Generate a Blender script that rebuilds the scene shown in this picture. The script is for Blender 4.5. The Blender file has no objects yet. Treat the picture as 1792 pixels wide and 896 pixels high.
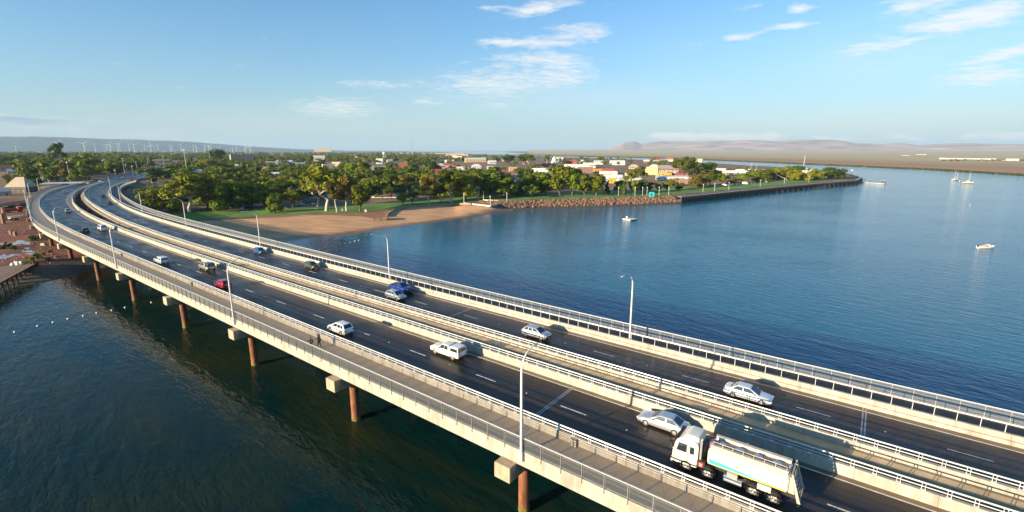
import bpy, bmesh, math, random
import numpy as np
from mathutils import Vector, Matrix
random.seed(7); np.random.seed(7)
S = bpy.context.scene
COL = S.collection
PI = math.pi; R = math.radians

# ------------------------------------------------------------------ camera
CAM_H = 34.7                    # metres above the water
FPX, V0 = 838.0, 263.0          # focal length in photograph pixels, horizon row
PITCH = math.atan((448 - V0) / FPX)
cam_d = bpy.data.cameras.new('camera'); cam = bpy.data.objects.new('camera', cam_d); COL.objects.link(cam)
cam.location = (0, 0, CAM_H); cam.rotation_euler = (PI/2 - PITCH, 0, 0)
cam_d.sensor_width = 36; cam_d.lens = 36*FPX/1792; cam_d.clip_start = .5; cam_d.clip_end = 150000
S.camera = cam

# ------------------------------------------------------------------ sun and sky
AZ = math.atan2(-1126, math.hypot(FPX, 185))          # direction of the straight part of the bridge
D2 = np.array([math.sin(AZ), math.cos(AZ)])           # along the bridge, away from the camera
N2 = np.array([math.cos(AZ), -math.sin(AZ)])          # across the bridge, towards the far side
SUN_EL = R(12.5)
sd = -N2*.957 + D2*.29; sd /= np.hypot(*sd)
SUN_AZ = math.atan2(sd[0], sd[1])                     # clockwise from +Y
sun_d = bpy.data.lights.new('sun', 'SUN'); sun = bpy.data.objects.new('sun', sun_d); COL.objects.link(sun)
sun_d.energy = 5.0; sun_d.angle = R(.53); sun_d.color = (1.0, .80, .54)
to_sun = Vector((sd[0]*math.cos(SUN_EL), sd[1]*math.cos(SUN_EL), math.sin(SUN_EL)))
sun.rotation_euler = to_sun.to_track_quat('Z', 'Y').to_euler()

W = bpy.data.worlds.new('World'); S.world = W; W.use_nodes = True
def build_sky():
    nt = W.node_tree; nt.nodes.clear(); N = nt.nodes.new; L = nt.links.new
    out = N('ShaderNodeOutputWorld'); bg = N('ShaderNodeBackground'); L(bg.outputs[0], out.inputs[0])
    sky = N('ShaderNodeTexSky'); sky.sky_type = 'NISHITA'; sky.sun_disc = False
    sky.sun_elevation = SUN_EL; sky.sun_rotation = SUN_AZ
    sky.air_density = 1.0; sky.dust_density = .6; sky.ozone_density = 2.0; sky.altitude = 30
    bg.inputs[1].default_value = .085
    tc = N('ShaderNodeTexCoord'); sep = N('ShaderNodeSeparateXYZ'); L(tc.outputs['Generated'], sep.inputs[0])
    def M(op, a, b=None, c=None, clamp=False):
        n = N('ShaderNodeMath'); n.operation = op; n.use_clamp = clamp
        for i, v in enumerate((a, b, c)):
            if v is None: continue
            if isinstance(v, (int, float)): n.inputs[i].default_value = v
            else: L(v, n.inputs[i])
        return n.outputs[0]
    X, Y, Z = sep.outputs
    az = M('MULTIPLY', M('ARCTAN2', X, Y), 180/PI)             # degrees right of the view direction
    el = M('MULTIPLY', M('ARCSINE', Z), 180/PI)
    # clouds lie on a plane high above: texture coordinates foreshorten towards the horizon
    zz = M('ADD', M('MAXIMUM', Z, 0.0), .06)
    cmb = N('ShaderNodeCombineXYZ'); L(M('DIVIDE', X, zz), cmb.inputs[0]); L(M('MULTIPLY', M('DIVIDE', Y, zz), 1.25), cmb.inputs[1])
    n1 = N('ShaderNodeTexNoise'); n1.inputs['Scale'].default_value = 5.6; n1.inputs['Detail'].default_value = 9; n1.inputs['Roughness'].default_value = .72
    n1.inputs['Distortion'].default_value = .2
    L(cmb.outputs[0], n1.inputs['Vector'])
    # low bank over the far range, seen side on
    cmb2 = N('ShaderNodeCombineXYZ'); L(M('MULTIPLY', az, .52), cmb2.inputs[0]); L(M('MULTIPLY', el, 1.25), cmb2.inputs[1])
    n2 = N('ShaderNodeTexNoise'); n2.inputs['Scale'].default_value = 1.0; n2.inputs['Detail'].default_value = 7; n2.inputs['Roughness'].default_value = .55
    L(cmb2.outputs[0], n2.inputs['Vector'])
    def px(u, v):                                              # direction of a photograph pixel, degrees
        x, y = (u-896)/FPX, (448-v)/FPX; c, s = math.cos(PITCH), math.sin(PITCH)
        dx, dy, dz = x, c+y*s, -s+y*c
        return math.degrees(math.atan2(dx, dy)), math.degrees(math.atan2(dz, math.hypot(dx, dy)))
    def blob(u, v, wu, wv, amp, tilt=0.):
        a0, e0 = px(u, v); a1, _ = px(u+wu, v); _, e1 = px(u, v-wv)
        ua = M('DIVIDE', M('SUBTRACT', az, a0), max(.2, a1-a0)); ue = M('DIVIDE', M('SUBTRACT', M('SUBTRACT', el, M('MULTIPLY', M('SUBTRACT', az, a0), tilt)), e0), max(.1, e1-e0))
        r = M('ADD', M('MULTIPLY', ua, ua), M('MULTIPLY', ue, ue))
        return M('MULTIPLY', M('EXPONENT', M('MULTIPLY', r, -1.)), amp)
    def total(bs):
        t = bs[0]
        for b in bs[1:]: t = M('ADD', t, b)
        return t
    high = total([blob(*b) for b in [(950,12,75,16,.85,.15),(1015,56,70,22,.75),(865,72,40,9,.6),(930,76,60,10,.7),(940,102,90,12,.6),(850,13,30,6,.5),
        (860,148,120,36,.72),(1000,130,70,30,.55),(590,190,110,26,.68),(640,147,90,9,.5),(745,178,30,8,.45),(870,186,25,8,.4),
        (1300,64,45,8,.85),(1393,44,55,7,.95),(1395,16,35,12,.7),(1315,12,40,6,.45),(1225,76,35,9,.4),
        (1520,86,100,15,.75,.08),(1600,8,90,20,.8),(1640,40,120,18,.6,.1),(1735,30,100,28,.66,.1),(1760,92,100,14,.8,.15),(1720,135,130,24,.8),
        (60,213,130,16,.6),(270,236,90,12,.5)]])
    cov = M('SUBTRACT', M('ADD', M('MULTIPLY', n1.outputs[0], 1.0), M('MULTIPLY', high, .56)), .685)
    c1 = M('MULTIPLY', cov, 3.0, clamp=True)
    bank = total([blob(*b) for b in [(1215,236,85,11,1.),(1330,238,90,9,.9),(1160,236,40,6,.6),(1480,243,120,8,.75),(1650,238,160,12,.7),(1780,240,90,14,.65)]])
    c2 = M('MULTIPLY', M('SUBTRACT', M('ADD', M('MULTIPLY', n2.outputs[0], 1.5), M('MULTIPLY', bank, .58)), 1.08), 3.6, clamp=True)
    veil = total([blob(*b) for b in [(930,175,260,34,.34),(1760,60,420,150,.30),(1500,110,150,40,.2),(560,215,260,26,.25),(1500,215,520,40,.42),(1250,120,330,110,.16)]])
    c3 = M('MULTIPLY', M('MULTIPLY', veil, M('ADD', M('MULTIPLY', n1.outputs[0], 1.2), -.05)), 1., clamp=True)
    dark = total([blob(*b) for b in [(95,211,85,5,.9),(10,207,45,6,.9),(60,217,50,4,.8),(60,228,120,7,.6),(230,226,120,5,.5)]])
    c4 = M('MULTIPLY', M('SUBTRACT', M('ADD', n2.outputs[0], M('MULTIPLY', dark, .5)), .66), 3.2, clamp=True)
    cl = M('MAXIMUM', M('MULTIPLY', c1, .8), M('MAXIMUM', M('MULTIPLY', c2, .8), M('MAXIMUM', M('MULTIPLY', c4, .8), c3)))
    cl = M('MULTIPLY', cl, M('GREATER_THAN', el, -.2))
    # cloud colour: lit by the low sun, greyer in their thick parts
    cr = N('ShaderNodeMix'); cr.data_type = 'RGBA'
    cr.inputs[6].default_value = (4.9, 4.7, 4.5, 1); cr.inputs[7].default_value = (1.6, 2.2, 2.8, 1)
    L(M('MULTIPLY', dark, M('MULTIPLY', n1.outputs[0], 1.9), clamp=True), cr.inputs[0])
    # sky colour balance of the photograph (one tint for the whole dome)
    tint = N('ShaderNodeMix'); tint.data_type = 'RGBA'; tint.blend_type = 'MULTIPLY'; tint.inputs[0].default_value = 1
    tint.inputs[7].default_value = SKY_TINT; L(sky.outputs[0], tint.inputs[6])
    # pale haze layer towards the horizon, the same all round
    hz = N('ShaderNodeMix'); hz.data_type = 'RGBA'; L(M('MULTIPLY', M('EXPONENT', M('MULTIPLY', M('MAXIMUM', el, 0.), -.135)), .9), hz.inputs[0]); L(tint.outputs[2], hz.inputs[6]); hz.inputs[7].default_value = (2.7, 3.05, 3.2, 1)
    mx = N('ShaderNodeMix'); mx.data_type = 'RGBA'; L(cl, mx.inputs[0]); L(hz.outputs[2], mx.inputs[6]); L(cr.outputs[2], mx.inputs[7])
    L(mx.outputs[2], bg.inputs[0])
SKY_TINT = (.40, .80, 1.06, 1)
build_sky()
S.view_settings.view_transform = 'Standard'; S.view_settings.look = 'None'
S.view_settings.exposure = 1.35; S.view_settings.gamma = 1; S.view_settings.use_curve_mapping = False
S.cycles.use_denoising = True
S.cycles.max_bounces = 6; S.cycles.diffuse_bounces = 2; S.cycles.glossy_bounces = 3; S.cycles.transparent_max_bounces = 8
S.cycles.volume_bounces = 0; S.cycles.caustics_reflective = False; S.cycles.caustics_refractive = False

# ------------------------------------------------------------------ finding places: photograph pixel -> point on a level
def ray(u, v):
    x, y = (u-896)/FPX, (448-v)/FPX; c, s = math.cos(PITCH), math.sin(PITCH)
    return np.array([x, c+y*s, -s+y*c])
def at(u, v, z=0.0):
    r = ray(u, v); t = (CAM_H - z)/max(1e-5, -r[2]); return np.array([r[0]*t, r[1]*t])
def BL(a, lat):                                        # bridge coordinates -> ground plan
    return D2*a + N2*lat

# ------------------------------------------------------------------ materials
def newmat(name):
    m = bpy.data.materials.new(name); m.use_nodes = True
    return m, m.node_tree, m.node_tree.nodes['Principled BSDF']
def mat(name, col, rough=.7, metal=0., var=.15, scale=1.5, bump=0., bscale=None, spec=.5, coat=0., rvar=0., stretch=None, obj_var=0., detail=4):
    m, nt, b = newmat(name); N = nt.nodes.new; L = nt.links.new
    b.inputs['Roughness'].default_value = rough; b.inputs['Metallic'].default_value = metal
    b.inputs['Specular IOR Level'].default_value = spec; b.inputs['Coat Weight'].default_value = coat; b.inputs['Coat Roughness'].default_value = .05
    col = tuple(col[:3])
    if var <= 0 and bump <= 0 and obj_var <= 0:
        b.inputs['Base Color'].default_value = col+(1,); return m
    tc = N('ShaderNodeTexCoord'); v = tc.outputs['Object']
    if stretch:
        mp = N('ShaderNodeMapping'); mp.inputs['Scale'].default_value = stretch; L(v, mp.inputs[0]); v = mp.outputs[0]
    n = N('ShaderNodeTexNoise'); n.inputs['Scale'].default_value = scale; n.inputs['Detail'].default_value = detail; L(v, n.inputs['Vector'])
    rp = N('ShaderNodeValToRGB'); L(n.outputs[0], rp.inputs[0])
    e = rp.color_ramp.elements; e[0].position = .3; e[1].position = .72
    e[0].color = tuple(c*(1-var) for c in col)+(1,); e[1].color = tuple(min(1, c*(1+var)) for c in col)+(1,)
    last = rp.outputs[0]
    if obj_var > 0:
        oi = N('ShaderNodeObjectInfo'); hs = N('ShaderNodeHueSaturation'); L(last, hs.inputs['Color'])
        mr = N('ShaderNodeMapRange'); L(oi.outputs['Random'], mr.inputs[0]); mr.inputs[3].default_value = 1-obj_var; mr.inputs[4].default_value = 1+obj_var
        L(mr.outputs[0], hs.inputs['Value']); last = hs.outputs[0]
    L(last, b.inputs['Base Color'])
    if rvar > 0:
        mr = N('ShaderNodeMapRange'); L(n.outputs[0], mr.inputs[0]); mr.inputs[1].default_value = .3; mr.inputs[2].default_value = .7
        mr.inputs[3].default_value = max(.02, rough-rvar); mr.inputs[4].default_value = min(1, rough+rvar); L(mr.outputs[0], b.inputs['Roughness'])
    if bump > 0:
        n2 = N('ShaderNodeTexNoise'); n2.inputs['Scale'].default_value = bscale or scale*6; n2.inputs['Detail'].default_value = 3; L(v, n2.inputs['Vector'])
        bp = N('ShaderNodeBump'); bp.inputs['Strength'].default_value = bump; bp.inputs['Distance'].default_value = .05
        L(n2.outputs[0], bp.inputs['Height']); L(bp.outputs[0], b.inputs['Normal'])
    return m
def concrete(name, col, rough=.75, **k):
    m = mat(name, col, rough, **k); nt = m.node_tree; N = nt.nodes.new; L = nt.links.new; b = nt.nodes['Principled BSDF']
    src = b.inputs['Base Color'].links[0].from_socket
    tc = N('ShaderNodeTexCoord'); mp = N('ShaderNodeMapping'); mp.inputs['Scale'].default_value = (1.6,1.6,.22); L(tc.outputs['Object'], mp.inputs[0])
    n = N('ShaderNodeTexNoise'); n.inputs['Scale'].default_value = 1.; n.inputs['Detail'].default_value = 7; n.inputs['Roughness'].default_value = .7; L(mp.outputs[0], n.inputs['Vector'])
    r = N('ShaderNodeValToRGB'); L(n.outputs[0], r.inputs[0]); e = r.color_ramp.elements; e[0].position = .34; e[0].color = (.50,.44,.36,1); e[1].position = .56; e[1].color = (1,1,1,1)
    x = N('ShaderNodeMix'); x.data_type = 'RGBA'; x.blend_type = 'MULTIPLY'; x.inputs[0].default_value = .55; L(src, x.inputs[6]); L(r.outputs[0], x.inputs[7]); L(x.outputs[2], b.inputs['Base Color'])
    return m
MATS = {}
def cmat(name, col, **k):
    if name not in MATS: MATS[name] = mat(name, col, **k)
    return MATS[name]

# ------------------------------------------------------------------ mesh helpers
class MB:
    """collects shapes; build() links them as one mesh object"""
    def __init__(s): s.v = []; s.f = []; s.m = []; s.mi = 0
    def add(s, vs, fs):
        o = len(s.v); s.v += [tuple(map(float, p)) for p in vs]
        for f in fs: s.f.append(tuple(i+o for i in f)); s.m.append(s.mi)
        return s
    def box(s, cx, cy, cz, sx, sy, sz, rz=0., taper=1.):
        x, y, z = sx/2, sy/2, sz/2; t = taper
        p = [(-x,-y,-z),(x,-y,-z),(x,y,-z),(-x,y,-z),(-x*t,-y*t,z),(x*t,-y*t,z),(x*t,y*t,z),(-x*t,y*t,z)]
        c, q = math.cos(rz), math.sin(rz)
        p = [(cx+a*c-b*q, cy+a*q+b*c, cz+d) for a, b, d in p]
        return s.add(p, [(3,2,1,0),(4,5,6,7),(0,1,5,4),(1,2,6,5),(2,3,7,6),(3,0,4,7)])
    def bx(s, x0, x1, y0, y1, z0, z1): return s.box((x0+x1)/2,(y0+y1)/2,(z0+z1)/2,x1-x0,y1-y0,z1-z0)
    def tube(s, pts, rad, n=8, caps=True):
        pts = [Vector(p) for p in pts]; k = len(pts)
        rad = [rad]*k if isinstance(rad, (int, float)) else rad
        vs = []; fs = []
        for i, p in enumerate(pts):
            t = (pts[min(i+1, k-1)]-pts[max(i-1, 0)]).normalized()
            a = Vector((0,0,1)) if abs(t.z) < .9 else Vector((1,0,0))
            e1 = t.cross(a).normalized(); e2 = t.cross(e1)
            for j in range(n):
                th = 2*PI*j/n; vs.append(p+rad[i]*(e1*math.cos(th)+e2*math.sin(th)))
        for i in range(k-1):
            for j in range(n): fs.append((i*n+j, i*n+(j+1)%n, (i+1)*n+(j+1)%n, (i+1)*n+j))
        if caps: fs.append(tuple(range(n-1,-1,-1))); fs.append(tuple((k-1)*n+j for j in range(n)))
        return s.add(vs, fs)
    def lathe(s, prof, n=12, c=(0,0,0)):          # profile (radius, z)
        vs = []; fs = []
        for r, z in prof:
            for j in range(n): th = 2*PI*j/n; vs.append((c[0]+r*math.cos(th), c[1]+r*math.sin(th), c[2]+z))
        for i in range(len(prof)-1):
            for j in range(n): fs.append((i*n+j, i*n+(j+1)%n, (i+1)*n+(j+1)%n, (i+1)*n+j))
        fs.append(tuple(range(n-1,-1,-1))); fs.append(tuple((len(prof)-1)*n+j for j in range(n)))
        return s.add(vs, fs)
    def prism(s, poly, y0, y1, axis='y'):         # polygon in x,z extruded along y
        n = len(poly)
        vs = [(x, y0, z) for x, z in poly]+[(x, y1, z) for x, z in poly]
        fs = [tuple(range(n)), tuple(range(2*n-1, n-1, -1))]+[(i, i+n, (i+1)%n+n, (i+1)%n) for i in range(n)]
        return s.add(vs, fs)
    def mesh(s, name, mats=(), smooth=False):
        me = bpy.data.meshes.new(name); me.from_pydata(s.v, [], s.f)
        for m in (mats if isinstance(mats, (list, tuple)) else [mats]): me.materials.append(m)
        if any(s.m): me.polygons.foreach_set('material_index', s.m)
        bm = bmesh.new(); bm.from_mesh(me); bmesh.ops.recalc_face_normals(bm, faces=bm.faces); bm.to_mesh(me); bm.free()
        if smooth: smooth_by_angle(me, 40 if smooth is True else smooth)
        return me
    def build(s, name, mats, parent=None, loc=None, smooth=False):
        return link(name, s.mesh(name, mats, smooth), parent, loc)
def smooth_by_angle(me, deg):
    me.polygons.foreach_set('use_smooth', [True]*len(me.polygons))
    bm = bmesh.new(); bm.from_mesh(me); c = R(deg)
    for e in bm.edges:
        e.smooth = not (len(e.link_faces) == 2 and e.calc_face_angle(0) > c)
    bm.to_mesh(me); bm.free()
def link(name, data, parent=None, loc=None, rz=None):
    o = bpy.data.objects.new(name, data); COL.objects.link(o)
    if parent is not None: o.parent = parent
    if loc is not None: o.location = loc
    if rz is not None: o.rotation_euler = (0,0,rz)
    return o
def tag(o, label, cat, group=None):
    o['label'] = label; o['category'] = cat
    if group: o['group'] = group
    return o
def thing(name, label, cat, loc=(0,0,0), rz=0., group=None):
    return tag(link(name, None, None, loc, rz), label, cat, group)
def struct(o, kind='structure'): o['kind'] = kind; return o
KIDS = {}
def kids(o): return [c for c in COL.objects if c.parent == o]
def copy_tree(spec, loc, rz=0., sc=1., label=None, cat=None, group=None, name=None):
    """spec = (root name, [(part name, data, matrix, [(sub name, data, matrix)])]) ; every copy is its own object"""
    r = link(name or spec[0], None, None, loc, rz); r.scale = (sc,)*3 if isinstance(sc, (int, float)) else sc
    tag(r, label, cat, group)
    for pn, pd, pm, subs in spec[1]:
        p = link(pn, pd, r)
        if pm is not None: p.matrix_local = pm
        for sn, sdat, sm in subs:
            q = link(sn, sdat, p)
            if sm is not None: q.matrix_local = sm
    return r
# ------------------------------------------------------------------ shoreline and terrain heights
FRONT = [(-500,540),(-150,520),(0,503),(60,497),(105,489),(140,479),(165,471),(200,466),(300,456),(420,440),(505,421),(558,413),(607,411),(648,404.6),
  (700,396.6),(760,389),(823,380),(860,374.5),(896,369),(950,365.5),(1000,363.5),(1100,360),(1195,356),(1205,354),(1344,338),(1505,322),(1509,317)]
BACK = [(1500,312),(1475,306),(1440,302),(1400,298),(1300,291.5),(1200,285),(1100,280),(1000,276.5),(930,273),(870,271),(830,270),(800,268),(780,266.5),(700,265.2)]
SHORE = [tuple(at(u, v)) for u, v in FRONT+BACK]
SHORE += [(-6000, 40000), (-60000, 40000), (-60000, 60)]
SHORE_A = np.array(SHORE)
def poly_sd(P, poly):
    """signed distance of points (n,2) to a closed polygon, positive inside"""
    P = np.asarray(P, float); A = np.asarray(poly); B = np.roll(A, -1, 0)
    best = np.full(len(P), 1e12); ins = np.zeros(len(P), bool)
    for a, b in zip(A, B):
        ab = b-a; t = np.clip(((P-a)@ab)/max(1e-9, ab@ab), 0, 1)
        q = P-(a+t[:, None]*ab); best = np.minimum(best, (q*q).sum(1))
        c = (a[1] > P[:, 1]) != (b[1] > P[:, 1])
        with np.errstate(divide='ignore', invalid='ignore'):
            xi = (b[0]-a[0])*(P[:, 1]-a[1])/(b[1]-a[1]+1e-12)+a[0]
        ins ^= c & (P[:, 0] < xi)
    return np.where(ins, 1, -1)*np.sqrt(best)
def line_d(P, pl):
    P = np.asarray(P, float); pl = np.asarray(pl); best = np.full(len(P), 1e12)
    for a, b in zip(pl[:-1], pl[1:]):
        ab = b-a; t = np.clip(((P-a)@ab)/max(1e-9, ab@ab), 0, 1)
        q = P-(a+t[:, None]*ab); best = np.minimum(best, (q*q).sum(1))
    return np.sqrt(best)
def fbm(P, scale, octv=4, seed=0):
    """cheap value noise, 0..1"""
    P = np.asarray(P, float)/scale; out = np.zeros(len(P)); amp = .5; tot = 0
    for o in range(octv):
        i = np.floor(P).astype(np.int64); f = P-i; f = f*f*(3-2*f)
        def h(ix, iy):
            n = (ix*374761393+iy*668265263+(seed+o)*974634777) & 0x7fffffff
            n = ((n ^ (n >> 13))*1274126177) & 0x7fffffff
            return ((n ^ (n >> 16)) & 0xffff)/65535.
        v = (h(i[:,0], i[:,1])*(1-f[:,0])+h(i[:,0]+1, i[:,1])*f[:,0])*(1-f[:,1])+(h(i[:,0], i[:,1]+1)*(1-f[:,0])+h(i[:,0]+1, i[:,1]+1)*f[:,0])*f[:,1]
        out += amp*v; tot += amp; amp *= .5; P = P*2.03+17
    return out/tot
ROAD_Z = 8.2
APPROACH_L = [(138,321),(180,314.5),(233,302.5),(257,294.5),(285,288.5),(306,285)]
APPROACH_R = [(221,319.5),(236,316.5),(270,309.5),(296,298.5),(312,291),(330,285.6)]
APPR = np.array([(at(*l, ROAD_Z)+at(*r, ROAD_Z))/2 for l, r in zip(APPROACH_L, APPROACH_R)])
def heights(P):
    P = np.asarray(P, float); e = poly_sd(P, SHORE_A)
    r = P[:, 0]/np.maximum(P[:, 1], 30)
    k = np.interp(r, [-1.15,-.95,-.62,-.12,-.04,.36,.375,2], [3,3,1,1,4,4,60,60])
    z = np.interp(e*k, [-60,0,10,30,45], [-4,0,.6,1.8,2.4])*np.interp(r, [-.12,-.02,2], [1,1.5,1.6])+np.interp(e, [0,60,120,300,900,9000], [0,.15,.6,2.2,6.5,20])
    z += np.where(e > 60, (fbm(P, 140, 3, 5)-.5)*np.interp(e, [60,300], [0,2.5]), 0)
    w = np.clip(1-(line_d(P, APPR)-24)/26, 0, 1); w = w*w*(3-2*w)
    ww = w*np.clip((P@D2-468)/40, 0, 1)
    z = z*(1-ww)+(ROAD_Z-.25)*ww
    return z
def T(x, y): return float(heights([(x, y)])[0])
def atg(u, v):
    z = 3.
    for _ in range(6):
        p = at(u, v, z); z = .5*z+.5*T(*p)
    return p[0], p[1], T(*p)

def build_ground():
    def axis(a, b, fine, lo, hi, g=1.14):
        xs = list(fine); s = fine[1]-fine[0]
        q = xs[-1]; st = fine[-1]-fine[-2]
        while q < hi: st *= g; q += st; xs.append(q)
        q = xs[0]; st = s; left = []
        while q > lo: st *= g; q -= st; left.append(q)
        return np.array(left[::-1]+xs)
    xs = axis(0, 0, np.concatenate([np.arange(-620, -230, 5), np.arange(-230, 100, 2.), np.arange(100, 460, 4)]), -45000, 45000)
    ys = axis(0, 0, np.concatenate([np.arange(70, 130, 4), np.arange(130, 330, 2.), np.arange(330, 900, 6)]), 40, 38000)
    X, Y = np.meshgrid(xs, ys); P = np.c_[X.ravel(), Y.ravel()]
    Z = heights(P); nx, ny = len(xs), len(ys)
    me = bpy.data.meshes.new('ground')
    idx = np.arange(nx*ny).reshape(ny, nx)
    q = np.stack([idx[:-1,:-1], idx[:-1,1:], idx[1:,1:], idx[1:,:-1]], -1).reshape(-1, 4)
    q = q[Z[q].max(1) > -2.5]
    me.vertices.add(len(P)); me.vertices.foreach_set('co', np.c_[P, Z].astype(np.float32).ravel())
    me.loops.add(q.size); me.loops.foreach_set('vertex_index', q.astype(np.int32).ravel())
    me.polygons.add(len(q)); me.polygons.foreach_set('loop_start', np.arange(0, q.size, 4, dtype=np.int32))
    me.update(calc_edges=True); me.validate()
    me.polygons.foreach_set('use_smooth', [True]*len(me.polygons))
    yard = np.array([at(u, v, 2.6) for u, v in [(-300,420),(-20,500),(70,480),(110,470),(190,452),(150,405),(60,350),(-20,352),(-300,365)]])
    att = me.attributes.new('yard', 'FLOAT', 'POINT'); att.data.foreach_set('value', np.clip(poly_sd(P, yard), -60, 60).astype(np.float32))
    att = me.attributes.new('shore', 'FLOAT', 'POINT'); att.data.foreach_set('value', np.clip(poly_sd(P, SHORE_A), -60, 3000).astype(np.float32))
    m, nt, b = newmat('ground_dirt'); N = nt.nodes.new; L = nt.links.new
    def noise(sc, det=5):
        n = N('ShaderNodeTexNoise'); n.inputs['Scale'].default_value = sc; n.inputs['Detail'].default_value = det; L(tc.outputs['Object'], n.inputs['Vector']); return n.outputs[0]
    def ramp(v, st):
        r = N('ShaderNodeValToRGB'); L(v, r.inputs[0]); e = r.color_ramp.elements
        while len(e) < len(st): e.new(.5)
        for el, (p, c) in zip(e, st): el.position = p; el.color = c+(1,)
        return r.outputs[0]
    def mix(f, a, c):
        x = N('ShaderNodeMix'); x.data_type = 'RGBA'; L(f, x.inputs[0]); L(a, x.inputs[6]); L(c, x.inputs[7]); return x.outputs[2]
    def attr(nm, lo, hi, nz=None, amp=0):
        a = N('ShaderNodeAttribute'); a.attribute_name = nm; v = a.outputs['Fac']
        if nz is not None:
            mm = N('ShaderNodeMath'); mm.operation = 'MULTIPLY_ADD'; L(nz, mm.inputs[0]); mm.inputs[1].default_value = amp; mm.inputs[2].default_value = -amp/2
            ad = N('ShaderNodeMath'); L(mm.outputs[0], ad.inputs[0]); L(v, ad.inputs[1]); v = ad.outputs[0]
        r = N('ShaderNodeMapRange'); L(v, r.inputs[0]); r.inputs[1].default_value = lo; r.inputs[2].default_value = hi; return r.outputs[0]
    tc = N('ShaderNodeTexCoord')
    n1, n2, n3 = noise(.012, 6), noise(.09, 6), noise(.9, 4)
    town = ramp(n2, [(.3,(.050,.055,.022)),(.45,(.15,.105,.055)),(.6,(.28,.14,.075)),(.78,(.36,.24,.15))])
    far = ramp(n1, [(.35,(.10,.095,.05)),(.5,(.19,.13,.08)),(.65,(.26,.20,.13))])
    redd = ramp(n2, [(.30,(.055,.028,.016)),(.45,(.15,.048,.022)),(.6,(.23,.068,.030)),(.80,(.30,.14,.08))])
    mud = ramp(n3, [(.3,(.045,.038,.027)),(.7,(.10,.08,.055))])
    c = mix(attr('shore', 500, 1600, n1, 500), town, far)
    c = mix(attr('yard', -1, 1.5, n3, 3), c, redd)
    c = mix(attr('shore', 13, 8, n3, 6), c, mud)
    L(c, b.inputs['Base Color']); b.inputs['Roughness'].default_value = .9
    bp = N('ShaderNodeBump'); bp.inputs['Strength'].default_value = .6; bp.inputs['Distance'].default_value = .25; L(n3, bp.inputs['Height']); L(bp.outputs[0], b.inputs['Normal'])
    me.materials.append(m)
    struct(link('ground', me))
build_ground()

def resample(pl, n):
    pl = np.asarray(pl, float); s = np.r_[0, np.cumsum(np.hypot(*np.diff(pl, axis=0).T))]
    t = np.linspace(0, s[-1], n); return np.c_[np.interp(t, s, pl[:, 0]), np.interp(t, s, pl[:, 1])]
def loft_ground(name, A, B, n, k, m, dz, pair=False):
    """sheet between two plan polylines, lying on the terrain"""
    if not pair: A, B = resample(A, n), resample(B, n)
    else:
        A, B = np.asarray(A), np.asarray(B); i0 = np.linspace(0, len(A)-1, n); ii = np.arange(len(A))
        A = np.c_[np.interp(i0, ii, A[:,0]), np.interp(i0, ii, A[:,1])]; B = np.c_[np.interp(i0, ii, B[:,0]), np.interp(i0, ii, B[:,1])]
    t = np.linspace(0, 1, k)[None, :, None]
    P = (A[:, None]*(1-t)+B[:, None]*t).reshape(-1, 2); Z = heights(P)+dz
    idx = np.arange(n*k).reshape(n, k)
    q = np.stack([idx[:-1,:-1], idx[1:,:-1], idx[1:,1:], idx[:-1,1:]], -1).reshape(-1, 4)
    me = bpy.data.meshes.new(name); me.from_pydata(np.c_[P, Z].tolist(), [], q.tolist())
    bm = bmesh.new(); bm.from_mesh(me); bmesh.ops.recalc_face_normals(bm, faces=bm.faces)
    if sum(f.normal.z for f in bm.faces) < 0: bmesh.ops.reverse_faces(bm, faces=bm.faces)
    bm.to_mesh(me); bm.free(); me.polygons.foreach_set('use_smooth', [True]*len(me.polygons))
    a_ = me.attributes.new('shore', 'FLOAT', 'POINT'); a_.data.foreach_set('value', np.clip(poly_sd(P, SHORE_A), -50, 200).astype(np.float32))
    me.materials.append(m); return struct(link(name, me))
def wet_edge(m, wet, lo, hi):
    nt = m.node_tree; N = nt.nodes.new; L = nt.links.new; b = nt.nodes['Principled BSDF']; src = b.inputs['Base Color'].links[0].from_socket
    a = N('ShaderNodeAttribute'); a.attribute_name = 'shore'; tc = N('ShaderNodeTexCoord'); n = N('ShaderNodeTexNoise'); n.inputs['Scale'].default_value = .12; n.inputs['Detail'].default_value = 6; L(tc.outputs['Object'], n.inputs['Vector'])
    q = N('ShaderNodeMath'); q.operation = 'MULTIPLY_ADD'; L(n.outputs[0], q.inputs[0]); q.inputs[1].default_value = -9; L(a.outputs['Fac'], q.inputs[2])
    r = N('ShaderNodeMapRange'); L(q.outputs[0], r.inputs[0]); r.inputs[1].default_value = lo-4.5; r.inputs[2].default_value = hi-4.5
    x = N('ShaderNodeMix'); x.data_type = 'RGBA'; L(r.outputs[0], x.inputs[0]); x.inputs[6].default_value = wet+(1,); L(src, x.inputs[7]); L(x.outputs[2], b.inputs['Base Color'])
    r2 = N('ShaderNodeMapRange'); L(r.outputs[0], r2.inputs[0]); r2.inputs[3].default_value = .35; r2.inputs[4].default_value = .95; L(r2.outputs[0], b.inputs['Roughness']); return m
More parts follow.
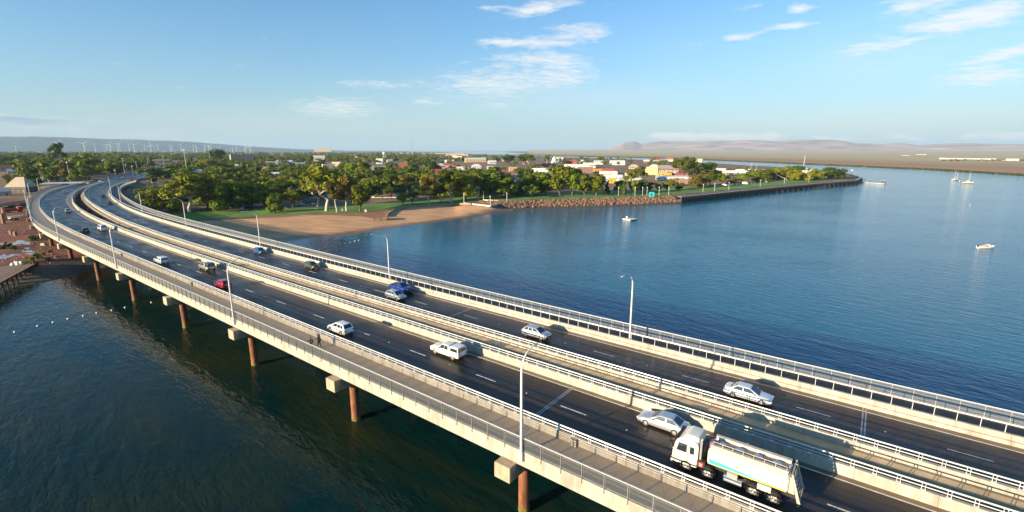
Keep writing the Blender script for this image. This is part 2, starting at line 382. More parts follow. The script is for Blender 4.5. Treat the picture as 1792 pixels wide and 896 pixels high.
# beach: two bays of sand either side of the timber-faced point
up = [(290,392),(360,386),(448,382.5),(498,380),(530,376.8),(598,377.5),(640,379.5),(662,384.5),(676,378),(688,370),(723,362.8),(773,360),(823,359.6),(845,362),(870,366.5),(897,368.6)]
lo = [(290,462),(360,452),(430,440),(490,424),(530,417.5),(575,413),(607,411.3),(640,406.3),(668,402),(690,398.5),(735,392.8),(785,386),(830,379.3),(850,376.5),(872,372.9),(900,369.4)]
BEACH_UP = [atg(u, v)[:2] for u, v in up]
loft_ground('beach', BEACH_UP, [at(u, v+1.2, 0.) for u, v in lo], 160, 24,
            wet_edge(mat('sand', (.57,.315,.15), .95, var=.24, scale=.09, bump=.9, bscale=1.4, stretch=(1,2.5,1), detail=8), (.19,.105,.055), 1., 7.), .10, pair=True)
# lawn behind the beach and along the rock revetment
lu = [(300,372),(380,369),(448,366),(500,364),(560,362),(620,358),(680,354),(740,350),(800,345.5),(860,344),(920,340.5),(1000,337),(1100,332.5),(1180,329),(1260,324.5),(1380,316),(1470,309)]
ll = [(300,389),(380,382.5),(448,379),(500,376.5),(560,374),(620,373.5),(680,367),(740,361),(800,358.5),(860,354),(920,350.5),(1000,348.2),(1100,345.6),(1180,341.5),(1260,333.5),(1380,323),(1480,312.4)]
LAWN_LO = [atg(u, v)[:2] for u, v in ll]; LAWN_UP = [atg(u, v)[:2] for u, v in lu]
loft_ground('lawn', LAWN_LO, LAWN_UP, 220, 20, mat('grass_turf', (.105,.205,.016), .95, var=.35, scale=.08, bump=.6, bscale=3), .12, pair=True)
# red gravel edge between lawn and sand
loft_ground('gravel_path', [p for p in BEACH_UP[2:9]], [atg(u, v)[:2] for u, v in [(448,379.4),(498,376.9),(530,375.2),(598,374.3),(640,372.6),(664,369.5),(690,366.3)]], 60, 4,
            mat('red_gravel', (.30,.13,.07), .95, var=.3, scale=.3), .16, pair=True)

# ------------------------------------------------------------------ water
def build_water():
    m, nt, b = newmat('sea_water'); N = nt.nodes.new; L = nt.links.new
    tc = N('ShaderNodeTexCoord'); cd = at(1560,573)-at(1500,560); ang = math.atan2(cd[1], cd[0])
    def mp(sx, sy, rot):
        q = N('ShaderNodeMapping'); q.vector_type = 'TEXTURE'; q.inputs['Rotation'].default_value = (0,0,rot); q.inputs['Scale'].default_value = (sx, sy, 1); L(tc.outputs['Object'], q.inputs[0]); return q.outputs[0]
    def noise(v, det, dist=0., rough=.55):
        n = N('ShaderNodeTexNoise'); n.inputs['Scale'].default_value = 1; n.inputs['Detail'].default_value = det; n.inputs['Roughness'].default_value = rough; n.inputs['Distortion'].default_value = dist; L(v, n.inputs['Vector']); return n.outputs[0]
    def M(op, a, c):
        n = N('ShaderNodeMath'); n.operation = op
        for i, x in enumerate((a, c)):
            if isinstance(x, (int, float)): n.inputs[i].default_value = x
            else: L(x, n.inputs[i])
        return n.outputs[0]
    big = noise(mp(7., 1.9, ang), 3, .6); mid = noise(mp(2.6, .8, ang+.2), 3, .5); fine = noise(mp(.9, .35, ang-.15), 2)
    h = M('ADD', M('MULTIPLY', big, .55), M('ADD', M('MULTIPLY', mid, .37), M('MULTIPLY', fine, .11)))
    gust = noise(mp(60, 38, ang+.6), 3)                 # wind lanes: calmer and rougher patches
    st = N('ShaderNodeMapRange'); L(gust, st.inputs[0]); st.inputs[1].default_value = .35; st.inputs[2].default_value = .7; st.inputs[3].default_value = .55; st.inputs[4].default_value = 1.
    bp = N('ShaderNodeBump'); bp.inputs['Distance'].default_value = 1.0; L(M('MULTIPLY', st.outputs[0], .38), bp.inputs['Strength']); L(h, bp.inputs['Height']); L(bp.outputs[0], b.inputs['Normal'])
    b.inputs['IOR'].default_value = 1.333; b.inputs['Specular IOR Level'].default_value = .40; b.inputs['Roughness'].default_value = .07
    # near side: dimmer light put into the body colour, olive weedy patches; blue beyond
    sep = N('ShaderNodeSeparateXYZ'); L(tc.outputs['Object'], sep.inputs[0])
    lat = M('ADD', M('MULTIPLY', sep.outputs[0], float(N2[0])), M('MULTIPLY', sep.outputs[1], float(N2[1])))
    dim_weed = noise(mp(34, 13, AZ_ANG), 5, .8)
    mr = N('ShaderNodeMapRange'); mr.interpolation_type = 'SMOOTHSTEP'; L(M('ADD', lat, M('MULTIPLY', dim_weed, 26)), mr.inputs[0]); mr.inputs[1].default_value = 46; mr.inputs[2].default_value = 92; 
    wr = N('ShaderNodeValToRGB'); L(dim_weed, wr.inputs[0]); e = wr.color_ramp.elements
    e[0].position = .42; e[0].color = (.001,.017,.016,1); e[1].position = .72; e[1].color = (.020,.026,.008,1)
    deep = N('ShaderNodeRGB'); deep.outputs[0].default_value = (.005,.098,.165,1)
    x = N('ShaderNodeMix'); x.data_type = 'RGBA'; L(mr.outputs[0], x.inputs[0]); L(wr.outputs[0], x.inputs[6]); L(deep.outputs[0], x.inputs[7]); L(x.outputs[2], b.inputs['Base Color'])
    sp = N('ShaderNodeMapRange'); L(mr.outputs[0], sp.inputs[0]); sp.inputs[3].default_value = .26; sp.inputs[4].default_value = .40; L(sp.outputs[0], b.inputs['Specular IOR Level'])  # reflection turned down on the near side as part of the dimming
    r = 60000
    me = bpy.data.meshes.new('water'); me.from_pydata([(-r,-r,0),(r,-r,0),(r,r,0),(-r,r,0)], [], [(0,1,2,3)]); me.materials.append(m)
    struct(link('water', me))
AZ_ANG = math.atan2(D2[1], D2[0])
build_water()

# ------------------------------------------------------------------ far shore: mudflats, scrub plain, ranges
def flat_poly(name, px, z, m, extra=()):
    pts = [tuple(at(u, v, z)) for u, v in px]+list(extra)
    bm = bmesh.new(); vs = [bm.verts.new((x, y, z)) for x, y in pts]; f = bm.faces.new(vs)
    if f.normal.z < 0: f.normal_flip()
    bmesh.ops.triangulate(bm, faces=[f]); me = bpy.data.meshes.new(name); bm.to_mesh(me); bm.free(); me.materials.append(m)
    return struct(link(name, me))
def plain_material():
    m, nt, b = newmat('scrub_plain'); N = nt.nodes.new; L = nt.links.new
    tc = N('ShaderNodeTexCoord'); mp = N('ShaderNodeMapping'); mp.vector_type = 'TEXTURE'; mp.inputs['Rotation'].default_value = (0,0,R(-24)); mp.inputs['Scale'].default_value = (420,110,1); L(tc.outputs['Object'], mp.inputs[0])
    n = N('ShaderNodeTexNoise'); n.inputs['Scale'].default_value = 1; n.inputs['Detail'].default_value = 8; n.inputs['Roughness'].default_value = .65; L(mp.outputs[0], n.inputs['Vector'])
    a = N('ShaderNodeAttribute'); a.attribute_name = 'inland'
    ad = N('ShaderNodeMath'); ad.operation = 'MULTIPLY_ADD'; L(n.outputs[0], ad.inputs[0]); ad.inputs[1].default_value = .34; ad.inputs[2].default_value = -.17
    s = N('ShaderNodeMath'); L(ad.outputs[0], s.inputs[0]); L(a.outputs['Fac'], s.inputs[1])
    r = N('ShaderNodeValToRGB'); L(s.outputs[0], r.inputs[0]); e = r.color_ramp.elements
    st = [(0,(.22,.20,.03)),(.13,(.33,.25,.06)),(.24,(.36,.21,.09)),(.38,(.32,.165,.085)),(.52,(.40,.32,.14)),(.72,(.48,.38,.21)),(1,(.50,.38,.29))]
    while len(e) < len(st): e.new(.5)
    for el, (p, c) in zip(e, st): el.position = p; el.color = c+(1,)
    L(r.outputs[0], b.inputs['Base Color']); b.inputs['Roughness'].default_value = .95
    return m
PLAIN_EDGE = [(3200,420),(2200,332),(1792,306.5),(1745,303.5),(1700,301),(1640,297.3),(1570,294.2),(1500,291),(1420,287.5),(1344,284),(1290,281.9),(1256,280.5),(1176,277.5),(1110,275.6),(1056,274.8),(980,272.8),(925,271.2)]
PLAIN_TOP = [(925,271.0),(980,270.9),(1030,270.6),(1056,269.6),(1040,267.8),(1000,266.3),(960,265.6),(930,265.2),(905,264.6)]
def build_plain():
    near = np.array([at(u, v, .5) for u, v in PLAIN_EDGE]); n = 240
    near = resample(near, n); far = np.array([(p/np.hypot(*p))*24000 for p in near])
    # inland rows grow geometrically from the waterline towards the range
    rows = [0,.0004,.0012,.003,.006,.011,.018,.03,.05,.085,.14,.22,.34,.5,.7,1.]
    V = []; A = []
    for j, t in enumerate(rows):
        p = near*(1-t)+far*t
        z = .5+ (0 if j == 0 else 1.2)*min(1, j/3)+t*60
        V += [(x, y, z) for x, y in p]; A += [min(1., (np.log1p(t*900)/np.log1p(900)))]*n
    F = [(j*n+i, (j+1)*n+i, (j+1)*n+i+1, j*n+i+1) for j in range(len(rows)-1) for i in range(n-1)]
    me = bpy.data.meshes.new('plain'); me.from_pydata(V, [], F)
    at_ = me.attributes.new('inland', 'FLOAT', 'POINT'); at_.data.foreach_set('value', A)
    bm = bmesh.new(); bm.from_mesh(me)
    bmesh.ops.recalc_face_normals(bm, faces=bm.faces)
    if sum(f.normal.z for f in bm.faces) < 0: bmesh.ops.reverse_faces(bm, faces=bm.faces)
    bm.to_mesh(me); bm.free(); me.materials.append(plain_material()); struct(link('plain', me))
build_plain()
flat_poly('mudflat', PLAIN_TOP+[(880,265.8),(900,267.2),(930,268.6),(905,269.9),(890,270.4)], .45, mat('tidal_mud', (.22,.14,.08), .9, var=.3, scale=.01))
flat_poly('mudflat', [(690,264.6),(760,264.7),(840,264.9),(900,265.0),(1000,264.9),(1000,264.3),(690,264.1)], .5, MATS.get('x') or mat('pale_flat', (.30,.22,.15), .9, var=.2, scale=.002))
def build_range(name, prof, dist, depth, m, seed, slope=.45):
    """hills whose crest line follows the skyline of the photograph at a given distance"""
    prof = np.array(prof, float); n = 420; us = np.linspace(prof[0,0], prof[-1,0], n); vs = np.interp(us, prof[:,0], prof[:,1])
    ks = np.linspace(0, 1, 22); V = []
    for t in ks:
        dd = dist-depth*(.62-t)                       # near foot .. behind the crest
        for u, v in zip(us, vs):
            x, y = (u-896)/FPX, (448-v)/FPX; r = ray(u, v); rh = np.hypot(r[0], r[1]); top = CAM_H+dist*r[2]/rh
            dirn = np.array([r[0], r[1]])/rh; p = dirn*dd
            c = math.sin(min(1, t/.62)*PI/2)**1.6 if t < .62 else math.cos((t-.62)/.38*PI/2*.9)
            V.append((p[0], p[1], max(-2, (top-6)*c)))
    V = np.array(V); nz = fbm(V[:, :2], depth*.22, 5, seed)-.5; nz2 = fbm(V[:, :2], depth*.06, 4, seed+3)-.5
    tt = np.repeat(ks, n); V[:, 2] += (nz*.42+nz2*.22)*V[:, 2]*np.sin(np.clip(tt/.62, 0, 1)*PI)*1.1
    F = [(j*n+i, j*n+i+1, (j+1)*n+i+1, (j+1)*n+i) for j in range(len(ks)-1) for i in range(n-1)]
    me = bpy.data.meshes.new(name); me.from_pydata(V.tolist(), [], F); me.polygons.foreach_set('use_smooth', [True]*len(F)); me.materials.append(m)
    return struct(link(name, me))
hill_m = mat('range_rock', (.45,.27,.21), .95, var=.6, scale=.0016, detail=8)
build_range('hills', [(1020,263),(1060,260.5),(1078,255),(1092,248.5),(1110,247.6),(1122,252),(1150,248.2),(1200,247.2),(1260,246.4),(1310,245.6),(1360,247.5),(1400,244.6),(1440,245.2),(1475,246.5),(1500,250),(1540,252),(1570,249.5),(1610,254),(1640,251.5),(1700,250.5),(1792,252),(1900,250),(2150,254),(2500,262)], 16000, 5200, hill_m, 3)
build_range('hills', [(-900,252),(-500,240),(-200,236),(0,238.5),(60,239.5),(140,241.5),(240,244.5),(330,248),(400,253),(448,256.5),(520,260.5),(600,263)], 14000, 4200, mat('blue_range_scrub', (.025,.058,.075), .95, var=.25, scale=.001), 11)  # blue airlight and cloud shade put into this range's base colour
# pale salt pan at the foot of the western range
flat_poly('salt_pan', [(-200,265.4),(0,265.2),(100,265.0),(205,264.9),(300,264.8),(300,264.5),(100,264.5),(-200,264.6)], 12.5, mat('salt_crust', (.62,.56,.50), .9, var=.1, scale=.001))
# the air: thin haze between the camera and the ranges, the sky outside it
def build_haze():
    m = bpy.data.materials.new('haze_air'); m.use_nodes = True; nt = m.node_tree; nt.nodes.clear()
    o = nt.nodes.new('ShaderNodeOutputMaterial'); v = nt.nodes.new('ShaderNodeVolumePrincipled'); nt.links.new(v.outputs[0], o.inputs['Volume'])
    v.inputs['Color'].default_value = (.50,.72,.93,1); v.inputs['Density'].default_value = HAZE; v.inputs['Anisotropy'].default_value = 0.
    h = MB().bx(-48000, 48000, -2000, 46000, -6, 530).build('haze', m); h['kind'] = 'stuff'
HAZE = 4.8e-5
build_haze()
# ------------------------------------------------------------------ long lines of the two bridges: (distance along, offset across)
A0, A1 = -80., 508.
LINE_PTS = {
 'near_edge': [(-95,30.9),(150,30.9),(200,30.9),(222,31.2),(249,32.6),(294,37.6),(356,46.9),(418,59.8),(469,73.5),(501,87.5),(530,101)],
 'near_kerb': [(-95,34.7),(150,34.7),(199,35.1),(229,36.1),(260,37.9),(304,42.6),(356,50.6),(407,61.5),(449,74),(483,87),(498,93.5),(530,108.5)],
 'near_dash': [(-95,39.93),(110,39.93),(150,40.0),(185,40.4),(222,41.5),(260,43.9),(304,48.9),(356,57.0),(407,67.8),(449,80),(483,93),(498,99.5),(530,114)],
 'near_line': [(-95,43.87),(110,43.9),(150,44.2),(190,45.0),(230,46.5),(252,47.8),(297,52.4),(338,58.2),(366,63.6),(411,74),(450,86),(479,97),(501,107),(530,121)],
 'near_wall': [(-95,44.55),(110,44.6),(150,44.9),(190,45.8),(227,47.5),(252,49.2),(282,52),(320,57.2),(366,65.6),(411,76),(450,88),(479,99),(501,109),(530,123.5)],
 'far_wall':  [(-95,49.75),(100,49.75),(150,50.2),(176,50.9),(222,53.1),(258,56.6),(305,62),(351,68.7),(395,77.2),(439,88.6),(485,103.8),(501,110.5),(530,124)],
 'far_dash':  [(-95,54.7),(60,54.8),(117,55.6),(131,55.9),(161,56.4),(191,56.9),(222,57.9),(255,60.3),(288,63.7),(306,65.9),(324,68.7),(373,79),(411,89),(450,101),(486,115),(501,121),(530,134)],
 'far_line':  [(-95,57.95),(50,58.1),(111,58.9),(142,59.5),(174,60.1),(208,61.4),(241,63.2),(279,67.0),(324,73.7),(370,82.3),(421,95),(457,106.5),(486,118),(530,138)],
 'far_kerb':  [(-95,58.95),(50,59.1),(111,59.8),(142,60.4),(174,61.0),(208,62.3),(241,64.1),(279,67.9),(324,74.6),(370,83.2),(421,95.9),(457,107.5),(486,119.5),(530,140)],
 'far_edge':  [(-95,63.5),(50,63.6),(111,64.7),(144,65.6),(176,66.4),(212,67.7),(246,69.8),(283,73.6),(308,77.6),(341,83.2),(370,89.2),(421,101.5),(457,112.5),(486,124.5),(530,145)],
}
LINES = {}
_a = np.arange(A0-30, A1+25, 1.)
for _k, _p in LINE_PTS.items():
    _p = np.array(_p, float); _l = np.interp(_a, _p[:,0], _p[:,1], left=_p[0,1])
    _l[_a > _p[-1,0]] = _p[-1,1]+(_a[_a > _p[-1,0]]-_p[-1,0])*(_p[-1,1]-_p[-2,1])/(_p[-1,0]-_p[-2,0])
    for _ in range(3): _l = np.convolve(np.pad(_l, 8, 'edge'), np.ones(17)/17, 'valid')
    LINES[_k] = _l
def lat(k, a): return np.interp(a, _a, LINES[k])
class Path:
    """arc-length sampled plan curve offset sideways from one of the lines"""
    def __init__(s, k, off=0., a0=A0, a1=A1):
        a = np.arange(a0, a1+.01, 1.); p = a[:, None]*D2+lat(k, a)[:, None]*N2
        t = np.gradient(p, axis=0); t /= np.hypot(*t.T)[:, None]; s.nrm = np.c_[t[:,1], -t[:,0]]
        s.p = p+s.nrm*off; s.a = a; s.s = np.r_[0, np.cumsum(np.hypot(*np.diff(s.p, axis=0).T))]; s.L = s.s[-1]
    def pos(s, d):
        d = np.asarray(d, float); return np.stack([np.interp(d, s.s, s.p[:,0]), np.interp(d, s.s, s.p[:,1])], -1)
    def n(s, d):
        v = np.stack([np.interp(d, s.s, s.nrm[:,0]), np.interp(d, s.s, s.nrm[:,1])], -1); return v/np.linalg.norm(v, axis=-1, keepdims=True)
    def yaw(s, d):
        v = s.n(d); return math.atan2(v[0], -v[1])   # heading away from camera: local +x along the road
    def at_a(s, a): return float(np.interp(a, s.a, s.s))
def sweep(path, prof, name, m, parent, d0=0, d1=None, step=4., smooth=False, closed=True):
    """solid strip: profile [(sideways, z)] carried along a path"""
    d1 = path.L if d1 is None else d1; n = max(2, int((d1-d0)/step)+2); d = np.linspace(d0, d1, n)
    P = path.pos(d); Nn = path.n(d); k = len(prof); V = []
    for p, q in zip(P, Nn): V += [(p[0]+q[0]*o, p[1]+q[1]*o, z) for o, z in prof]
    F = [(i*k+j, i*k+(j+1)%k, (i+1)*k+(j+1)%k, (i+1)*k+j) for i in range(n-1) for j in range(k if closed else k-1)]
    if closed: F += [tuple(range(k-1,-1,-1)), tuple((n-1)*k+j for j in range(k))]
    mb = MB(); mb.add(V, F); me = mb.mesh(name, m)
    if smooth: smooth_by_angle(me, 45)
    return link(name, me, parent)
def between(ka, kb, oa, ob, z0, z1, name, m, parent, a0=A0, a1=A1, step=3.):
    """slab between two lines"""
    pa, pb = Path(ka, oa, a0, a1), Path(kb, ob, a0, a1); n = len(pa.p); ii = list(range(0, n, int(step)))
    if ii[-1] != n-1: ii.append(n-1)
    V = []
    for i in ii:
        for p, z in ((pa.p[i], z1), (pb.p[i], z1), (pb.p[i], z0), (pa.p[i], z0)): V.append((p[0], p[1], z))
    F = [(i*4+j, i*4+(j+1)%4, (i+1)*4+(j+1)%4, (i+1)*4+j) for i in range(len(ii)-1) for j in range(4)]+[(3,2,1,0), tuple((len(ii)-1)*4+j for j in range(4))]
    return MB().add(V, F).build(name, m, parent)
ZR = ROAD_Z
def place_row(name, mesh, path, gap, parent, z, turn=0., shift=0., limit=300):
    """alike pieces along a line: those that show largest are objects of their own, the rest one joined part"""
    n = int(path.L/gap); g = path.L/n; ds = [(i+shift)*g for i in range(n)]
    near = sorted(ds, key=lambda d: abs(np.interp(d, path.s, path.a)-8)); keep = set(near[:limit])
    co = np.empty(len(mesh.vertices)*3, np.float32); mesh.vertices.foreach_get('co', co); co = co.reshape(-1, 3); polys = [tuple(p.vertices) for p in mesh.polygons]; V = []; F = []
    for d in ds:
        p = path.pos(d); y = path.yaw(d)+turn
        if d in keep: link(name, mesh, parent, (p[0], p[1], z), y); continue
        c, q = math.cos(y), math.sin(y); o = len(V); V += [(p[0]+a*c-b*q, p[1]+a*q+b*c, z+h) for a, b, h in co.tolist()]; F += [tuple(i+o for i in f) for f in polys]
    if V:
        me = bpy.data.meshes.new(name); me.from_pydata(V, [], F); me.materials.append(mesh.materials[0]); struct(link(name, me, parent), 'stuff')
    return g
# ---- materials
def asphalt_material():
    m, nt, b = newmat('asphalt'); N = nt.nodes.new; L = nt.links.new
    tc = N('ShaderNodeTexCoord')
    def noise(sx, sy, det, sc=1.):
        q = N('ShaderNodeMapping'); q.vector_type = 'TEXTURE'; q.inputs['Rotation'].default_value = (0,0,AZ_ANG); q.inputs['Scale'].default_value = (sx, sy, 1); L(tc.outputs['Object'], q.inputs[0])
        n = N('ShaderNodeTexNoise'); n.inputs['Scale'].default_value = sc; n.inputs['Detail'].default_value = det; L(q.outputs[0], n.inputs['Vector']); return n.outputs[0]
    lanes = noise(40, .9, 3); patch = noise(7, 2.6, 5); grit = noise(1, 1, 2, 26.)
    r = N('ShaderNodeValToRGB'); L(patch, r.inputs[0]); e = r.color_ramp.elements; e[0].position = .3; e[0].color = (.022,.0185,.016,1); e[1].position = .7; e[1].color = (.046,.037,.030,1)
    r2 = N('ShaderNodeValToRGB'); L(lanes, r2.inputs[0]); e = r2.color_ramp.elements; e[0].position = .35; e[0].color = (.65,.65,.68,1); e[1].position = .7; e[1].color = (1.7,1.5,1.35,1)
    x = N('ShaderNodeMix'); x.data_type = 'RGBA'; x.blend_type = 'MULTIPLY'; x.inputs[0].default_value = 1; L(r.outputs[0], x.inputs[6]); L(r2.outputs[0], x.inputs[7]); L(x.outputs[2], b.inputs['Base Color'])
    mr = N('ShaderNodeMapRange'); L(patch, mr.inputs[0]); mr.inputs[1].default_value = .35; mr.inputs[2].default_value = .68; mr.inputs[3].default_value = .28; mr.inputs[4].default_value = .50; L(mr.outputs[0], b.inputs['Roughness'])
    bp = N('ShaderNodeBump'); bp.inputs['Strength'].default_value = .25; bp.inputs['Distance'].default_value = .01; L(grit, bp.inputs['Height']); L(bp.outputs[0], b.inputs['Normal'])
    b.inputs['Specular IOR Level'].default_value = .27
    return m
M_ASPH = asphalt_material()
M_CONC = concrete('barrier_concrete', (.40,.365,.31), .75, var=.13, scale=.7, bump=.25, bscale=9, obj_var=.07, stretch=(1,1,.35))
M_DECK = mat('deck_concrete', (.40,.36,.31), .8, var=.2, scale=.5, bump=.3, bscale=6)
M_WALK = mat('walkway_concrete', (.42,.315,.205), .55, var=.14, scale=.6, bump=.25, bscale=10, obj_var=.025)
M_SHLD = mat('shoulder_wet_concrete', (.17,.115,.06), .45, var=.2, scale=.4)
M_BLOCK = concrete('crosshead_concrete', (.40,.32,.22), .8, var=.22, scale=.9, bump=.3, obj_var=.06)
M_STEEL = mat('galvanised_steel', (.5,.51,.51), .38, metal=.55, var=.12, scale=2.)
M_RAIL = mat('pale_painted_steel', (.60,.61,.61), .35, metal=.15, var=.08, scale=1.)
M_BAL = mat('balustrade_steel', (.24,.245,.24), .5, metal=.4, var=.12, scale=3.)
M_BALRAIL = mat('handrail_steel', (.66,.63,.58), .4, metal=.2, var=.08, scale=3.)
M_RUST = mat('rusted_pile_steel', (.20,.075,.032), .85, var=.55, scale=1.4, bump=.5, bscale=5, stretch=(1.4,1.4,.45))
M_WEED = mat('tide_weed', (.17,.13,.02), .8, var=.4, scale=3.)
M_PAINT = mat('road_paint', (.62,.60,.56), .6, var=.18, scale=1.4)
M_JOINT = mat('joint_steel', (.30,.30,.30), .3, metal=.6, var=.15, scale=2.)
M_BLACK = mat('black_rubber_joint', (.02,.02,.02), .8, var=0)

# ---- near bridge
nb = thing('road_bridge', 'nearer of the two road bridges, with walkway and balustrade facing the camera', 'bridge')
between('near_edge','near_wall', .12, 1.0, ZR-1.15, ZR-.02, 'deck', M_DECK, nb)
between('near_kerb','near_line', .42, .12, ZR-.3, ZR, 'road_surface', M_ASPH, nb)
between('near_line','near_wall', .12, .02, ZR-.3, ZR+.004, 'road_shoulder', M_SHLD, nb)
sweep(Path('near_edge'), [(-.12,ZR-1.25),(.2,ZR-1.25),(.2,ZR+.24),(-.12,ZR+.24)], 'edge_beam', M_CONC, nb)
fb = thing('road_bridge', 'farther road bridge, behind the first, with mesh fence along its outer walkway', 'bridge')
between('far_wall','far_edge', -1.75, .1, ZR-1.15, ZR-.35, 'deck', M_DECK, fb)
between('far_wall','far_wall', -1.9, -.52, ZR-.345, ZR+.22, 'ledge', mat('ledge_stained_concrete', (.54,.40,.24), .7, var=.2, scale=.5), fb)  # one even tan tone, lighter and warmer than the deck
between('far_wall','far_line', .02, .1, ZR-.3, ZR, 'road_surface', M_ASPH, fb)
between('far_line','far_kerb', .1, .05, ZR-.3, ZR+.004, 'road_shoulder', M_SHLD, fb)
between('far_kerb','far_edge', .6, -.12, ZR-.3, ZR+.12, 'walkway', mat('dark_walkway_asphalt', (.055,.05,.048), .6, var=.2, scale=1.), fb)  # walkway darkened in its colour to stand for the parapet's shade
sweep(Path('far_edge'), [(-.2,ZR-1.25),(.12,ZR-1.25),(.12,ZR+.24),(-.2,ZR+.24)], 'edge_beam', M_CONC, fb)
# walkway slabs of the near bridge, one by one (joints 12 mm open)
wp = Path('near_edge', 2.02)
nslab = 290; sl = wp.L/nslab
me_slab = MB().bx(-sl/2+.006, sl/2-.006, -1.84, 1.72, -.1, .06).mesh('walkway_slab', M_WALK)
for i in range(nslab):
    d = (i+.5)*sl; p = wp.pos(d); w = float(lat('near_kerb', np.interp(d, wp.s, wp.a))-lat('near_edge', np.interp(d, wp.s, wp.a)))
    link('walkway_slab', me_slab, nb, (p[0], p[1], ZR), wp.yaw(d))
# lane paint
STUD = MB().box(0,0,.012,.16,.13,.024,taper=.7).mesh('road_stud', M_PAINT)
def dashes(path, parent, first, a_end, cyc=11.95, ln=3.05, w=.13):
    me = MB().bx(-ln/2, ln/2, -w/2, w/2, 0, .008).mesh('lane_dash', M_PAINT); d = path.at_a(first) % cyc
    while d < path.at_a(a_end):
        p = path.pos(d); link('lane_dash', me, parent, (p[0], p[1], ZR+.002), path.yaw(d)); q = path.pos(d+cyc/2); link('road_stud', STUD, parent, (q[0], q[1], ZR+.004), path.yaw(d)); d += cyc
dashes(Path('near_dash'), nb, 34.35, 505); dashes(Path('far_dash'), fb, 2.45, 505)
sweep(Path('near_line'), [(-.08,ZR+.004),(.08,ZR+.004),(.08,ZR+.01),(-.08,ZR+.01)], 'edge_line', M_PAINT, nb)
sweep(Path('near_kerb', .95), [(-.06,ZR+.002),(.06,ZR+.002),(.06,ZR+.008),(-.06,ZR+.008)], 'edge_line', M_PAINT, nb)
sweep(Path('far_line'), [(-.08,ZR+.006),(.08,ZR+.006),(.08,ZR+.012),(-.08,ZR+.012)], 'edge_line', M_PAINT, fb)
sweep(Path('far_wall', 1.3), [(-.06,ZR+.002),(.06,ZR+.002),(.06,ZR+.008),(-.06,ZR+.008)], 'edge_line', M_PAINT, fb)
# expansion joints: a steel comb across each road at every third pier
PIER_A = [-62.,-33.,-4.5,23.8,51.,78.5,107,137,166.5,195.5,224.5,253.5]+[282+28.5*i for i in range(8)]
def joints(k0, k1, o0, o1, parent, al, skew=0.):
    for a in al:
        p = BL(a, lat(k0, a)+o0); q = BL(a+skew, lat(k1, a)+o1); dv = q-p; L_ = np.hypot(*dv)
        mb = MB()
        for s in (-.13, .13): mb.box(0, s, 0, L_, .14, .012)
        o = mb.build('expansion_joint', M_JOINT, parent, (*(p+q)/2, ZR+.009)); o.rotation_euler = (0,0,math.atan2(dv[1], dv[0]))
joints('near_kerb','near_wall',.45,-.02, nb, [24.9, 107.5, 195.5, 282, 367.5, 453])
joints('far_wall','far_kerb',.05,-.05, fb, [-1.8, 53, 107, 195, 282, 367.5, 453])
joints('near_edge','near_kerb',.25,-.02, nb, [24.3, 107.2, 195.5, 282, 367.5, 453])
for o_ in [c for c in nb.children if c.name.startswith('expansion_joint')][-6:]: o_.location.z = ZR+.07; o_['label'] = 'wide pale joint plate across the walkway'; o_.scale.y = 1.6
# piers: crosshead block and steel tube pile at each edge
def pier(parent, x, y, rz, zc, px_=1.75):
    g = heights([(x, y)])[0]; zb = min(-1.5, g-1)
    c = MB(); c.bx(-1.05, 3.2, -.9, .9, ZR-2.75, ZR-1.2)
    me = c.mesh('crosshead', M_BLOCK); bm = bmesh.new(); bm.from_mesh(me); bmesh.ops.bevel(bm, geom=bm.edges[:], offset=.05, segments=1, affect='EDGES'); bm.to_mesh(me); bm.free()
    o = link('pier', me, parent, (x, y, 0), rz)
    pl = MB(); pl.tube([(px_,0,zb),(px_,0,.75)], .56, 16); pl.mi = 1; 
    p = MB().tube([(px_,0,zb),(px_,0,ZR-2.7)], .55, 18).build('pile', M_RUST, o, smooth=True)
    MB().tube([(px_,0,-1.2),(px_,0,.55)], .575, 18).build('weed_collar', M_WEED, o, smooth=True)
    MB().lathe([(.6,ZR-2.86),(.6,ZR-2.7)], 18, (px_,0,0)).build('pile_collar', M_RUST, o, smooth=True)
for a in PIER_A[:-2]:
    for k, par, sgn, off in (('near_edge', nb, 1, -.15), ('near_wall', nb, -1, .8), ('far_wall', fb, 1, -1.5), ('far_edge', fb, -1, .15)):
        pt = Path(k); d = pt.at_a(a); p = pt.pos(d)+pt.n(d)*off; n_ = pt.n(d)*sgn
        pier(par, p[0], p[1], math.atan2(n_[1], n_[0]), 0, float(np.interp(a, [20,80,140,400], [2.45,2.0,1.5,1.4])) if k == 'near_edge' else 1.75)
    # headstock linking the blocks under each deck
    for k0, k1, par in (('near_edge','near_wall',nb),('far_wall','far_edge',fb)):
        p = BL(a, lat(k0,a)+2.4); q = BL(a, lat(k1,a)-2.4); c = (p+q)/2; dv = q-p
        o = MB().box(0,0,ZR-1.95, np.hypot(*dv), 1.7, 1.48).build('headstock', M_BLOCK, par, (*c, 0)); o.rotation_euler = (0,0,math.atan2(dv[1], dv[0]))

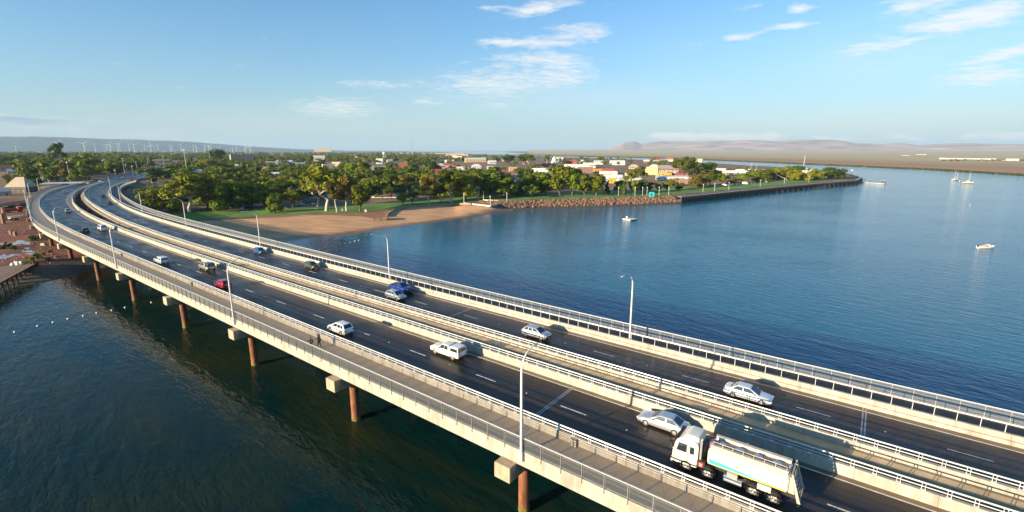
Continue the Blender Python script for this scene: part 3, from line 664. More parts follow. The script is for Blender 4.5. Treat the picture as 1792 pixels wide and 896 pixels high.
# ---- concrete barriers with twin steel rails
def barrier(label, path, prof, seg, rails, post_gap, parent_label_cat='barrier', post_mesh=None, post_off=0., z_post=0., posts=True, a_skip=None):
    b = thing('traffic_barrier', label, 'barrier')
    n = int(path.L/seg); s = path.L/n
    for i in range(n):
        sweep(path, prof, 'wall_segment', M_CONC, b, i*s+.012, (i+1)*s-.012, step=3.)
    for off, z, r in rails:
        th = [(off+r*math.cos(2*PI*j/8), z+r*math.sin(2*PI*j/8)) for j in range(8)]
        sweep(path, th, 'rail', M_RAIL, b, step=3., smooth=True)
    if post_mesh:
        place_row('rail_post', post_mesh, path, post_gap, b, z_post, shift=.5)
    return b
def post_pair(h, y):
    m = MB()
    for s in (-.11, .11): m.box(s, y, h/2, .028, .13, h)
    m.box(0, y, .012, .34, .2, .024)
    return m.mesh('rail_post', M_RAIL)
# walkway barrier: near face towards the walkway
Zw = ZR+.80
barrier('concrete barrier with steel rails between the walkway and the first road', Path('near_kerb'),
   [(0,ZR-.1),(.42,ZR-.1),(.36,ZR+.3),(.30,Zw),(.04,Zw)], 5.2, [(.20,Zw+.25,.045),(.20,Zw+.56,.072)], 1.67, post_mesh=post_pair(.56, -.20), z_post=Zw)
barrier('concrete barrier with steel rails on the far side of the first road', Path('near_wall'),
   [(0,ZR-.1),(.48,ZR-.3),(.48,ZR+.92),(.14,ZR+.92),(.08,ZR+.3)], 5.2, [(.30,ZR+1.20,.045),(.30,ZR+1.52,.07)], 1.5, post_mesh=post_pair(.60, -.30), z_post=ZR+.92)
barrier('tall concrete barrier with steel rails on the near edge of the second bridge', Path('far_wall'),
   [(-.50,ZR-.34),(0,ZR-.1),(-.06,ZR+.3),(-.14,ZR+.92),(-.50,ZR+.92)], 5.2, [(-.32,ZR+1.20,.045),(-.32,ZR+1.52,.07)], 1.5, post_mesh=post_pair(.60, .32), z_post=ZR+.92)
# outer parapet of the far bridge: battered kerb, wall, thin posts and one flat top rail
pm = MB().box(0,-.42,.47,.05,.06,.95).mesh('rail_post', M_RAIL)
fp = barrier('thick white concrete parapet with thin posts beside the outer walkway', Path('far_kerb'),
   [(-.12,ZR-.1),(.55,ZR-.1),(.55,ZR+.92),(.24,ZR+.92),(.20,ZR+.42),(0,ZR+.34)], 8.4, [(.42,ZR+1.84,.085)], 1.67, post_mesh=pm, z_post=ZR+.90)
# recess boxes on the walkway barrier (small concrete buttresses)
mb_ = MB().box(0,0,.36,.55,.30,.72).mesh('buttress', M_CONC)
kb = Path('near_kerb', -.16)
for a in (19.2, 61.5, 107, 152):
    d = kb.at_a(a); p = kb.pos(d)
    o = link('barrier_buttress', mb_, None, (p[0], p[1], ZR+.06), kb.yaw(d))
    tag(o, {19.2:'small concrete buttress against the walkway barrier right of the nearest lamp post', 61.5:'small concrete buttress against the walkway barrier just behind the two pedestrians', 107:'small concrete buttress at the walkway joint abreast of the red hatchback',152:'small concrete buttress against the walkway barrier near the white tray ute'}[a], 'buttress', 'buttresses along the walkway barrier')

# ---- balustrade of the near walkway: post, panel of pickets, handrail
def panel_mesh(L_, h, np_, name, m, wire=.009, frame=True, z0=.12):
    b = MB()
    for i in range(np_):
        x = -L_/2+.06+(L_-.12)*i/(np_-1); b.tube([(x,0,z0),(x,0,h)], wire, 4, caps=False)
    if frame:
        for z in (z0, h): b.box(0,0,z,L_-.05,.035,.04)
        for x in (-L_/2+.04, L_/2-.04): b.box(x,0,(z0+h)/2,.035,.03,h-z0)
    return b.mesh(name, m)
bal = thing('balustrade', 'grey picket balustrade with pale handrail along the nearest edge of the walkway', 'balustrade')
bp_ = Path('near_edge', -.06); nbp = int(bp_.L/2.0); g = bp_.L/nbp
pan = panel_mesh(g-.06, 1.16, 25, 'picket_panel', M_BAL, .0185)
pst = MB().box(0,-.08,.45,.06,.09,1.72).box(0,.02,1.28,.06,.2,.05).mesh('balustrade_post', M_BAL)
place_row('picket_panel', pan, bp_, 2.0, bal, ZR+.24, shift=.5)
place_row('balustrade_post', pst, bp_, 2.0, bal, ZR+.24, turn=PI)
sweep(bp_, [(-.05,ZR+1.54),(.06,ZR+1.54),(.06,ZR+1.60),(-.05,ZR+1.60)], 'handrail', M_BALRAIL, bal)
# ---- mesh fence of the far walkway
fen = thing('mesh_fence', 'pale grey mesh fence along the outermost edge of the farther bridge', 'fence')
fp_ = Path('far_edge', -.02); nfp = int(fp_.L/1.85); g = fp_.L/nfp
def weld_mesh(L_, h):
    b = MB()
    for i in range(30): x = -L_/2+.04+(L_-.08)*i/29; b.tube([(x,0,.06),(x,0,h)], .0165, 3, caps=False)
    for z in (.08,.35,.62,.89,1.16): b.box(0,0,z,L_,.02,.024)
    return b.mesh('mesh_panel', M_FEN)
M_FEN = mat('fence_mesh_steel', (.36,.39,.40), .5, metal=.3, var=.1, scale=3.)
pan = weld_mesh(g-.07, 1.22); pst = MB().box(0,0,.6,.06,.08,1.34).mesh('fence_post', M_STEEL)
place_row('mesh_panel', pan, fp_, 1.85, fen, ZR+.24, shift=.5)
place_row('fence_post', pst, fp_, 1.85, fen, ZR+.24)
sweep(fp_, [(-.04,ZR+1.48),(.04,ZR+1.48),(.04,ZR+1.56),(-.04,ZR+1.56)], 'handrail', M_RAIL, fen)

# ---- street lamps
def lamp_spec(h=9.6, arm=2.6, bend=1.7):
    pts = []; pts += [(0,0,0),(0,0,h*.55),(0,0,h*.80)]
    for i in range(1, 8):
        t = i/7; ang = t*R(82); pts.append((0+bend*(1-math.cos(ang)), 0, h*.80+1.75*math.sin(ang)))
    x0, _, z0 = pts[-1]; pts.append((x0+arm*.55, 0, z0+.22))
    n = len(pts); pole = MB().tube(pts, [.13-.075*i/(n-1) for i in range(n)], 10).mesh('pole', M_RAIL, True)
    e = pts[-1]
    head = MB().box(e[0]+.32, 0, e[2]-.01, .75, .26, .11, taper=.75).mesh('lamp_head', M_STEEL)
    glass = MB().box(e[0]+.36, 0, e[2]-.075, .5, .2, .03).mesh('diffuser', mat('lamp_glass', (.8,.8,.75), .2, var=0))
    base = MB().box(0,0,-.3,.34,.34,.9).mesh('base_plate', M_RAIL)
    return ('street_lamp', [('pole', pole, None, []), ('lamp_head', head, None, [('diffuser', glass, None)]), ('base', base, None, [])])
LAMP = lamp_spec(9.7, 1.2, 1.25); LAMP_FAR = lamp_spec()
G_LAMP = 'street lamps along the bridges'
ord_ = ['first','second','third','fourth','fifth','sixth','seventh','eighth']
for i, a in enumerate([22.3, 79, 140.3, 198, 255, 312, 368, 424]):
    p = Path('near_edge', -.28); d = p.at_a(a); q = p.pos(d); n_ = p.n(d)
    copy_tree(LAMP, (q[0], q[1], ZR+.1), math.atan2(n_[1], n_[0]), 1., 'white street lamp outside the near balustrade, %s one counting from the camera' % ord_[i], 'street lamp', G_LAMP)
for i, a in enumerate([25, 77.5, 134, 190, 246, 301, 354, 406]):
    p = Path('far_kerb', .85); d = p.at_a(a); q = p.pos(d); n_ = -p.n(d)
    copy_tree(LAMP_FAR, (q[0], q[1], ZR+.35), math.atan2(n_[1], n_[0]), 1.06, 'white street lamp behind the far parapet, %s one counting from the camera' % ord_[i], 'street lamp', G_LAMP)
# drain pipe ends and brackets between the bridges
# ---- approach road into the town
def approach():
    Lp = np.array([at(u, v, ZR) for u, v in APPROACH_L]); Rp = np.array([at(u, v, ZR) for u, v in APPROACH_R]); n = 40
    Lp, Rp = resample(Lp, n), resample(Rp, n)
    # start a little under the bridge end
    V = []
    for l, r in zip(Lp, Rp): V += [(l[0], l[1], ZR-.03), (r[0], r[1], ZR-.03)]
    F = [(2*i, 2*i+1, 2*i+3, 2*i+2) for i in range(n-1)]
    me = bpy.data.meshes.new('approach_road'); me.from_pydata(V, [], F); me.materials.append(M_ASPH)
    bm = bmesh.new(); bm.from_mesh(me); bmesh.ops.recalc_face_normals(bm, faces=bm.faces)
    if sum(f.normal.z for f in bm.faces) < 0: bmesh.ops.reverse_faces(bm, faces=bm.faces)
    bm.to_mesh(me); bm.free(); struct(link('road', me))
    mid = (Lp*.52+Rp*.48)
    mb = MB()
    for i in range(n-1):
        p, q = mid[i], mid[i+1]; dv = q-p; c = (p+q)/2; mb.box(c[0], c[1], ZR+.07, np.hypot(*dv)+.02, 1.4, .2, math.atan2(dv[1], dv[0]))
    tag(mb.build('median_kerb', mat('red_paving', (.36,.15,.10), .8, var=.2, scale=.6)), 'long pinkish raised median strip down the middle of the approach road', 'median')
    for nm, E, side, lab in (('retaining_wall', Rp, 1, 'long pale retaining wall along the right side of the approach road'), ('kerb_wall', Lp, -1, 'low pale kerb wall along the left side of the approach road')):
        mb = MB(); h = 1.0 if side > 0 else .5
        for i in range(n-1):
            p, q = E[i], E[i+1]; dv = q-p; c = (p+q)/2; mb.box(c[0], c[1], ZR-2+h/2+1, np.hypot(*dv)+.02, .4, 2+h, math.atan2(dv[1], dv[0]))
        tag(mb.build(nm, M_CONC), lab, 'wall')
    return Lp, Rp
APL, APR_ = approach()
# ------------------------------------------------------------------ vehicles
def paint(name, col, metal=0., rough=.32): return cmat('paint_'+name, col, rough=rough, metal=metal, var=.05, scale=2., coat=.8)
M_GLASS = mat('tinted_glass', (.018,.026,.032), .04, var=0, spec=.9)
M_TYRE = mat('tyre_rubber', (.018,.017,.016), .8, var=.2, scale=8)
M_RIM = mat('alloy_rim', (.55,.53,.50), .35, metal=.7, var=.1, scale=6)
M_TRIM = mat('black_trim', (.02,.02,.021), .5, var=.1)
M_HEAD = mat('headlight_lens', (.75,.76,.76), .1, var=0, spec=.8)
M_TAIL = mat('tail_light_lens', (.35,.012,.012), .2, var=0)
M_PLATE = mat('number_plate', (.70,.69,.64), .4, var=0)
M_WHITE = paint('white', (.74,.73,.70)); M_SILVER = paint('silver', (.52,.54,.57), .55, .3)
def wheel_meshes(r=.33, w=.22):
    t = MB().lathe([(r*.62,-w/2),(r*.9,-w/2),(r,-w*.36),(r,w*.36),(r*.9,w/2),(r*.62,w/2),(r*.60,w*.05)], 18)
    m = MB().lathe([(.05,w*.30),(r*.20,w*.40),(r*.62,w*.30),(r*.66,w*.46),(r*.62,-w*.4)], 18)
    for k in range(5):
        a = 2*PI*k/5; m.box(r*.38*math.cos(a), r*.38*math.sin(a), w*.40, r*.46, r*.14, w*.16, a)
    return t.mesh('tyre', M_TYRE, True), m.mesh('rim', M_RIM, True)
WH = {k: wheel_meshes(*v) for k, v in {'car':(.33,.22),'big':(.39,.27),'truck':(.51,.32)}.items()}
def wheel_part(x, y, kind):
    t, rim = WH[kind]; r = {'car':.33,'big':.39,'truck':.51}[kind]
    mt = Matrix.Translation((x, y, r)) @ Matrix.Rotation(-PI/2 if y > 0 else PI/2, 4, 'X')
    return ('wheel', t, mt, [('rim', rim, None)])
def body_loft(st, w, m):
    mb = MB(); n = 12; V = []
    for x, zb, zs, zt, k in st:
        hw = w*k; h = [(.84*hw,zb),(.975*hw,zb+.10),(hw,zb*.45+zs*.55),(.985*hw,zs-.07),(.93*hw,zs-.005),(.55*hw,zt)]
        V += [(x, y, z) for y, z in h]+[(x, -y, z) for y, z in reversed(h)]
    F = [(i*n+j, i*n+(j+1)%n, (i+1)*n+(j+1)%n, (i+1)*n+j) for i in range(len(st)-1) for j in range(n)]
    F += [tuple(range(n)), tuple((len(st)-1)*n+j for j in reversed(range(n)))]
    return mb.add(V, F).mesh('body', m, 50)
def frustum(xb0, xb1, xt0, xt1, zb, zr, wb, wt, m, name='cabin', bev=.07):
    V = [(xb0,-wb,zb),(xb1,-wb,zb),(xb1,wb,zb),(xb0,wb,zb),(xt0,-wt,zr),(xt1,-wt,zr),(xt1,wt,zr),(xt0,wt,zr)]
    me = MB().add(V, [(3,2,1,0),(4,5,6,7),(0,1,5,4),(1,2,6,5),(2,3,7,6),(3,0,4,7)]).mesh(name, m)
    bm = bmesh.new(); bm.from_mesh(me)
    bmesh.ops.bevel(bm, geom=[e for e in bm.edges if max(v.co.z for v in e.verts) > zb+.1], offset=bev, segments=3, affect='EDGES', profile=.6)
    bm.to_mesh(me); bm.free(); smooth_by_angle(me, 35); return me
def pane(quad, name, m=None, inset=.0, off=.012, th=.02):
    """glass slab lying on a face given by four corners"""
    q = [Vector(p) for p in quad]; c = sum(q, Vector())/4; n = (q[1]-q[0]).cross(q[3]-q[0]).normalized()
    if n.dot(c-Vector((c.x*.2,0,c.z*.6))) < 0: n = -n
    q = [p+(c-p)*inset for p in q]; a = [p+n*off for p in q]; b = [p-n*(th-off) for p in q]
    return MB().add(a+b, [(0,1,2,3),(7,6,5,4)]+[(i,(i+1)%4,(i+1)%4+4,i+4) for i in range(4)]).mesh(name, m or M_GLASS)
def lerp3(a, b, t): return tuple(a[i]+(b[i]-a[i])*t for i in range(3))
def cabin_parts(xb0, xb1, xt0, xt1, zb, zr, wb, wt, m, splits=(0,.48,1), rear_glass=True, bev=.11):
    """painted cabin with windscreen, rear window and side windows set in its faces"""
    P = [('cabin', frustum(xb0, xb1, xt0, xt1, zb, zr, wb, wt, m, bev=bev), None, [])]
    lo, hi = .12, .86
    def F(s): return [(xb1,-wb,zb),(xb1,wb,zb),(xt1,wt,zr),(xt1,-wt,zr)] if s == 'f' else [(xb0,wb,zb),(xb0,-wb,zb),(xt0,-wt,zr),(xt0,wt,zr)]
    def sub(q, u0, u1, v0, v1):
        g = lambda u, v: lerp3(lerp3(q[0], q[1], u), lerp3(q[3], q[2], u), v)
        return [g(u0,v0), g(u1,v0), g(u1,v1), g(u0,v1)]
    P.append(('windscreen', pane(sub(F('f'), .07,.93,.08,.90), 'windscreen'), None, []))
    if rear_glass: P.append(('rear_window', pane(sub(F('r'), .10,.90,.20,.88), 'rear_window'), None, []))
    for s in (-1, 1):
        q = [(xb0,s*wb,zb),(xb1,s*wb,zb),(xt1,s*wt,zr),(xt0,s*wt,zr)]
        for i in range(len(splits)-1):
            P.append(('side_window', pane(sub(q, .07+splits[i]*.86+.012, .07+splits[i+1]*.86-.02, .14, .84), 'side_window'), None, []))
    return P
def car_spec(kind, m, roof=None, extra=None):
    st = {'sedan':[(2.38,.36,.56,.60,.80),(2.28,.27,.68,.71,.87),(1.95,.22,.77,.83,.88),(1.05,.20,.88,.95,.90),(0,.19,.90,.93,.90),(-1.2,.19,.93,.96,.90),(-1.65,.20,.96,1.02,.89),(-2.18,.25,.95,1.00,.88),(-2.38,.36,.82,.86,.82)],
      'hatch':[(2.08,.36,.60,.64,.80),(1.98,.27,.74,.78,.87),(1.65,.22,.84,.91,.89),(.95,.20,.94,1.02,.90),(0,.19,.95,1.0,.90),(-1.2,.19,.98,1.02,.90),(-1.85,.22,.99,1.03,.88),(-2.06,.28,.95,.98,.86),(-2.12,.40,.8,.84,.82)],
      'suv':[(2.23,.40,.72,.76,.82),(2.13,.32,.86,.90,.88),(1.8,.27,.95,1.02,.90),(1.05,.25,1.03,1.11,.92),(0,.25,1.05,1.09,.92),(-1.3,.25,1.08,1.12,.92),(-1.95,.27,1.08,1.12,.90),(-2.18,.33,1.02,1.06,.85),(-2.25,.48,.86,.9,.78)],
      'ute':[(2.58,.48,.80,.84,.84),(2.48,.40,.96,1.0,.90),(2.1,.36,1.04,1.11,.92),(1.2,.34,1.08,1.15,.94),(0,.34,1.10,1.13,.94),(-1.0,.34,1.10,1.12,.94),(-2.3,.38,1.08,1.10,.94),(-2.58,.44,1.04,1.06,.91),(-2.62,.5,.9,.95,.88)],
      'van':[(2.38,.40,.72,.76,.78),(2.30,.32,.95,1.0,.88),(2.0,.28,1.12,1.18,.92),(1.3,.26,1.16,1.2,.93),(0,.26,1.17,1.2,.93),(-1.5,.26,1.17,1.2,.93),(-2.25,.28,1.16,1.2,.92),(-2.36,.36,1.1,1.14,.90),(-2.38,.45,.9,.95,.86)]}[kind]
    w = {'sedan':1.0,'hatch':.98,'suv':1.0,'ute':1.0,'van':1.0}[kind]
    wk = {'sedan':'car','hatch':'car','suv':'big','ute':'big','van':'car'}[kind]
    ax = {'sedan':(1.45,-1.38),'hatch':(1.32,-1.30),'suv':(1.38,-1.36),'ute':(1.62,-1.58),'van':(1.45,-1.40)}[kind]
    rm = roof or m; hw = .9*w; P = [('body', body_loft(st, w, m), None, [])]
    if kind == 'sedan': P += cabin_parts(-1.98,1.22,-1.0,.16,.92,1.46,.81,.61,rm)
    if kind == 'hatch': P += cabin_parts(-2.05,1.25,-1.45,.26,.97,1.51,.80,.63,rm, (0,.30,.62,1))
    if kind == 'suv': P += cabin_parts(-2.16,1.2,-1.6,.28,1.05,1.70,.84,.66,rm, (0,.26,.60,1))
    if kind == 'van': P += cabin_parts(-2.32,1.95,-2.18,1.12,1.14,2.05,.86,.74,rm, (0,.36,.7,1), bev=.1)
    if kind == 'ute': P += cabin_parts(-.92,1.18,-.70,.42,1.08,1.76,.84,.68,rm)
    r = {'car':.33,'big':.39}[wk]
    for x in ax:
        for s in (-1, 1):
            P.append(wheel_part(x, s*(hw-.10), wk))
            a = MB()
            for k in range(9):
                t0, t1 = PI*k/9, PI*(k+1)/9; ro, ri = r+.075, r+.005
                pts = [(x+rr*math.cos(t), s*yy, r+rr*math.sin(t)) for rr in (ri, ro) for t in (t0, t1) for yy in (hw-.12, hw+.022)]
                a.add(pts, [(0,2,3,1),(4,5,7,6),(1,3,7,5),(0,4,6,2),(0,1,5,4),(2,6,7,3)])
            P.append(('wheel_arch', a.mesh('wheel_arch', M_TRIM if kind in ('suv','ute') else m), None, []))
    f = st[1]; b = st[-2]; xf = (st[0][0]+st[1][0])/2-.03; xr = st[-2][0]-.06
    for s in (-1, 1):
        P.append(('headlight', MB().box(xf, s*hw*.72, f[2]-.07, .16, .30, .12, -s*.28).mesh('headlight', M_HEAD), None, []))
        P.append(('tail_light', MB().box(xr, s*hw*.78, b[2]-.12, .16, .26 if kind != 'van' else .14, .17 if kind != 'van' else .5, s*.25).mesh('tail_light', M_TAIL), None, []))
        zc = {'sedan':.98,'hatch':1.03,'suv':1.13,'ute':1.16,'van':1.28}[kind]; xm = {'sedan':.72,'hatch':.78,'suv':.78,'ute':.82,'van':1.55}[kind]
        P.append(('wing_mirror', MB().box(xm, s*(hw+.09), zc, .12, .22, .15).mesh('wing_mirror', m), None, []))
    P.append(('grille', MB().box(st[0][0]-.02, 0, f[1]+.22, .10, hw*.95, .2).mesh('grille', M_TRIM), None, []))
    P.append(('bumper', MB().box(st[0][0]-.06, 0, f[1]+.06, .16, hw*1.5, .10).mesh('bumper', M_TRIM), None, []))
    P.append(('bumper', MB().box(st[-1][0]+.05, 0, b[1]+.12, .16, hw*1.55, .12).mesh('bumper', M_TRIM if kind in ('suv','ute') else m), None, []))
    P.append(('number_plate', MB().box(st[-1][0]-.035, 0, b[1]+.34, .02, .38, .12).mesh('number_plate', M_PLATE), None, []))
    P.append(('number_plate', MB().box(st[0][0]+.04, 0, f[1]+.10, .02, .38, .11).mesh('number_plate', M_PLATE), None, []))
    if extra: P += extra
    return (kind, P)
def seg_path(mb, pts, r): return mb.tube(pts, r, 6)
canopy_w = [('canopy', frustum(-2.56,-.98,-2.44,-1.02,1.08,1.80,.88,.74,M_WHITE,'canopy',.06), None, []),
    ('rear_window', pane([(-2.565,.74,1.2),(-2.565,-.74,1.2),(-2.47,-.64,1.66),(-2.47,.64,1.66)],'rear_window'), None, [])]+[
    ('side_window', pane([(-2.40,s*.868,1.22),(-1.15,s*.868,1.22),(-1.18,s*.79,1.62),(-2.34,s*.79,1.62)],'side_window'), None, []) for s in (-1,1)]
M_BLKP = paint('black', (.012,.012,.014))
canopy_b = [('canopy', frustum(-2.56,-.98,-2.44,-1.02,1.08,1.84,.88,.74,M_BLKP,'canopy',.08), None, []),
    ('rear_window', pane([(-2.565,.74,1.2),(-2.565,-.74,1.2),(-2.47,-.64,1.66),(-2.47,.64,1.66)],'rear_window'), None, [])]
tub = [('tub_cover', MB().box(-1.75,0,1.13,1.62,1.56,.08).mesh('tub_cover', M_TRIM), None, []),
   ('sports_bar', seg_path(MB(), [(-1.05,-.72,1.1),(-1.25,-.62,1.62),(-1.25,.62,1.62),(-1.05,.72,1.1)], .045).mesh('sports_bar', M_TRIM), None, []),
   ('bull_bar', seg_path(seg_path(MB(), [(2.62,-.72,.5),(2.78,-.66,.95),(2.8,-.3,1.18),(2.8,.3,1.18),(2.78,.66,.95),(2.62,.72,.5)], .045).box(2.72,0,.62,.16,1.6,.2), [(2.76,-.66,.8),(2.76,.66,.8)], .035).mesh('bull_bar', M_TRIM), None, [])]
tray = [('tray', MB().box(-1.72,0,1.04,1.95,1.86,.10).box(-2.66,0,1.2,.05,1.86,.26).box(-1.72,.91,1.2,1.9,.04,.26).box(-1.72,-.91,1.2,1.9,.04,.26).mesh('tray', M_STEEL), None, []),
   ('headboard', seg_path(MB().box(-.80,0,1.3,.05,1.8,.5), [(-.80,-.85,1.0),(-.80,-.85,1.9),(-.80,.85,1.9),(-.80,.85,1.0)], .03).mesh('headboard', M_STEEL), None, []),
   ('toolbox', MB().box(-1.15,0,1.32,.5,1.5,.45).mesh('toolbox', M_WHITE), None, []),
   ('load', MB().box(-1.9,.2,1.25,.7,.9,.3,.2).box(-2.2,-.4,1.2,.5,.6,.2,.5).mesh('load', mat('grey_tarpaulin', (.12,.12,.12), .8)), None, [])]
def put(spec, name, px_front, px_rear, label, cat, away=True, halfw=.82, path='near_dash'):
    """stand a vehicle where its camera-side wheels touch the road"""
    z = ZR+.012; w = np.array([at(*px_front, z), at(*px_rear, z)]); m = w.mean(0); a = float(m@D2)
    pt = Path(path); d = pt.at_a(a); n_ = pt.n(d); c = m+n_*halfw
    c_lat = c@N2
    return copy_tree((name, spec[1]), (c[0], c[1], z), pt.yaw(d)+(0 if away else PI), 1., label, cat, 'vehicles crossing the bridges', name)
SP = {}
def spec(kind, mkey, col=None, **k):
    key = kind+mkey+str(sorted(k))
    if key not in SP: SP[key] = car_spec(kind, {'white':M_WHITE,'silver':M_SILVER}.get(mkey) or paint(mkey, col, k.pop('metal', 0.)), **k)
    return SP[key]
put(spec('sedan','silver'), 'car', (1132.2,745.9), (1178.2,761.7), 'silver sedan just ahead of the white tanker truck', 'car')
put(spec('ute','white',extra=canopy_w), 'ute', (761.8,619.5), (793,631.1), 'white utility with long white canopy, casting its shadow on the barrier', 'ute')
put(spec('suv','white'), 'car', (578.4,580.7), (598,588.5), 'white sport utility car abreast of the two pedestrians', 'car')
put(spec('hatch','red',(.42,.008,.025)), 'car', (377.3,501), (388.4,505.8), 'bright red hatchback on the first road', 'car')
put(spec('ute','champagne',(.42,.37,.29),metal=.5,extra=canopy_b), 'ute', (350,471.4), (361.7,474.7), 'champagne dual cab utility with black canopy', 'ute')
put(spec('ute','white',extra=tray), 'ute', (271.3,460.2), (281,464), 'white utility with open grey tray and load', 'ute')
put(spec('van','white'), 'van', (172,403.2), (177,405), 'white passenger van on the curve of the first road', 'van')
put(spec('hatch','black',(.012,.013,.016)), 'car', (141.3,405.6), (145.2,407.7), 'black car beside the white van on the curve', 'car')
put(spec('suv','silver'), 'car', (112.9,371.2), (116.4,372.6), 'silver car on the tightest part of the curve, beyond the black car', 'car')
put(spec('sedan','silver'), 'car', (110.6,337.4), (112,338.4), 'silver sedan farthest round the curve of the first road', 'car')
M_PEARL = paint('pearl', (.66,.67,.70), .25, .28)
SP['sedanpearl'] = car_spec('sedan', M_PEARL)
put(SP['sedanpearl'], 'car', (1331,710.2), (1281.5,694.2), 'pearl white sedan nearest the camera on the farther bridge', 'car', False, path='far_dash')
put(spec('hatch','silver'), 'car', (945.5,596), (921,588.5), 'silver hatchback on the far bridge, right of the pearl utility pair', 'car', False, path='far_dash')['label'] = 'silver hatchback alone between two lane dashes halfway along the farther bridge'
put(spec('hatch','silver'), 'car', (699,528.5), (674,520), 'silver hatchback side by side with a blue utility', 'car', False, path='far_dash')
put(spec('ute','cobalt',(.012,.045,.30),metal=.3,extra=tub), 'ute', (707.4,515.4), (686,507.3), 'cobalt blue dual cab utility with black bull bar', 'ute', False, path='far_dash')
put(spec('hatch','graphite',(.10,.105,.085),metal=.4), 'car', (545.4,472.2), (534.6,468.2), 'dark grey hatchback on the farther bridge behind the blue utility', 'car', False, path='far_dash')
put(spec('hatch','sky_blue',(.02,.12,.34),metal=.3), 'car', (454.7,446), (445,442.3), 'blue hatchback on the far bridge beside the fourth far lamp', 'car', False, path='far_dash')['label'] = 'bright blue hatchback following behind the dark grey hatchback on the farther bridge'
put(spec('sedan','black',(.012,.013,.016)), 'car', (190,358.6), (187.5,356.2), 'black sedan on the farther bridge where it starts to curve', 'car', False, path='far_dash')
put(spec('suv','black',(.012,.013,.016)), 'car', (179,346.8), (177.8,344.5), 'black sport utility car following the black sedan round the curve', 'car', False, path='far_dash')
put(spec('sedan','navy',(.02,.03,.08)), 'car', (187.5,323.4), (187.8,322.2), 'navy sedan entering the farther bridge from the town', 'car', False, path='far_dash')
# cars on the approach road into the town: (pixel, kind, paint, leaving the camera, label)
for px, kd, mk, away, lab in [((155,321.2),'sedan','white',True,'white sedan leaving the first bridge for the town'), ((176.5,318.8),'suv','white',True,'white sport utility car on the approach road just past the bridge end'),
    ((215,312.2),'van','white',True,'white van on the approach road left of the red median'), ((238,308.3),'suv','silver',False,'silver car waiting at the head of the queue into the bridge'),
    ((248,307.4),'sedan','white',False,'white sedan second in the approach road queue'), ((254.5,305),'hatch','silver',False,'silver hatchback in the middle of the approach road queue'),
    ((266,305.4),'suv','white',False,'white sport utility car in the approach queue against the right wall'), ((266,301.3),'van','white',False,'white van among the queued cars on the approach road'),
    ((249.6,301.2),'hatch','white',True,'white hatchback driving up the approach road into town'), ((285,292.6),'sedan','white',True,'white sedan farthest up the approach road by the canopy'), ((230,315),'hatch','red',False,'red hatchback on the approach road beside the red median')]:
    p = at(*px, ZR); i = np.argmin(((APPR-p)**2).sum(1)); t = APPR[min(i+1, len(APPR)-1)]-APPR[max(i-1, 0)]
    copy_tree(('car', spec(kd, mk, (.42,.008,.025))[1]), (p[0], p[1], ZR-.02), math.atan2(t[1], t[0])+(0 if away else PI), 1., lab, 'van' if kd == 'van' else 'car', 'cars on the approach road', 'van' if kd == 'van' else 'car')

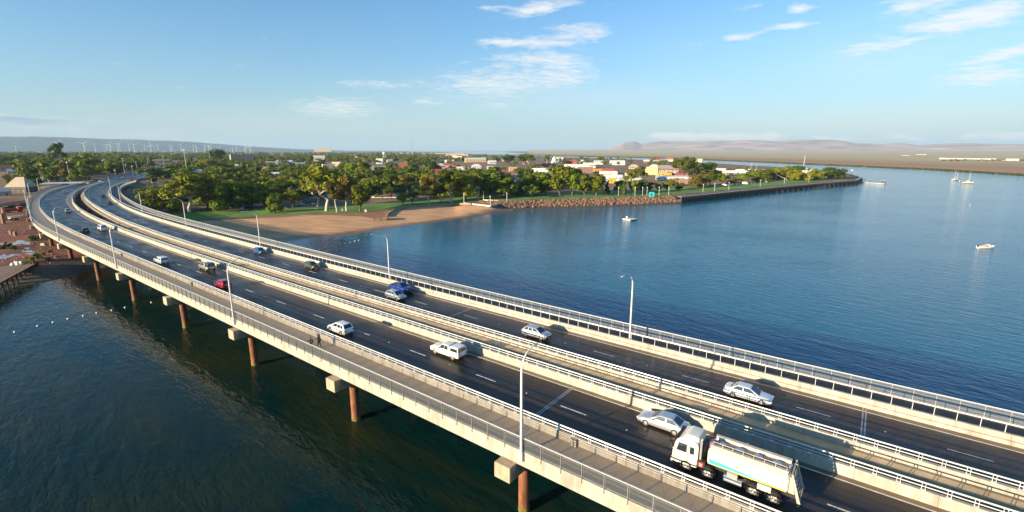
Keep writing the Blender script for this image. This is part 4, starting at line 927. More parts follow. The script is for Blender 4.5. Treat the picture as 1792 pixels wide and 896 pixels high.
# ---- tanker truck
def truck():
    c = BL(6.35, 38.42); yaw = math.atan2(D2[1], D2[0])
    t = thing('tanker_truck', 'white tanker truck with blue and lime stripes driving behind the silver sedan', 'truck', (c[0], c[1], ZR+.012), yaw)
    MT = paint('truck_white', (.70,.655,.56)); MDK = mat('chassis_black', (.022,.021,.02), .7, var=.3, scale=3); MTAN = mat('dusty_beige_steel', (.50,.43,.33), .65, var=.2, scale=2)
    MG = mat('tank_top_grey', (.26,.25,.24), .6, var=.25, scale=2)
    MB().box(0,.42,.86,9.2,.10,.26).box(0,-.42,.86,9.2,.10,.26).box(-.4,0,.86,8,.9,.12).build('chassis', MDK, t)
    # cab
    prof = [(2.72,.62),(2.72,2.62),(2.95,2.92),(4.15,2.94),(4.52,2.62),(4.78,1.75),(4.80,.72),(4.55,.5)]
    me = MB().prism(prof, -1.2, 1.2).mesh('cab', MT); bm = bmesh.new(); bm.from_mesh(me); bmesh.ops.bevel(bm, geom=bm.edges[:], offset=.07, segments=2, affect='EDGES'); bm.to_mesh(me); bm.free(); smooth_by_angle(me, 35)
    cab = link('cab', me, t)
    link('windscreen', pane([(4.76,-1.05,1.80),(4.76,1.05,1.80),(4.54,1.02,2.55),(4.54,-1.02,2.55)], 'windscreen', off=.03), cab)
    for s in (-1, 1):
        link('side_window', pane([(3.62,s*1.2,1.72),(4.48,s*1.2,1.72),(4.30,s*1.2,2.48),(3.62,s*1.2,2.48)], 'side_window', off=.012), cab)
        link('side_window', pane([(3.02,s*1.2,1.75),(3.38,s*1.2,1.75),(3.38,s*1.2,2.40),(3.02,s*1.2,2.40)], 'side_window', off=.012), cab)
        MB().box(3.5,s*1.225,1.5,.02,.02,1.9).box(4.58,s*1.225,1.25,.02,.02,.9).build('door_seam', MDK, cab)
        MB().box(3.75,s*1.23,1.5,.16,.03,.04).build('door_handle', MDK, cab)
        mm = MB(); mm.tube([(4.62,s*1.2,2.5),(4.85,s*1.42,2.52),(4.85,s*1.42,1.75),(4.7,s*1.22,1.7)], .02, 6); mm.box(4.85,s*1.44,2.15,.10,.24,.5); mm.build('wing_mirror', MDK, t)
        MB().box(4.78,s*.92,.86,.12,.42,.18).build('headlight', M_HEAD, t)
        MB().box(-4.55,s*.85,.98,.10,.36,.16).build('tail_light', M_TAIL, t)
        MB().box(4.2,s*1.17,.52,.7,.12,.06).box(4.2,s*1.17,.85,.7,.1,.05).build('step', MDK, t)
    MB().box(4.80,0,1.28,.04,1.7,.34).build('grille', MDK, t)
    MB().box(4.80,0,.62,.16,2.42,.34).build('bumper', MT, t)
    MB().box(4.50,0,2.72,.34,2.2,.05).build('sun_visor', MDK, t)
    me = frustum(2.72,4.1,2.80,3.75,2.93,3.22,1.05,.85,MT,'roof_deflector',.1); link('roof_deflector', me, t)
    MB().tube([(2.55,.95,.8),(2.55,.95,3.2),(2.45,.95,3.32)], .09, 10).build('exhaust_stack', M_STEEL, t)
    MB().box(2.48,0,1.75,.16,1.5,1.5).build('rear_cab_panel', MDK, t)
    # axles, wheels and mudguards
    for x in (3.6,1.87,-1.55,-2.98):
        MB().tube([(x,-1.0,.51),(x,1.0,.51)], .09, 8).build('axle', MDK, t)
        for s in (-1, 1):
            n, d, m_, subs = wheel_part(x, s*1.05, 'truck'); o = link('wheel', d, t); o.matrix_local = m_; link('rim', subs[0][1], o)
            if x < 1.9:
                g = MB()
                for k in range(8):
                    a0, a1 = PI*.05+PI*.9*k/8, PI*.05+PI*.9*(k+1)/8
                    pts = [(x+r*math.cos(a), s*y, .51+r*math.sin(a)) for r in (.60,.63) for a in (a0,a1) for y in (.86,1.24)]
                    g.add(pts, [(0,2,3,1),(4,5,7,6),(1,3,7,5),(0,4,6,2),(0,1,5,4),(2,6,7,3)])
                g.build('mudguard', MDK, t)
    for s in (-1, 1):
        MB().tube([(-.75,s*.98,.68),(.62,s*.98,.68)], .30, 14).build('fuel_tank', M_STEEL, t, smooth=True)
        bx_ = MB().box(2.42,s*.98,1.10,.62,.46,.62).build('toolbox', MDK, t)
        MB().box(2.42,s*1.222,1.12,.34,.02,.42).build('warning_panel', mat('red_label', (.42,.02,.03), .5, var=0), bx_)
        MB().box(2.42,s*1.236,1.20,.22,.012,.05).box(2.42,s*1.236,1.05,.22,.012,.05).build('warning_text', M_PLATE, bx_)
        MB().box(.0,s*1.0,1.10,.78,.4,.5).build('pump_box', mat('pump_grey', (.30,.30,.29), .5), t)
        MB().box(-2.30,s*1.14,1.12,.95,.12,.44).build('locker', MT, t)
        hs = MB()
        for j in range(3): hs.tube([(.7-.2*j,s*1.05,1.2),(.3-.3*j,s*1.12,.95),(-.6-.2*j,s*1.10,1.0),(-1.0,s*1.0,1.22)], .045, 6)
        hs.build('hose', MDK, t)
    # tank: rounded box cross-section
    cs = []
    for y, z in ((-1.0,1.32),(1.0,1.32)): cs.append((y, z))
    cs = [(-.95,1.30),(.95,1.30),(1.17,1.50),(1.22,1.9),(1.22,2.25),(1.14,2.55),(.86,2.70),(-.86,2.70),(-1.14,2.55),(-1.22,2.25),(-1.22,1.9),(-1.17,1.50)]
    st = [(1.98,.90),(1.90,1.),(-3.75,1.),(-3.85,.9)]; V = []
    for x, k in st: V += [(x, y*k, 2.0+(z-2.0)*k) for y, z in cs]
    n = len(cs); F = [(i*n+j, i*n+(j+1)%n, (i+1)*n+(j+1)%n, (i+1)*n+j) for i in range(3) for j in range(n)]+[tuple(range(n)), tuple(3*n+j for j in reversed(range(n)))]
    tank = MB().add(V, F).build('tank', MT, t, smooth=30)
    MBL = mat('stripe_blue', (.07,.36,.66), .35, var=0); MLI = mat('stripe_lime', (.62,.72,.02), .35, var=0); MY = mat('placard_amber', (.75,.42,.02), .4, var=0)
    for s in (-1, 1):
        def strip(poly, nm, m):
            k = len(poly)
            def yy(z): return float(np.interp(z, [1.30,1.50,1.9,2.25,2.55], [.95,1.17,1.22,1.22,1.14]))
            V = [(x, s*(yy(z)+.012), z) for x, z in poly]+[(x, s*(yy(z)-.02), z) for x, z in poly]
            MB().add(V, [tuple(range(k)), tuple(range(2*k-1, k-1, -1))]+[(i,(i+1)%k,(i+1)%k+k,i+k) for i in range(k)]).build(nm, m, tank)
        strip([(1.8,1.56),(1.8,1.98),(.6,1.90),(-.9,1.78),(-2.2,1.68),(-2.9,1.64),(-2.2,1.61),(-.4,1.58)], 'blue_stripe', MBL)
        strip([(1.85,1.505),(1.85,1.555),(-3.7,1.62),(-3.7,1.505)], 'lime_stripe', MLI)
        for x in (1.0,-.25):
            strip([(x,2.18),(x+.13,2.06),(x,1.94),(x-.13,2.06)], 'amber_placard', MY)
        MB().box(-1.95,s*1.235,2.10,.26,.012,.03).box(-2.05,s*1.235,2.02,.12,.012,.03).box(-1.85,s*1.235,2.06,.04,.012,.1).build('logo_mark', MDK, tank)
    MB().box(-.95,0,2.705,5.3,1.35,.03).build('roof_deck', MG, tank)
    for s in (-1, 1):
        MB().box(-.95,s*.82,2.86,5.5,.16,.34).build('coaming', MTAN if s > 0 else MT, t)
        MB().box(-.95,s*.82,3.05,5.6,.30,.05).build('walkway_plank', MTAN, t)
    for k in range(4):
        x = 1.2-1.35*k; MB().lathe([(.34,2.70),(.34,2.86),(.28,2.93),(.10,2.96)], 16, (x,0,0)).build('hatch', M_STEEL, t, smooth=True)
    rl = MB()
    for x in np.linspace(1.7,-3.6,8): rl.tube([(x,.92,3.05),(x,.92,3.40)], .02, 5)
    rl.tube([(1.7,.92,3.40),(-3.6,.92,3.40)], .025, 6); rl.build('guard_rail', MTAN, t)
    MB().box(1.75,.55,2.98,.4,.6,.5).build('hose_reel', mat('reel_purple', (.20,.10,.22), .6), t)
    # sloping rear frame with rungs
    fr = MB(); fr.prism([(-3.95,3.0),(-4.05,3.05),(-4.75,.85),(-4.55,.75)], -1.12, -.98); fr.prism([(-3.95,3.0),(-4.05,3.05),(-4.75,.85),(-4.55,.75)], .98, 1.12)
    fr.build('rear_frame', MTAN, t)
    for k in range(7):
        f = k/6; MB().box(-4.0-.66*f, 0, 2.9-2.0*f, .07, 1.98, .12).build('rung', MTAN, t)
    MB().prism([(-3.88,1.4),(-3.88,2.75),(-4.0,2.7),(-4.3,1.4)], -1.0, 1.0).build('rear_cabinet', MTAN, t)
    MB().box(-4.62,0,.72,.12,2.3,.16).build('bumper', MDK, t)
    MB().lathe([(.17,0),(.17,.42),(.1,.5)], 12, (-3.9,-1.05,1.0)).build('yellow_valve', MY, t)
    return t
truck()

# ------------------------------------------------------------------ two people on the walkway
def person(px, head_yaw, label, pose, shoe, jacket):
    x, y = at(*px, ZR+.07); z0 = ZR+.065
    cl = mat('clothes_'+pose, jacket, .85, var=.2, scale=6); sk = cmat('skin', (.36,.20,.13), rough=.6, var=.05); hr = cmat('dark_hair', (.02,.014,.010), rough=.7)
    root = thing('person', label, 'person', (x, y, z0), head_yaw)
    # joints: x forward, y left
    up = .0
    J = {'pelvis':(0,0,.95,.125),'spine':(.01,0,1.15,.135),'chest':(.02,0,1.34,.15),'neck':(.03,0,1.50,.06),'headb':(.05,0,1.58,.075),'headm':(.06,0,1.66,.092),'headt':(.05,0,1.75,.07)}
    st = .16 if pose == 'walking' else .05
    for s, nm in ((1,'l'),(-1,'r')):
        f = st*s
        J['hip'+nm] = (0,.09*s,.90,.095); J['knee'+nm] = (.06+f*.6,.10*s,.50,.066); J['ank'+nm] = (f-.02,.10*s,.09,.045); J['toe'+nm] = (f+.15,.11*s,.035,.035)
        J['sho'+nm] = (.02,.19*s,1.42,.062)
        if pose == 'walking' and s < 0: J['elb'+nm] = (-.02,-.27,1.15,.045); J['wri'+nm] = (.16,-.24,.98,.032); J['han'+nm] = (.23,-.23,.94,.03)
        else: J['elb'+nm] = (.16,.26*s,1.22,.045); J['wri'+nm] = (.36,.14*s,1.36,.032); J['han'+nm] = (.42,.12*s,1.40,.03)
    E = [('pelvis','spine'),('spine','chest'),('chest','neck'),('neck','headb'),('headb','headm'),('headm','headt')]
    for nm in 'lr': E += [('pelvis','hip'+nm),('hip'+nm,'knee'+nm),('knee'+nm,'ank'+nm),('ank'+nm,'toe'+nm),('chest','sho'+nm),('sho'+nm,'elb'+nm),('elb'+nm,'wri'+nm),('wri'+nm,'han'+nm)]
    for nm, s in (('l',1),('r',-1)):                       # thumb and four fingers, curled
        hx, hy, hz, _ = J['han'+nm]
        for k in range(4):
            J['f%d%s' % (k,nm)] = (hx+.055, hy+(.03-.02*k), hz-.004*k, .0105); J['g%d%s' % (k,nm)] = (hx+.085-.006*abs(k-1), hy+(.032-.022*k), hz-.035, .009)
            E += [('han'+nm,'f%d%s' % (k,nm)), ('f%d%s' % (k,nm),'g%d%s' % (k,nm))]
        J['t'+nm] = (hx+.02, hy-.045*s, hz+.02, .011); E.append(('han'+nm,'t'+nm))
    names = list(J); me = bpy.data.meshes.new('body'); me.from_pydata([J[k][:3] for k in names], [(names.index(a), names.index(b)) for a, b in E], [])
    o = bpy.data.objects.new('body', me); COL.objects.link(o)
    o.modifiers.new('skin', 'SKIN'); me.skin_vertices.new() if not me.skin_vertices else None
    sv = me.skin_vertices[0].data
    for i, k in enumerate(names):
        r = J[k][3]; sv[i].radius = (r, r*.8 if k in ('chest','spine','pelvis') else r); sv[i].use_root = (k == 'pelvis')
    sb = o.modifiers.new('sub', 'SUBSURF'); sb.levels = 2; sb.render_levels = 2
    dg = bpy.context.evaluated_depsgraph_get(); nm_ = bpy.data.meshes.new_from_object(o.evaluated_get(dg)); bpy.data.objects.remove(o)
    nm_.materials.clear()
    for m in (cl, sk, cmat('dark_trousers', (.02,.02,.026), rough=.85), cmat('shoe_'+shoe, (.7,.68,.64) if shoe == 'white' else (.03,.03,.03), rough=.6)): nm_.materials.append(m)
    for p in nm_.polygons:
        c = p.center; p.use_smooth = True
        p.material_index = 3 if c.z < .10 else 2 if c.z < .93 else 1 if (c.z > 1.52 or c.x > .37) else 0
    b = link('body', nm_, root)
    hb = bmesh.new(); bmesh.ops.create_icosphere(hb, subdivisions=3, radius=.108)
    for v in hb.verts:
        v.co.z *= 1.05; 
        if v.co.x > .05 and v.co.z < .045: v.co.x = .05
    hm = bpy.data.meshes.new('hair'); hb.to_mesh(hm); hb.free(); hm.materials.append(hr); link('hair', hm, root, (.028,0,1.725))
    fm = MB(); fm.box(.152,0,1.655,.03,.028,.035, taper=.6).build('nose', sk, root)
    for s in (-1,1): MB().lathe([(.012,0),(.012,.01)], 8, (.148,.034*s,1.685)).build('eye', M_TRIM, root); MB().box(.05,.094*s,1.665,.045,.022,.06).build('ear', sk, root)
    MB().box(.146,0,1.607,.02,.045,.012).build('mouth', cmat('lips', (.25,.10,.08)), root)
    pk = frustum(-.30,-.10,-.26,-.10,1.02,1.44,.15,.11,M_TRIM,'backpack',.04); link('backpack', pk, root)
yw = Path('near_edge').yaw(80)
person((545.5,611.5), yw+.25, 'person in black with raised hands, standing against the balustrade', 'standing', 'dark', (.022,.022,.026))
person((559.3,608), yw+.12, 'person in dark clothes, backpack and white shoes on the walkway', 'walking', 'white', (.02,.022,.03))
# ------------------------------------------------------------------ buildings
M_WIN = mat('window_glass', (.03,.04,.05), .12, var=.2, scale=1.5, spec=.8)
M_FRAME = mat('window_frame', (.5,.5,.48), .6, var=0)
M_DOOR = mat('door_wood', (.12,.08,.06), .7, var=.1)
WALLC = {'white':(.62,.60,.55),'cream':(.58,.50,.36),'tan':(.45,.33,.22),'brick':(.28,.11,.07),'grey':(.36,.36,.36),'dark':(.08,.065,.055),'yellow':(.66,.52,.20),'orange':(.52,.24,.06),'blue':(.30,.38,.46),'brown':(.20,.12,.08),'stone':(.36,.27,.20),'maroon':(.20,.035,.035),'amber':(.62,.33,.03)}
ROOFC = {'white':(.62,.62,.60),'pale':(.52,.50,.45),'grey':(.33,.35,.37),'blue':(.25,.30,.37),'red':(.36,.075,.05),'tile':(.34,.13,.075),'maroon':(.22,.03,.04),'green':(.10,.17,.05),'brown':(.17,.095,.065),'sand':(.36,.30,.22),'cream':(.62,.52,.38),'tan':(.48,.40,.29),'mauve':(.30,.25,.26),'orange':(.42,.17,.07)}
def wallm(k): return cmat('wall_'+k, WALLC[k], rough=.85, var=.1, scale=.4, bump=.15)
def roofm(k): return cmat('roof_'+k, ROOFC[k], rough=.5 if k in ('white','grey','blue','pale') else .75, var=.12, scale=.5, stretch=(1,6,1))
ANCH = []                     # (u, v, short name) of everything trees may be described by
FOOT = []                     # (x, y, radius) kept clear of trees
rb = random.Random(5)
def building(u, v, wpx, hpx, kind, wall, roof, short, where, cat='house', yaw=None, depth=None, zoff=0.):
    x, y, z = atg(u, v); dist = math.hypot(x, y); w = wpx*dist/FPX; h = hpx*dist/FPX*.98
    dp = depth or min(max(w*.62, 6), 16); yw = math.atan2(-x, y)+(rb.uniform(-.22,.22) if yaw is None else yaw)
    cx, cy = x+x/dist*dp/2, y+y/dist*dp/2
    t = thing({'church':'domed_tower','canopy':'canopy','shade':'shade_sail'}.get(kind, 'building' if cat != 'house' else 'house'), ('%s %s' % (short, where)).strip(), cat, (cx, cy, z-.15+zoff), yw, 'buildings of the town')
    ANCH.append((u, v-hpx*.5, short)); FOOT.append((cx, cy, max(w, dp)*.55))
    hw, hd = w/2, dp/2; wm, rm = wallm(wall), roofm(roof)
    rise = {'gable':.40,'hip':.42,'flat':0,'shed':.22,'block':0,'canopy':0,'bighip':.62}.get(kind, .3)*h
    eave = h-rise
    if kind == 'canopy':
        MB().box(0,0,h-.35,w,dp,.7).build('roof', rm, t)
        for sx in (-.42,.42):
            for sy in (-.35,.35): MB().box(w*sx,dp*sy,(h-.7)/2,.4,.4,h-.7).build('post', wm, t)
        return t
    MB().bx(-hw, hw, -hd, hd, -1.5, eave).build('wall', wm, t)
    o = .45
    if kind in ('gable','shed'):
        r = MB()
        if kind == 'gable': r.prism([(-hd-o,eave-.12),(0,h),(hd+o,eave-.12),(hd+o,eave+.06),(0,h+.2),(-hd-o,eave+.06)], -hw-o, hw+o)
        else: r.prism([(-hd-o,eave-.08),(0,h),(hd+o,eave-.08)], -hw-o, hw+o)
        r.v = [(-y_, x_, z_) for x_, y_, z_ in r.v]; ro = r.build('roof', rm, t)
        if kind == 'gable':
            g = MB()
            for s in (-1, 1): g.v += []; 
            g.add([(-hw,-hd,eave),(-hw,hd,eave),(-hw,0,h-.05),(-hw+.2,-hd,eave),(-hw+.2,hd,eave),(-hw+.2,0,h-.05)], [(0,1,2),(5,4,3),(0,3,4,1),(1,4,5,2),(2,5,3,0)])
            g.add([(hw,-hd,eave),(hw,hd,eave),(hw,0,h-.05),(hw-.2,-hd,eave),(hw-.2,hd,eave),(hw-.2,0,h-.05)], [(0,1,2),(5,4,3),(0,3,4,1),(1,4,5,2),(2,5,3,0)])
            g.build('gable_wall', wm, t)
    elif kind in ('hip','bighip'):
        k = .25 if kind == 'hip' else .12; rx = max(hw-hd*.9, hw*k)
        V = [(-hw-o,-hd-o,eave-.1),(hw+o,-hd-o,eave-.1),(hw+o,hd+o,eave-.1),(-hw-o,hd+o,eave-.1),(-rx,-.2,h),(rx,-.2,h),(rx,.2,h),(-rx,.2,h)]
        MB().add(V, [(3,2,1,0),(4,5,6,7),(0,1,5,4),(1,2,6,5),(2,3,7,6),(3,0,4,7)]).build('roof', rm, t)
    else:
        rf = MB().bx(-hw+.2, hw-.2, -hd+.2, hd-.2, h-.5, h-.28).build('roof', rm, t)
        p = MB()
        for a, b, c, d in ((-hw-.05,hw+.05,-hd-.05,-hd+.2),(-hw-.05,hw+.05,hd-.2,hd+.05),(-hw-.05,-hw+.2,-hd+.2,hd-.2),(hw-.2,hw+.05,-hd+.2,hd-.2)): p.bx(a,b,c,d,eave-.9,h+.1)
        p.build('parapet', wm, t)
        if w > 10: MB().box(rb.uniform(-.3,.3)*w, rb.uniform(-.2,.2)*dp, h+.1, 1.8, 1.4, .9).build('roof_vent', M_STEEL, t)
    if wpx >= 8:
        n = max(2, min(6, int(w/3.4))); wh = min(1.3, eave*.42)
        for i in range(n):
            xx = -hw+(i+.5)*w/n
            if i == n//2: MB().box(xx,-hd-.02,min(1.05,eave*.36),1.0,.08,min(2.1,eave*.72)).build('door', M_DOOR, t)
            else:
                f = MB().box(xx,-hd-.03,eave*.56,1.5,.10,wh+.2).build('window', M_FRAME, t); MB().box(xx,-hd-.055,eave*.56,1.3,.10,wh).build('pane', M_WIN, f)
        for s in (-1, 1):
            f = MB().box(s*(hw+.02),0,eave*.56,.10,1.5,wh+.2).build('window', M_FRAME, t); MB().box(s*(hw+.045),0,eave*.56,.10,1.3,wh).build('pane', M_WIN, f)
        if kind in ('gable','hip') and rb.random() < .6:
            v_ = MB().prism([(-hd-2.2,eave-.75),(-hd-.1,eave-.25),(-hd-.1,eave-.12),(-hd-2.2,eave-.62)], -hw*.9, hw*.9); v_.v = [(-y_, x_, z_) for x_, y_, z_ in v_.v]; v_.build('verandah_roof', rm, t)
            for s in (-.85, 0, .85): MB().box(hw*s,-hd-2.1,(eave-.75)/2,.12,.12,eave-.75).build('verandah_post', M_FRAME, t)
        if kind in ('gable','hip') and rb.random() < .5: MB().box(rb.uniform(-.5,.5)*hw, hd*.3, h-.1, .7, .6, 1.6).build('chimney', wallm('brick'), t)
    return t
B = [
 (41,337,25,19,'bighip','dark','sand','pale hip roofed pavilion','above the red dirt yard','pavilion'),
 (80,319,34,10,'gable','white','tile','red tiled long house','behind the pale pavilion','house'),
 (104,319,34,10,'hip','white','green','green roofed house','beside the curve of the bridge','house'),
 (112,326,40,5,'canopy','white','white','long white flat carport','in front of the green roofed house','carport'),
 (4,343,16,9,'gable','grey','grey','grey corrugated cottage','at the edge of the red yard','house'),
 (14,300,22,8,'hip','cream','tile','orange tiled house','among the trees on the far bank','house'),
 (34,304,20,6,'gable','white','grey','grey ridged house','beside the orange tiled house','house'),
 (186,293,20,10,'gable','white','white','white house with chimney','behind the start of the approach road','house'),
 (285,291,20,9,'canopy','tan','white','white fuel station canopy','at the top of the approach road','canopy'),
 (424,287,30,14,'flat','tan','tile','large tan brick hall','standing square among tall trees','hall'),
 (444,299,46,6,'flat','stone','tan','low pinkish stone building','below the tan brick hall','building'),
 (477,294,18,10,'flat','grey','pale','pale grey flat roofed block','beside the pinkish stone building','building'),
 (497,287,24,6,'gable','white','white','long white gabled house','behind the pale grey block','house'),
 (527,291,22,6,'gable','blue','blue','slate blue roofed house','near the white gabled house','house'),
 (455,310,20,8,'gable','brick','maroon','dark maroon roofed house','above the dark trees by the bridge','house'),
 (477,313,24,10,'gable','white','white','white roofed shed','between a maroon roof and an orange roof','shed'),
 (505,313,26,11,'hip','white','orange','orange hip roofed house','behind the dark park trees','house'),
 (543,300,16,11,'hip','white','orange','small orange tiled cottage','behind the tall beach gums','house'),
 (536,307,14,9,'flat','white','white','white cube house','under the small orange cottage','house'),
 (559,283,17,10,'gable','cream','pale','cream gabled barn','standing high among the trees','barn'),
 (565,266,26,6,'flat','tan','tan','long tan building','alone on the skyline','building'),
 (620,276,14,5,'gable','tan','tile','tan cottage','far back in the tree cover','house'),
 (665,287,11,9,'flat','white','white','white two storey house','beneath the white water tank','house'),
 (682,286,9,7,'gable','white','grey','little white house','beside the two storey house','house'),
 (694,300,20,8,'hip','white','maroon','maroon hip roofed house','with white walls','house'),
 (706,295,13,11,'flat','brick','pale','brick block with pale piers','behind the maroon roofed house','building'),
 (666,297,26,6,'gable','white','grey','long grey roofed house','beside the maroon roofed house','house'),
 (651,306,16,9,'hip','white','tan','sandy hip roofed house','below the long grey roof','house'),
 (640,315,18,8,'gable','white','white','white walled bungalow','below the sandy hip roof','house'),
 (619,321,16,9,'gable','blue','white','pale blue bungalow','between the gums behind the beach','house'),
 (672,346,46,10,'hip','white','brown','long brown tiled house','facing the park lawn','house'),
 (430,354,44,9,'gable','brick','orange','long orange roofed kiosk','by the park car park','building'),
 (545,354,24,7,'hip','brown','brown','brown roofed shelter','behind the beach lawn','shelter'),
 (583,348,18,8,'gable','white','grey','grey roofed cottage','half hidden behind the beach gums','house'),
 (770,295,15,9,'hip','cream','pale','cream house with pale roof','in the middle of the town','house'),
 (791,293,22,6,'gable','stone','red','low red roofed house','beside the cream house','house'),
 (803,297,32,5,'flat','white','white','long white flat roof','in front of the low red roof','building'),
 (800,282,16,9,'block','white','white','tall white block','near the far jetty','building'),
 (800,275,38,5,'flat','tan','tan','long tan cargo shed','at the shore end of the jetty','shed'),
 (832,284,36,8,'gable','tan','pale','big tan warehouse','on the back shoreline','warehouse'),
 (861,287,14,6,'gable','white','white','small white warehouse','past the big tan warehouse','warehouse'),
 (735,308,20,11,'gable','white','blue','white house with blue gable','above the park trees','house'),
 (718,316,13,7,'hip','white','white','small white hip roofed house','near the blue gable','house'),
 (895,317,18,12,'gable','white','grey','white gabled house with grey roof','behind the revetment trees','house'),
 (893,307,22,7,'hip','white','red','bright red hip roofed house','above the white gabled house','house'),
 (880,316,13,8,'gable','white','white','white shed with white roof','beside the white gabled house','shed'),
 (928,303,26,7,'flat','brick','red','low red shop row','beside the white supermarket','shop'),
 (950,309,38,14,'flat','white','grey','large white supermarket','behind the tall round park trees','supermarket'),
 (958,293,32,7,'hip','brown','brown','dark brown roofed hall','below the white dome','hall'),
 (1008,300,40,12,'flat','white','white','white office block','with long flat roof behind the park','office'),
 (1024,303,26,10,'flat','brown','white','brown fronted office','attached to the white office block','office'),
 (1001,287,16,7,'gable','brick','red','red brick church hall','behind the white office block','hall'),
 (1031,294,20,9,'gable','white','white','white gabled store','near the brick church hall','store'),
 (1047,288,15,7,'gable','white','pale','pale gabled store','behind the white gabled store','store'),
 (1080,289,24,8,'gable','white','white','white cluster of gables','near the back channel','building'),
 (1050,301,22,5,'flat','orange','tan','orange walled shop','beside the red hip roof','shop'),
 (1066,305,30,10,'hip','white','red','white shop with red hip roof','in the main street','shop'),
 (1069,317,38,10,'flat','white','blue','slate blue flat roof','behind the small round trees','building'),
 (1072,321,11,9,'flat','amber','tan','small amber walled shop','below the slate blue flat roof','shop'),
 (1141,306,20,13,'flat','yellow','pale','pale yellow shop front','with dark windows, taller than its neighbours','shop'),
 (1165,303,38,13,'hip','stone','mauve','mauve roofed hall','behind the yellow shop front','hall'),
 (1162,309,22,6,'flat','amber','pale','amber awning shop','below the yellow front','shop'),
 (1188,309,34,6,'flat','maroon','pale','maroon shop row','beside the amber awning','shop'),
 (1178,316,56,8,'shed','white','white','very long white roof','along the foreshore street','building'),
 (1196,322,36,8,'flat','brown','tan','brown shop','below the very long white roof','shop'),
 (1112,320,20,8,'gable','white','pale','pale gabled shop','behind small trees by the lawn','shop'),
 (1092,319,16,9,'gable','stone','grey','grey stone cottage','between the blue roof and the pale shop','house'),
 (1262,299,14,4,'gable','white','white','white boat shed','behind the tall spreading tree','shed'),
 (1277,306,22,7,'gable','cream','white','cream boat shed','beside the white boat shed','shed'),
 (1312,307,38,9,'flat','white','white','white yacht club','with two masts behind the wharf trees','club'),
 (1414,304,13,8,'hip','white','white','white domed marquee','near the end of the wharf','marquee'),
]
for b in B: building(*b, **({'yaw':-.8,'depth':10.} if 'pavilion' in b[7] else {}))
rh = random.Random(77); extra = {}
while sum(len(q) for q in extra.values()) < 40:
    u = rh.uniform(520,1240) if rh.random() < .9 else rh.uniform(300,470); v = rh.uniform(281,318) if u > 700 else rh.uniform(283,330)
    if u > 1130 and v > 300 or u < 470 and v > 312: continue
    if any(abs(u-q[0]) < 15 and abs(v-q[1]) < 7 for q in B): continue
    w = rh.uniform(10,19)*(v-250)/50; rc = rh.choice(['white','white','white','pale','pale','grey','blue','tile','maroon','red','tan']); wc = rh.choice(['white','white','cream','tan','brick','stone']); kd = rh.choice(['gable','gable','hip','hip','flat'])
    near_ = min(B, key=lambda q: abs(q[0]-u)+2.2*abs(q[1]-v)); rel = 'left of' if u < near_[0]-9 else 'right of' if u > near_[0]+9 else 'behind' if v < near_[1] else 'in front of'
    b = (u, v, w, w*rh.uniform(.42,.55), kd, wc, rc, 'small %s %s house' % (wc if wc != 'stone' else 'sandstone', {'gable':'gabled','hip':'hip roofed','flat':'flat topped'}[kd]), '%s the %s' % (rel, near_[7]), 'house')
    if b[7]+b[8] in extra: b = b[:7]+('little %s roofed %s house' % (rc, wc),)+b[8:]
    if b[7]+b[8] in extra: continue
    extra[b[7]+b[8]] = [b]; B.append(b); building(*b)
far_b = [((1612,272.6),10,2.2,'white cottage','at the foot of the range'),((1650,278),9,1.8,'low white shed','nearest the mangroves'),((1692,280),52,2.6,'very long white shed','on the far plain'),((1722,280.6),9,2.4,'white barn','beside the very long shed'),((1734,281),8,2.6,'grey barn','second along from the long shed'),((1754,282.2),6,2,'small pale hut','beside the clump of trees'),((1771,282.4),11,3.6,'hip roofed homestead','at the clump of trees'),((1757,271.5),11,1.6,'thin white shed','higher on the plain'),((1585,274),8,2,'pale ruin','alone on the scrub plain')]
for (u, v), w_, h_, s_, wh in far_b:
    p = at(u, v, 2.5); d_ = math.hypot(*p); w = w_*d_/FPX; h = h_*d_/FPX
    t = thing('building', 'distant %s %s across the water' % (s_, wh), 'building', (p[0], p[1], 1.5), math.atan2(-p[0], p[1]), 'buildings on the far shore')
    MB().bx(-w/2,w/2,-6,6,0,h*.65).build('wall', wallm('white'), t); r = MB().prism([(-6.6,h*.62),(0,h),(6.6,h*.62)], -w/2-.5, w/2+.5); r.v = [(-b_, a_, c_) for a_, b_, c_ in r.v]; r.build('roof', roofm('white'), t)
# white dome on the town hall, water tank, masts
def dome():
    x, y, z = atg(970,292); t = thing('domed_tower', 'white domed tower rising above the dark brown roofed hall', 'tower', (x, y, z), .3)
    k = math.hypot(x, y)/FPX; r = 4.6*k; h = 17*k
    MB().box(0,0,h*.28,r*1.9,r*1.9,h*.56).build('tower_wall', wallm('white'), t); MB().lathe([(r*.95,h*.56),(r*.95,h*.66),(r*.85,h*.66),(r*.85,h*.70)],16).build('drum', wallm('white'), t)
    MB().lathe([(r*.88*math.cos(a), h*.70+r*.95*math.sin(a)) for a in np.linspace(0,PI/2*.97,8)], 16).build('dome', roofm('white'), t, smooth=True)
    MB().lathe([(r*.18,h*.88),(r*.18,h*.99),(.05,h*1.06)], 8).build('finial', roofm('white'), t)
    for s in (-1,1): MB().box(s*r*.45,-r*.96,h*.36,r*.3,.12,h*.2).build('window', M_WIN, t)
dome()
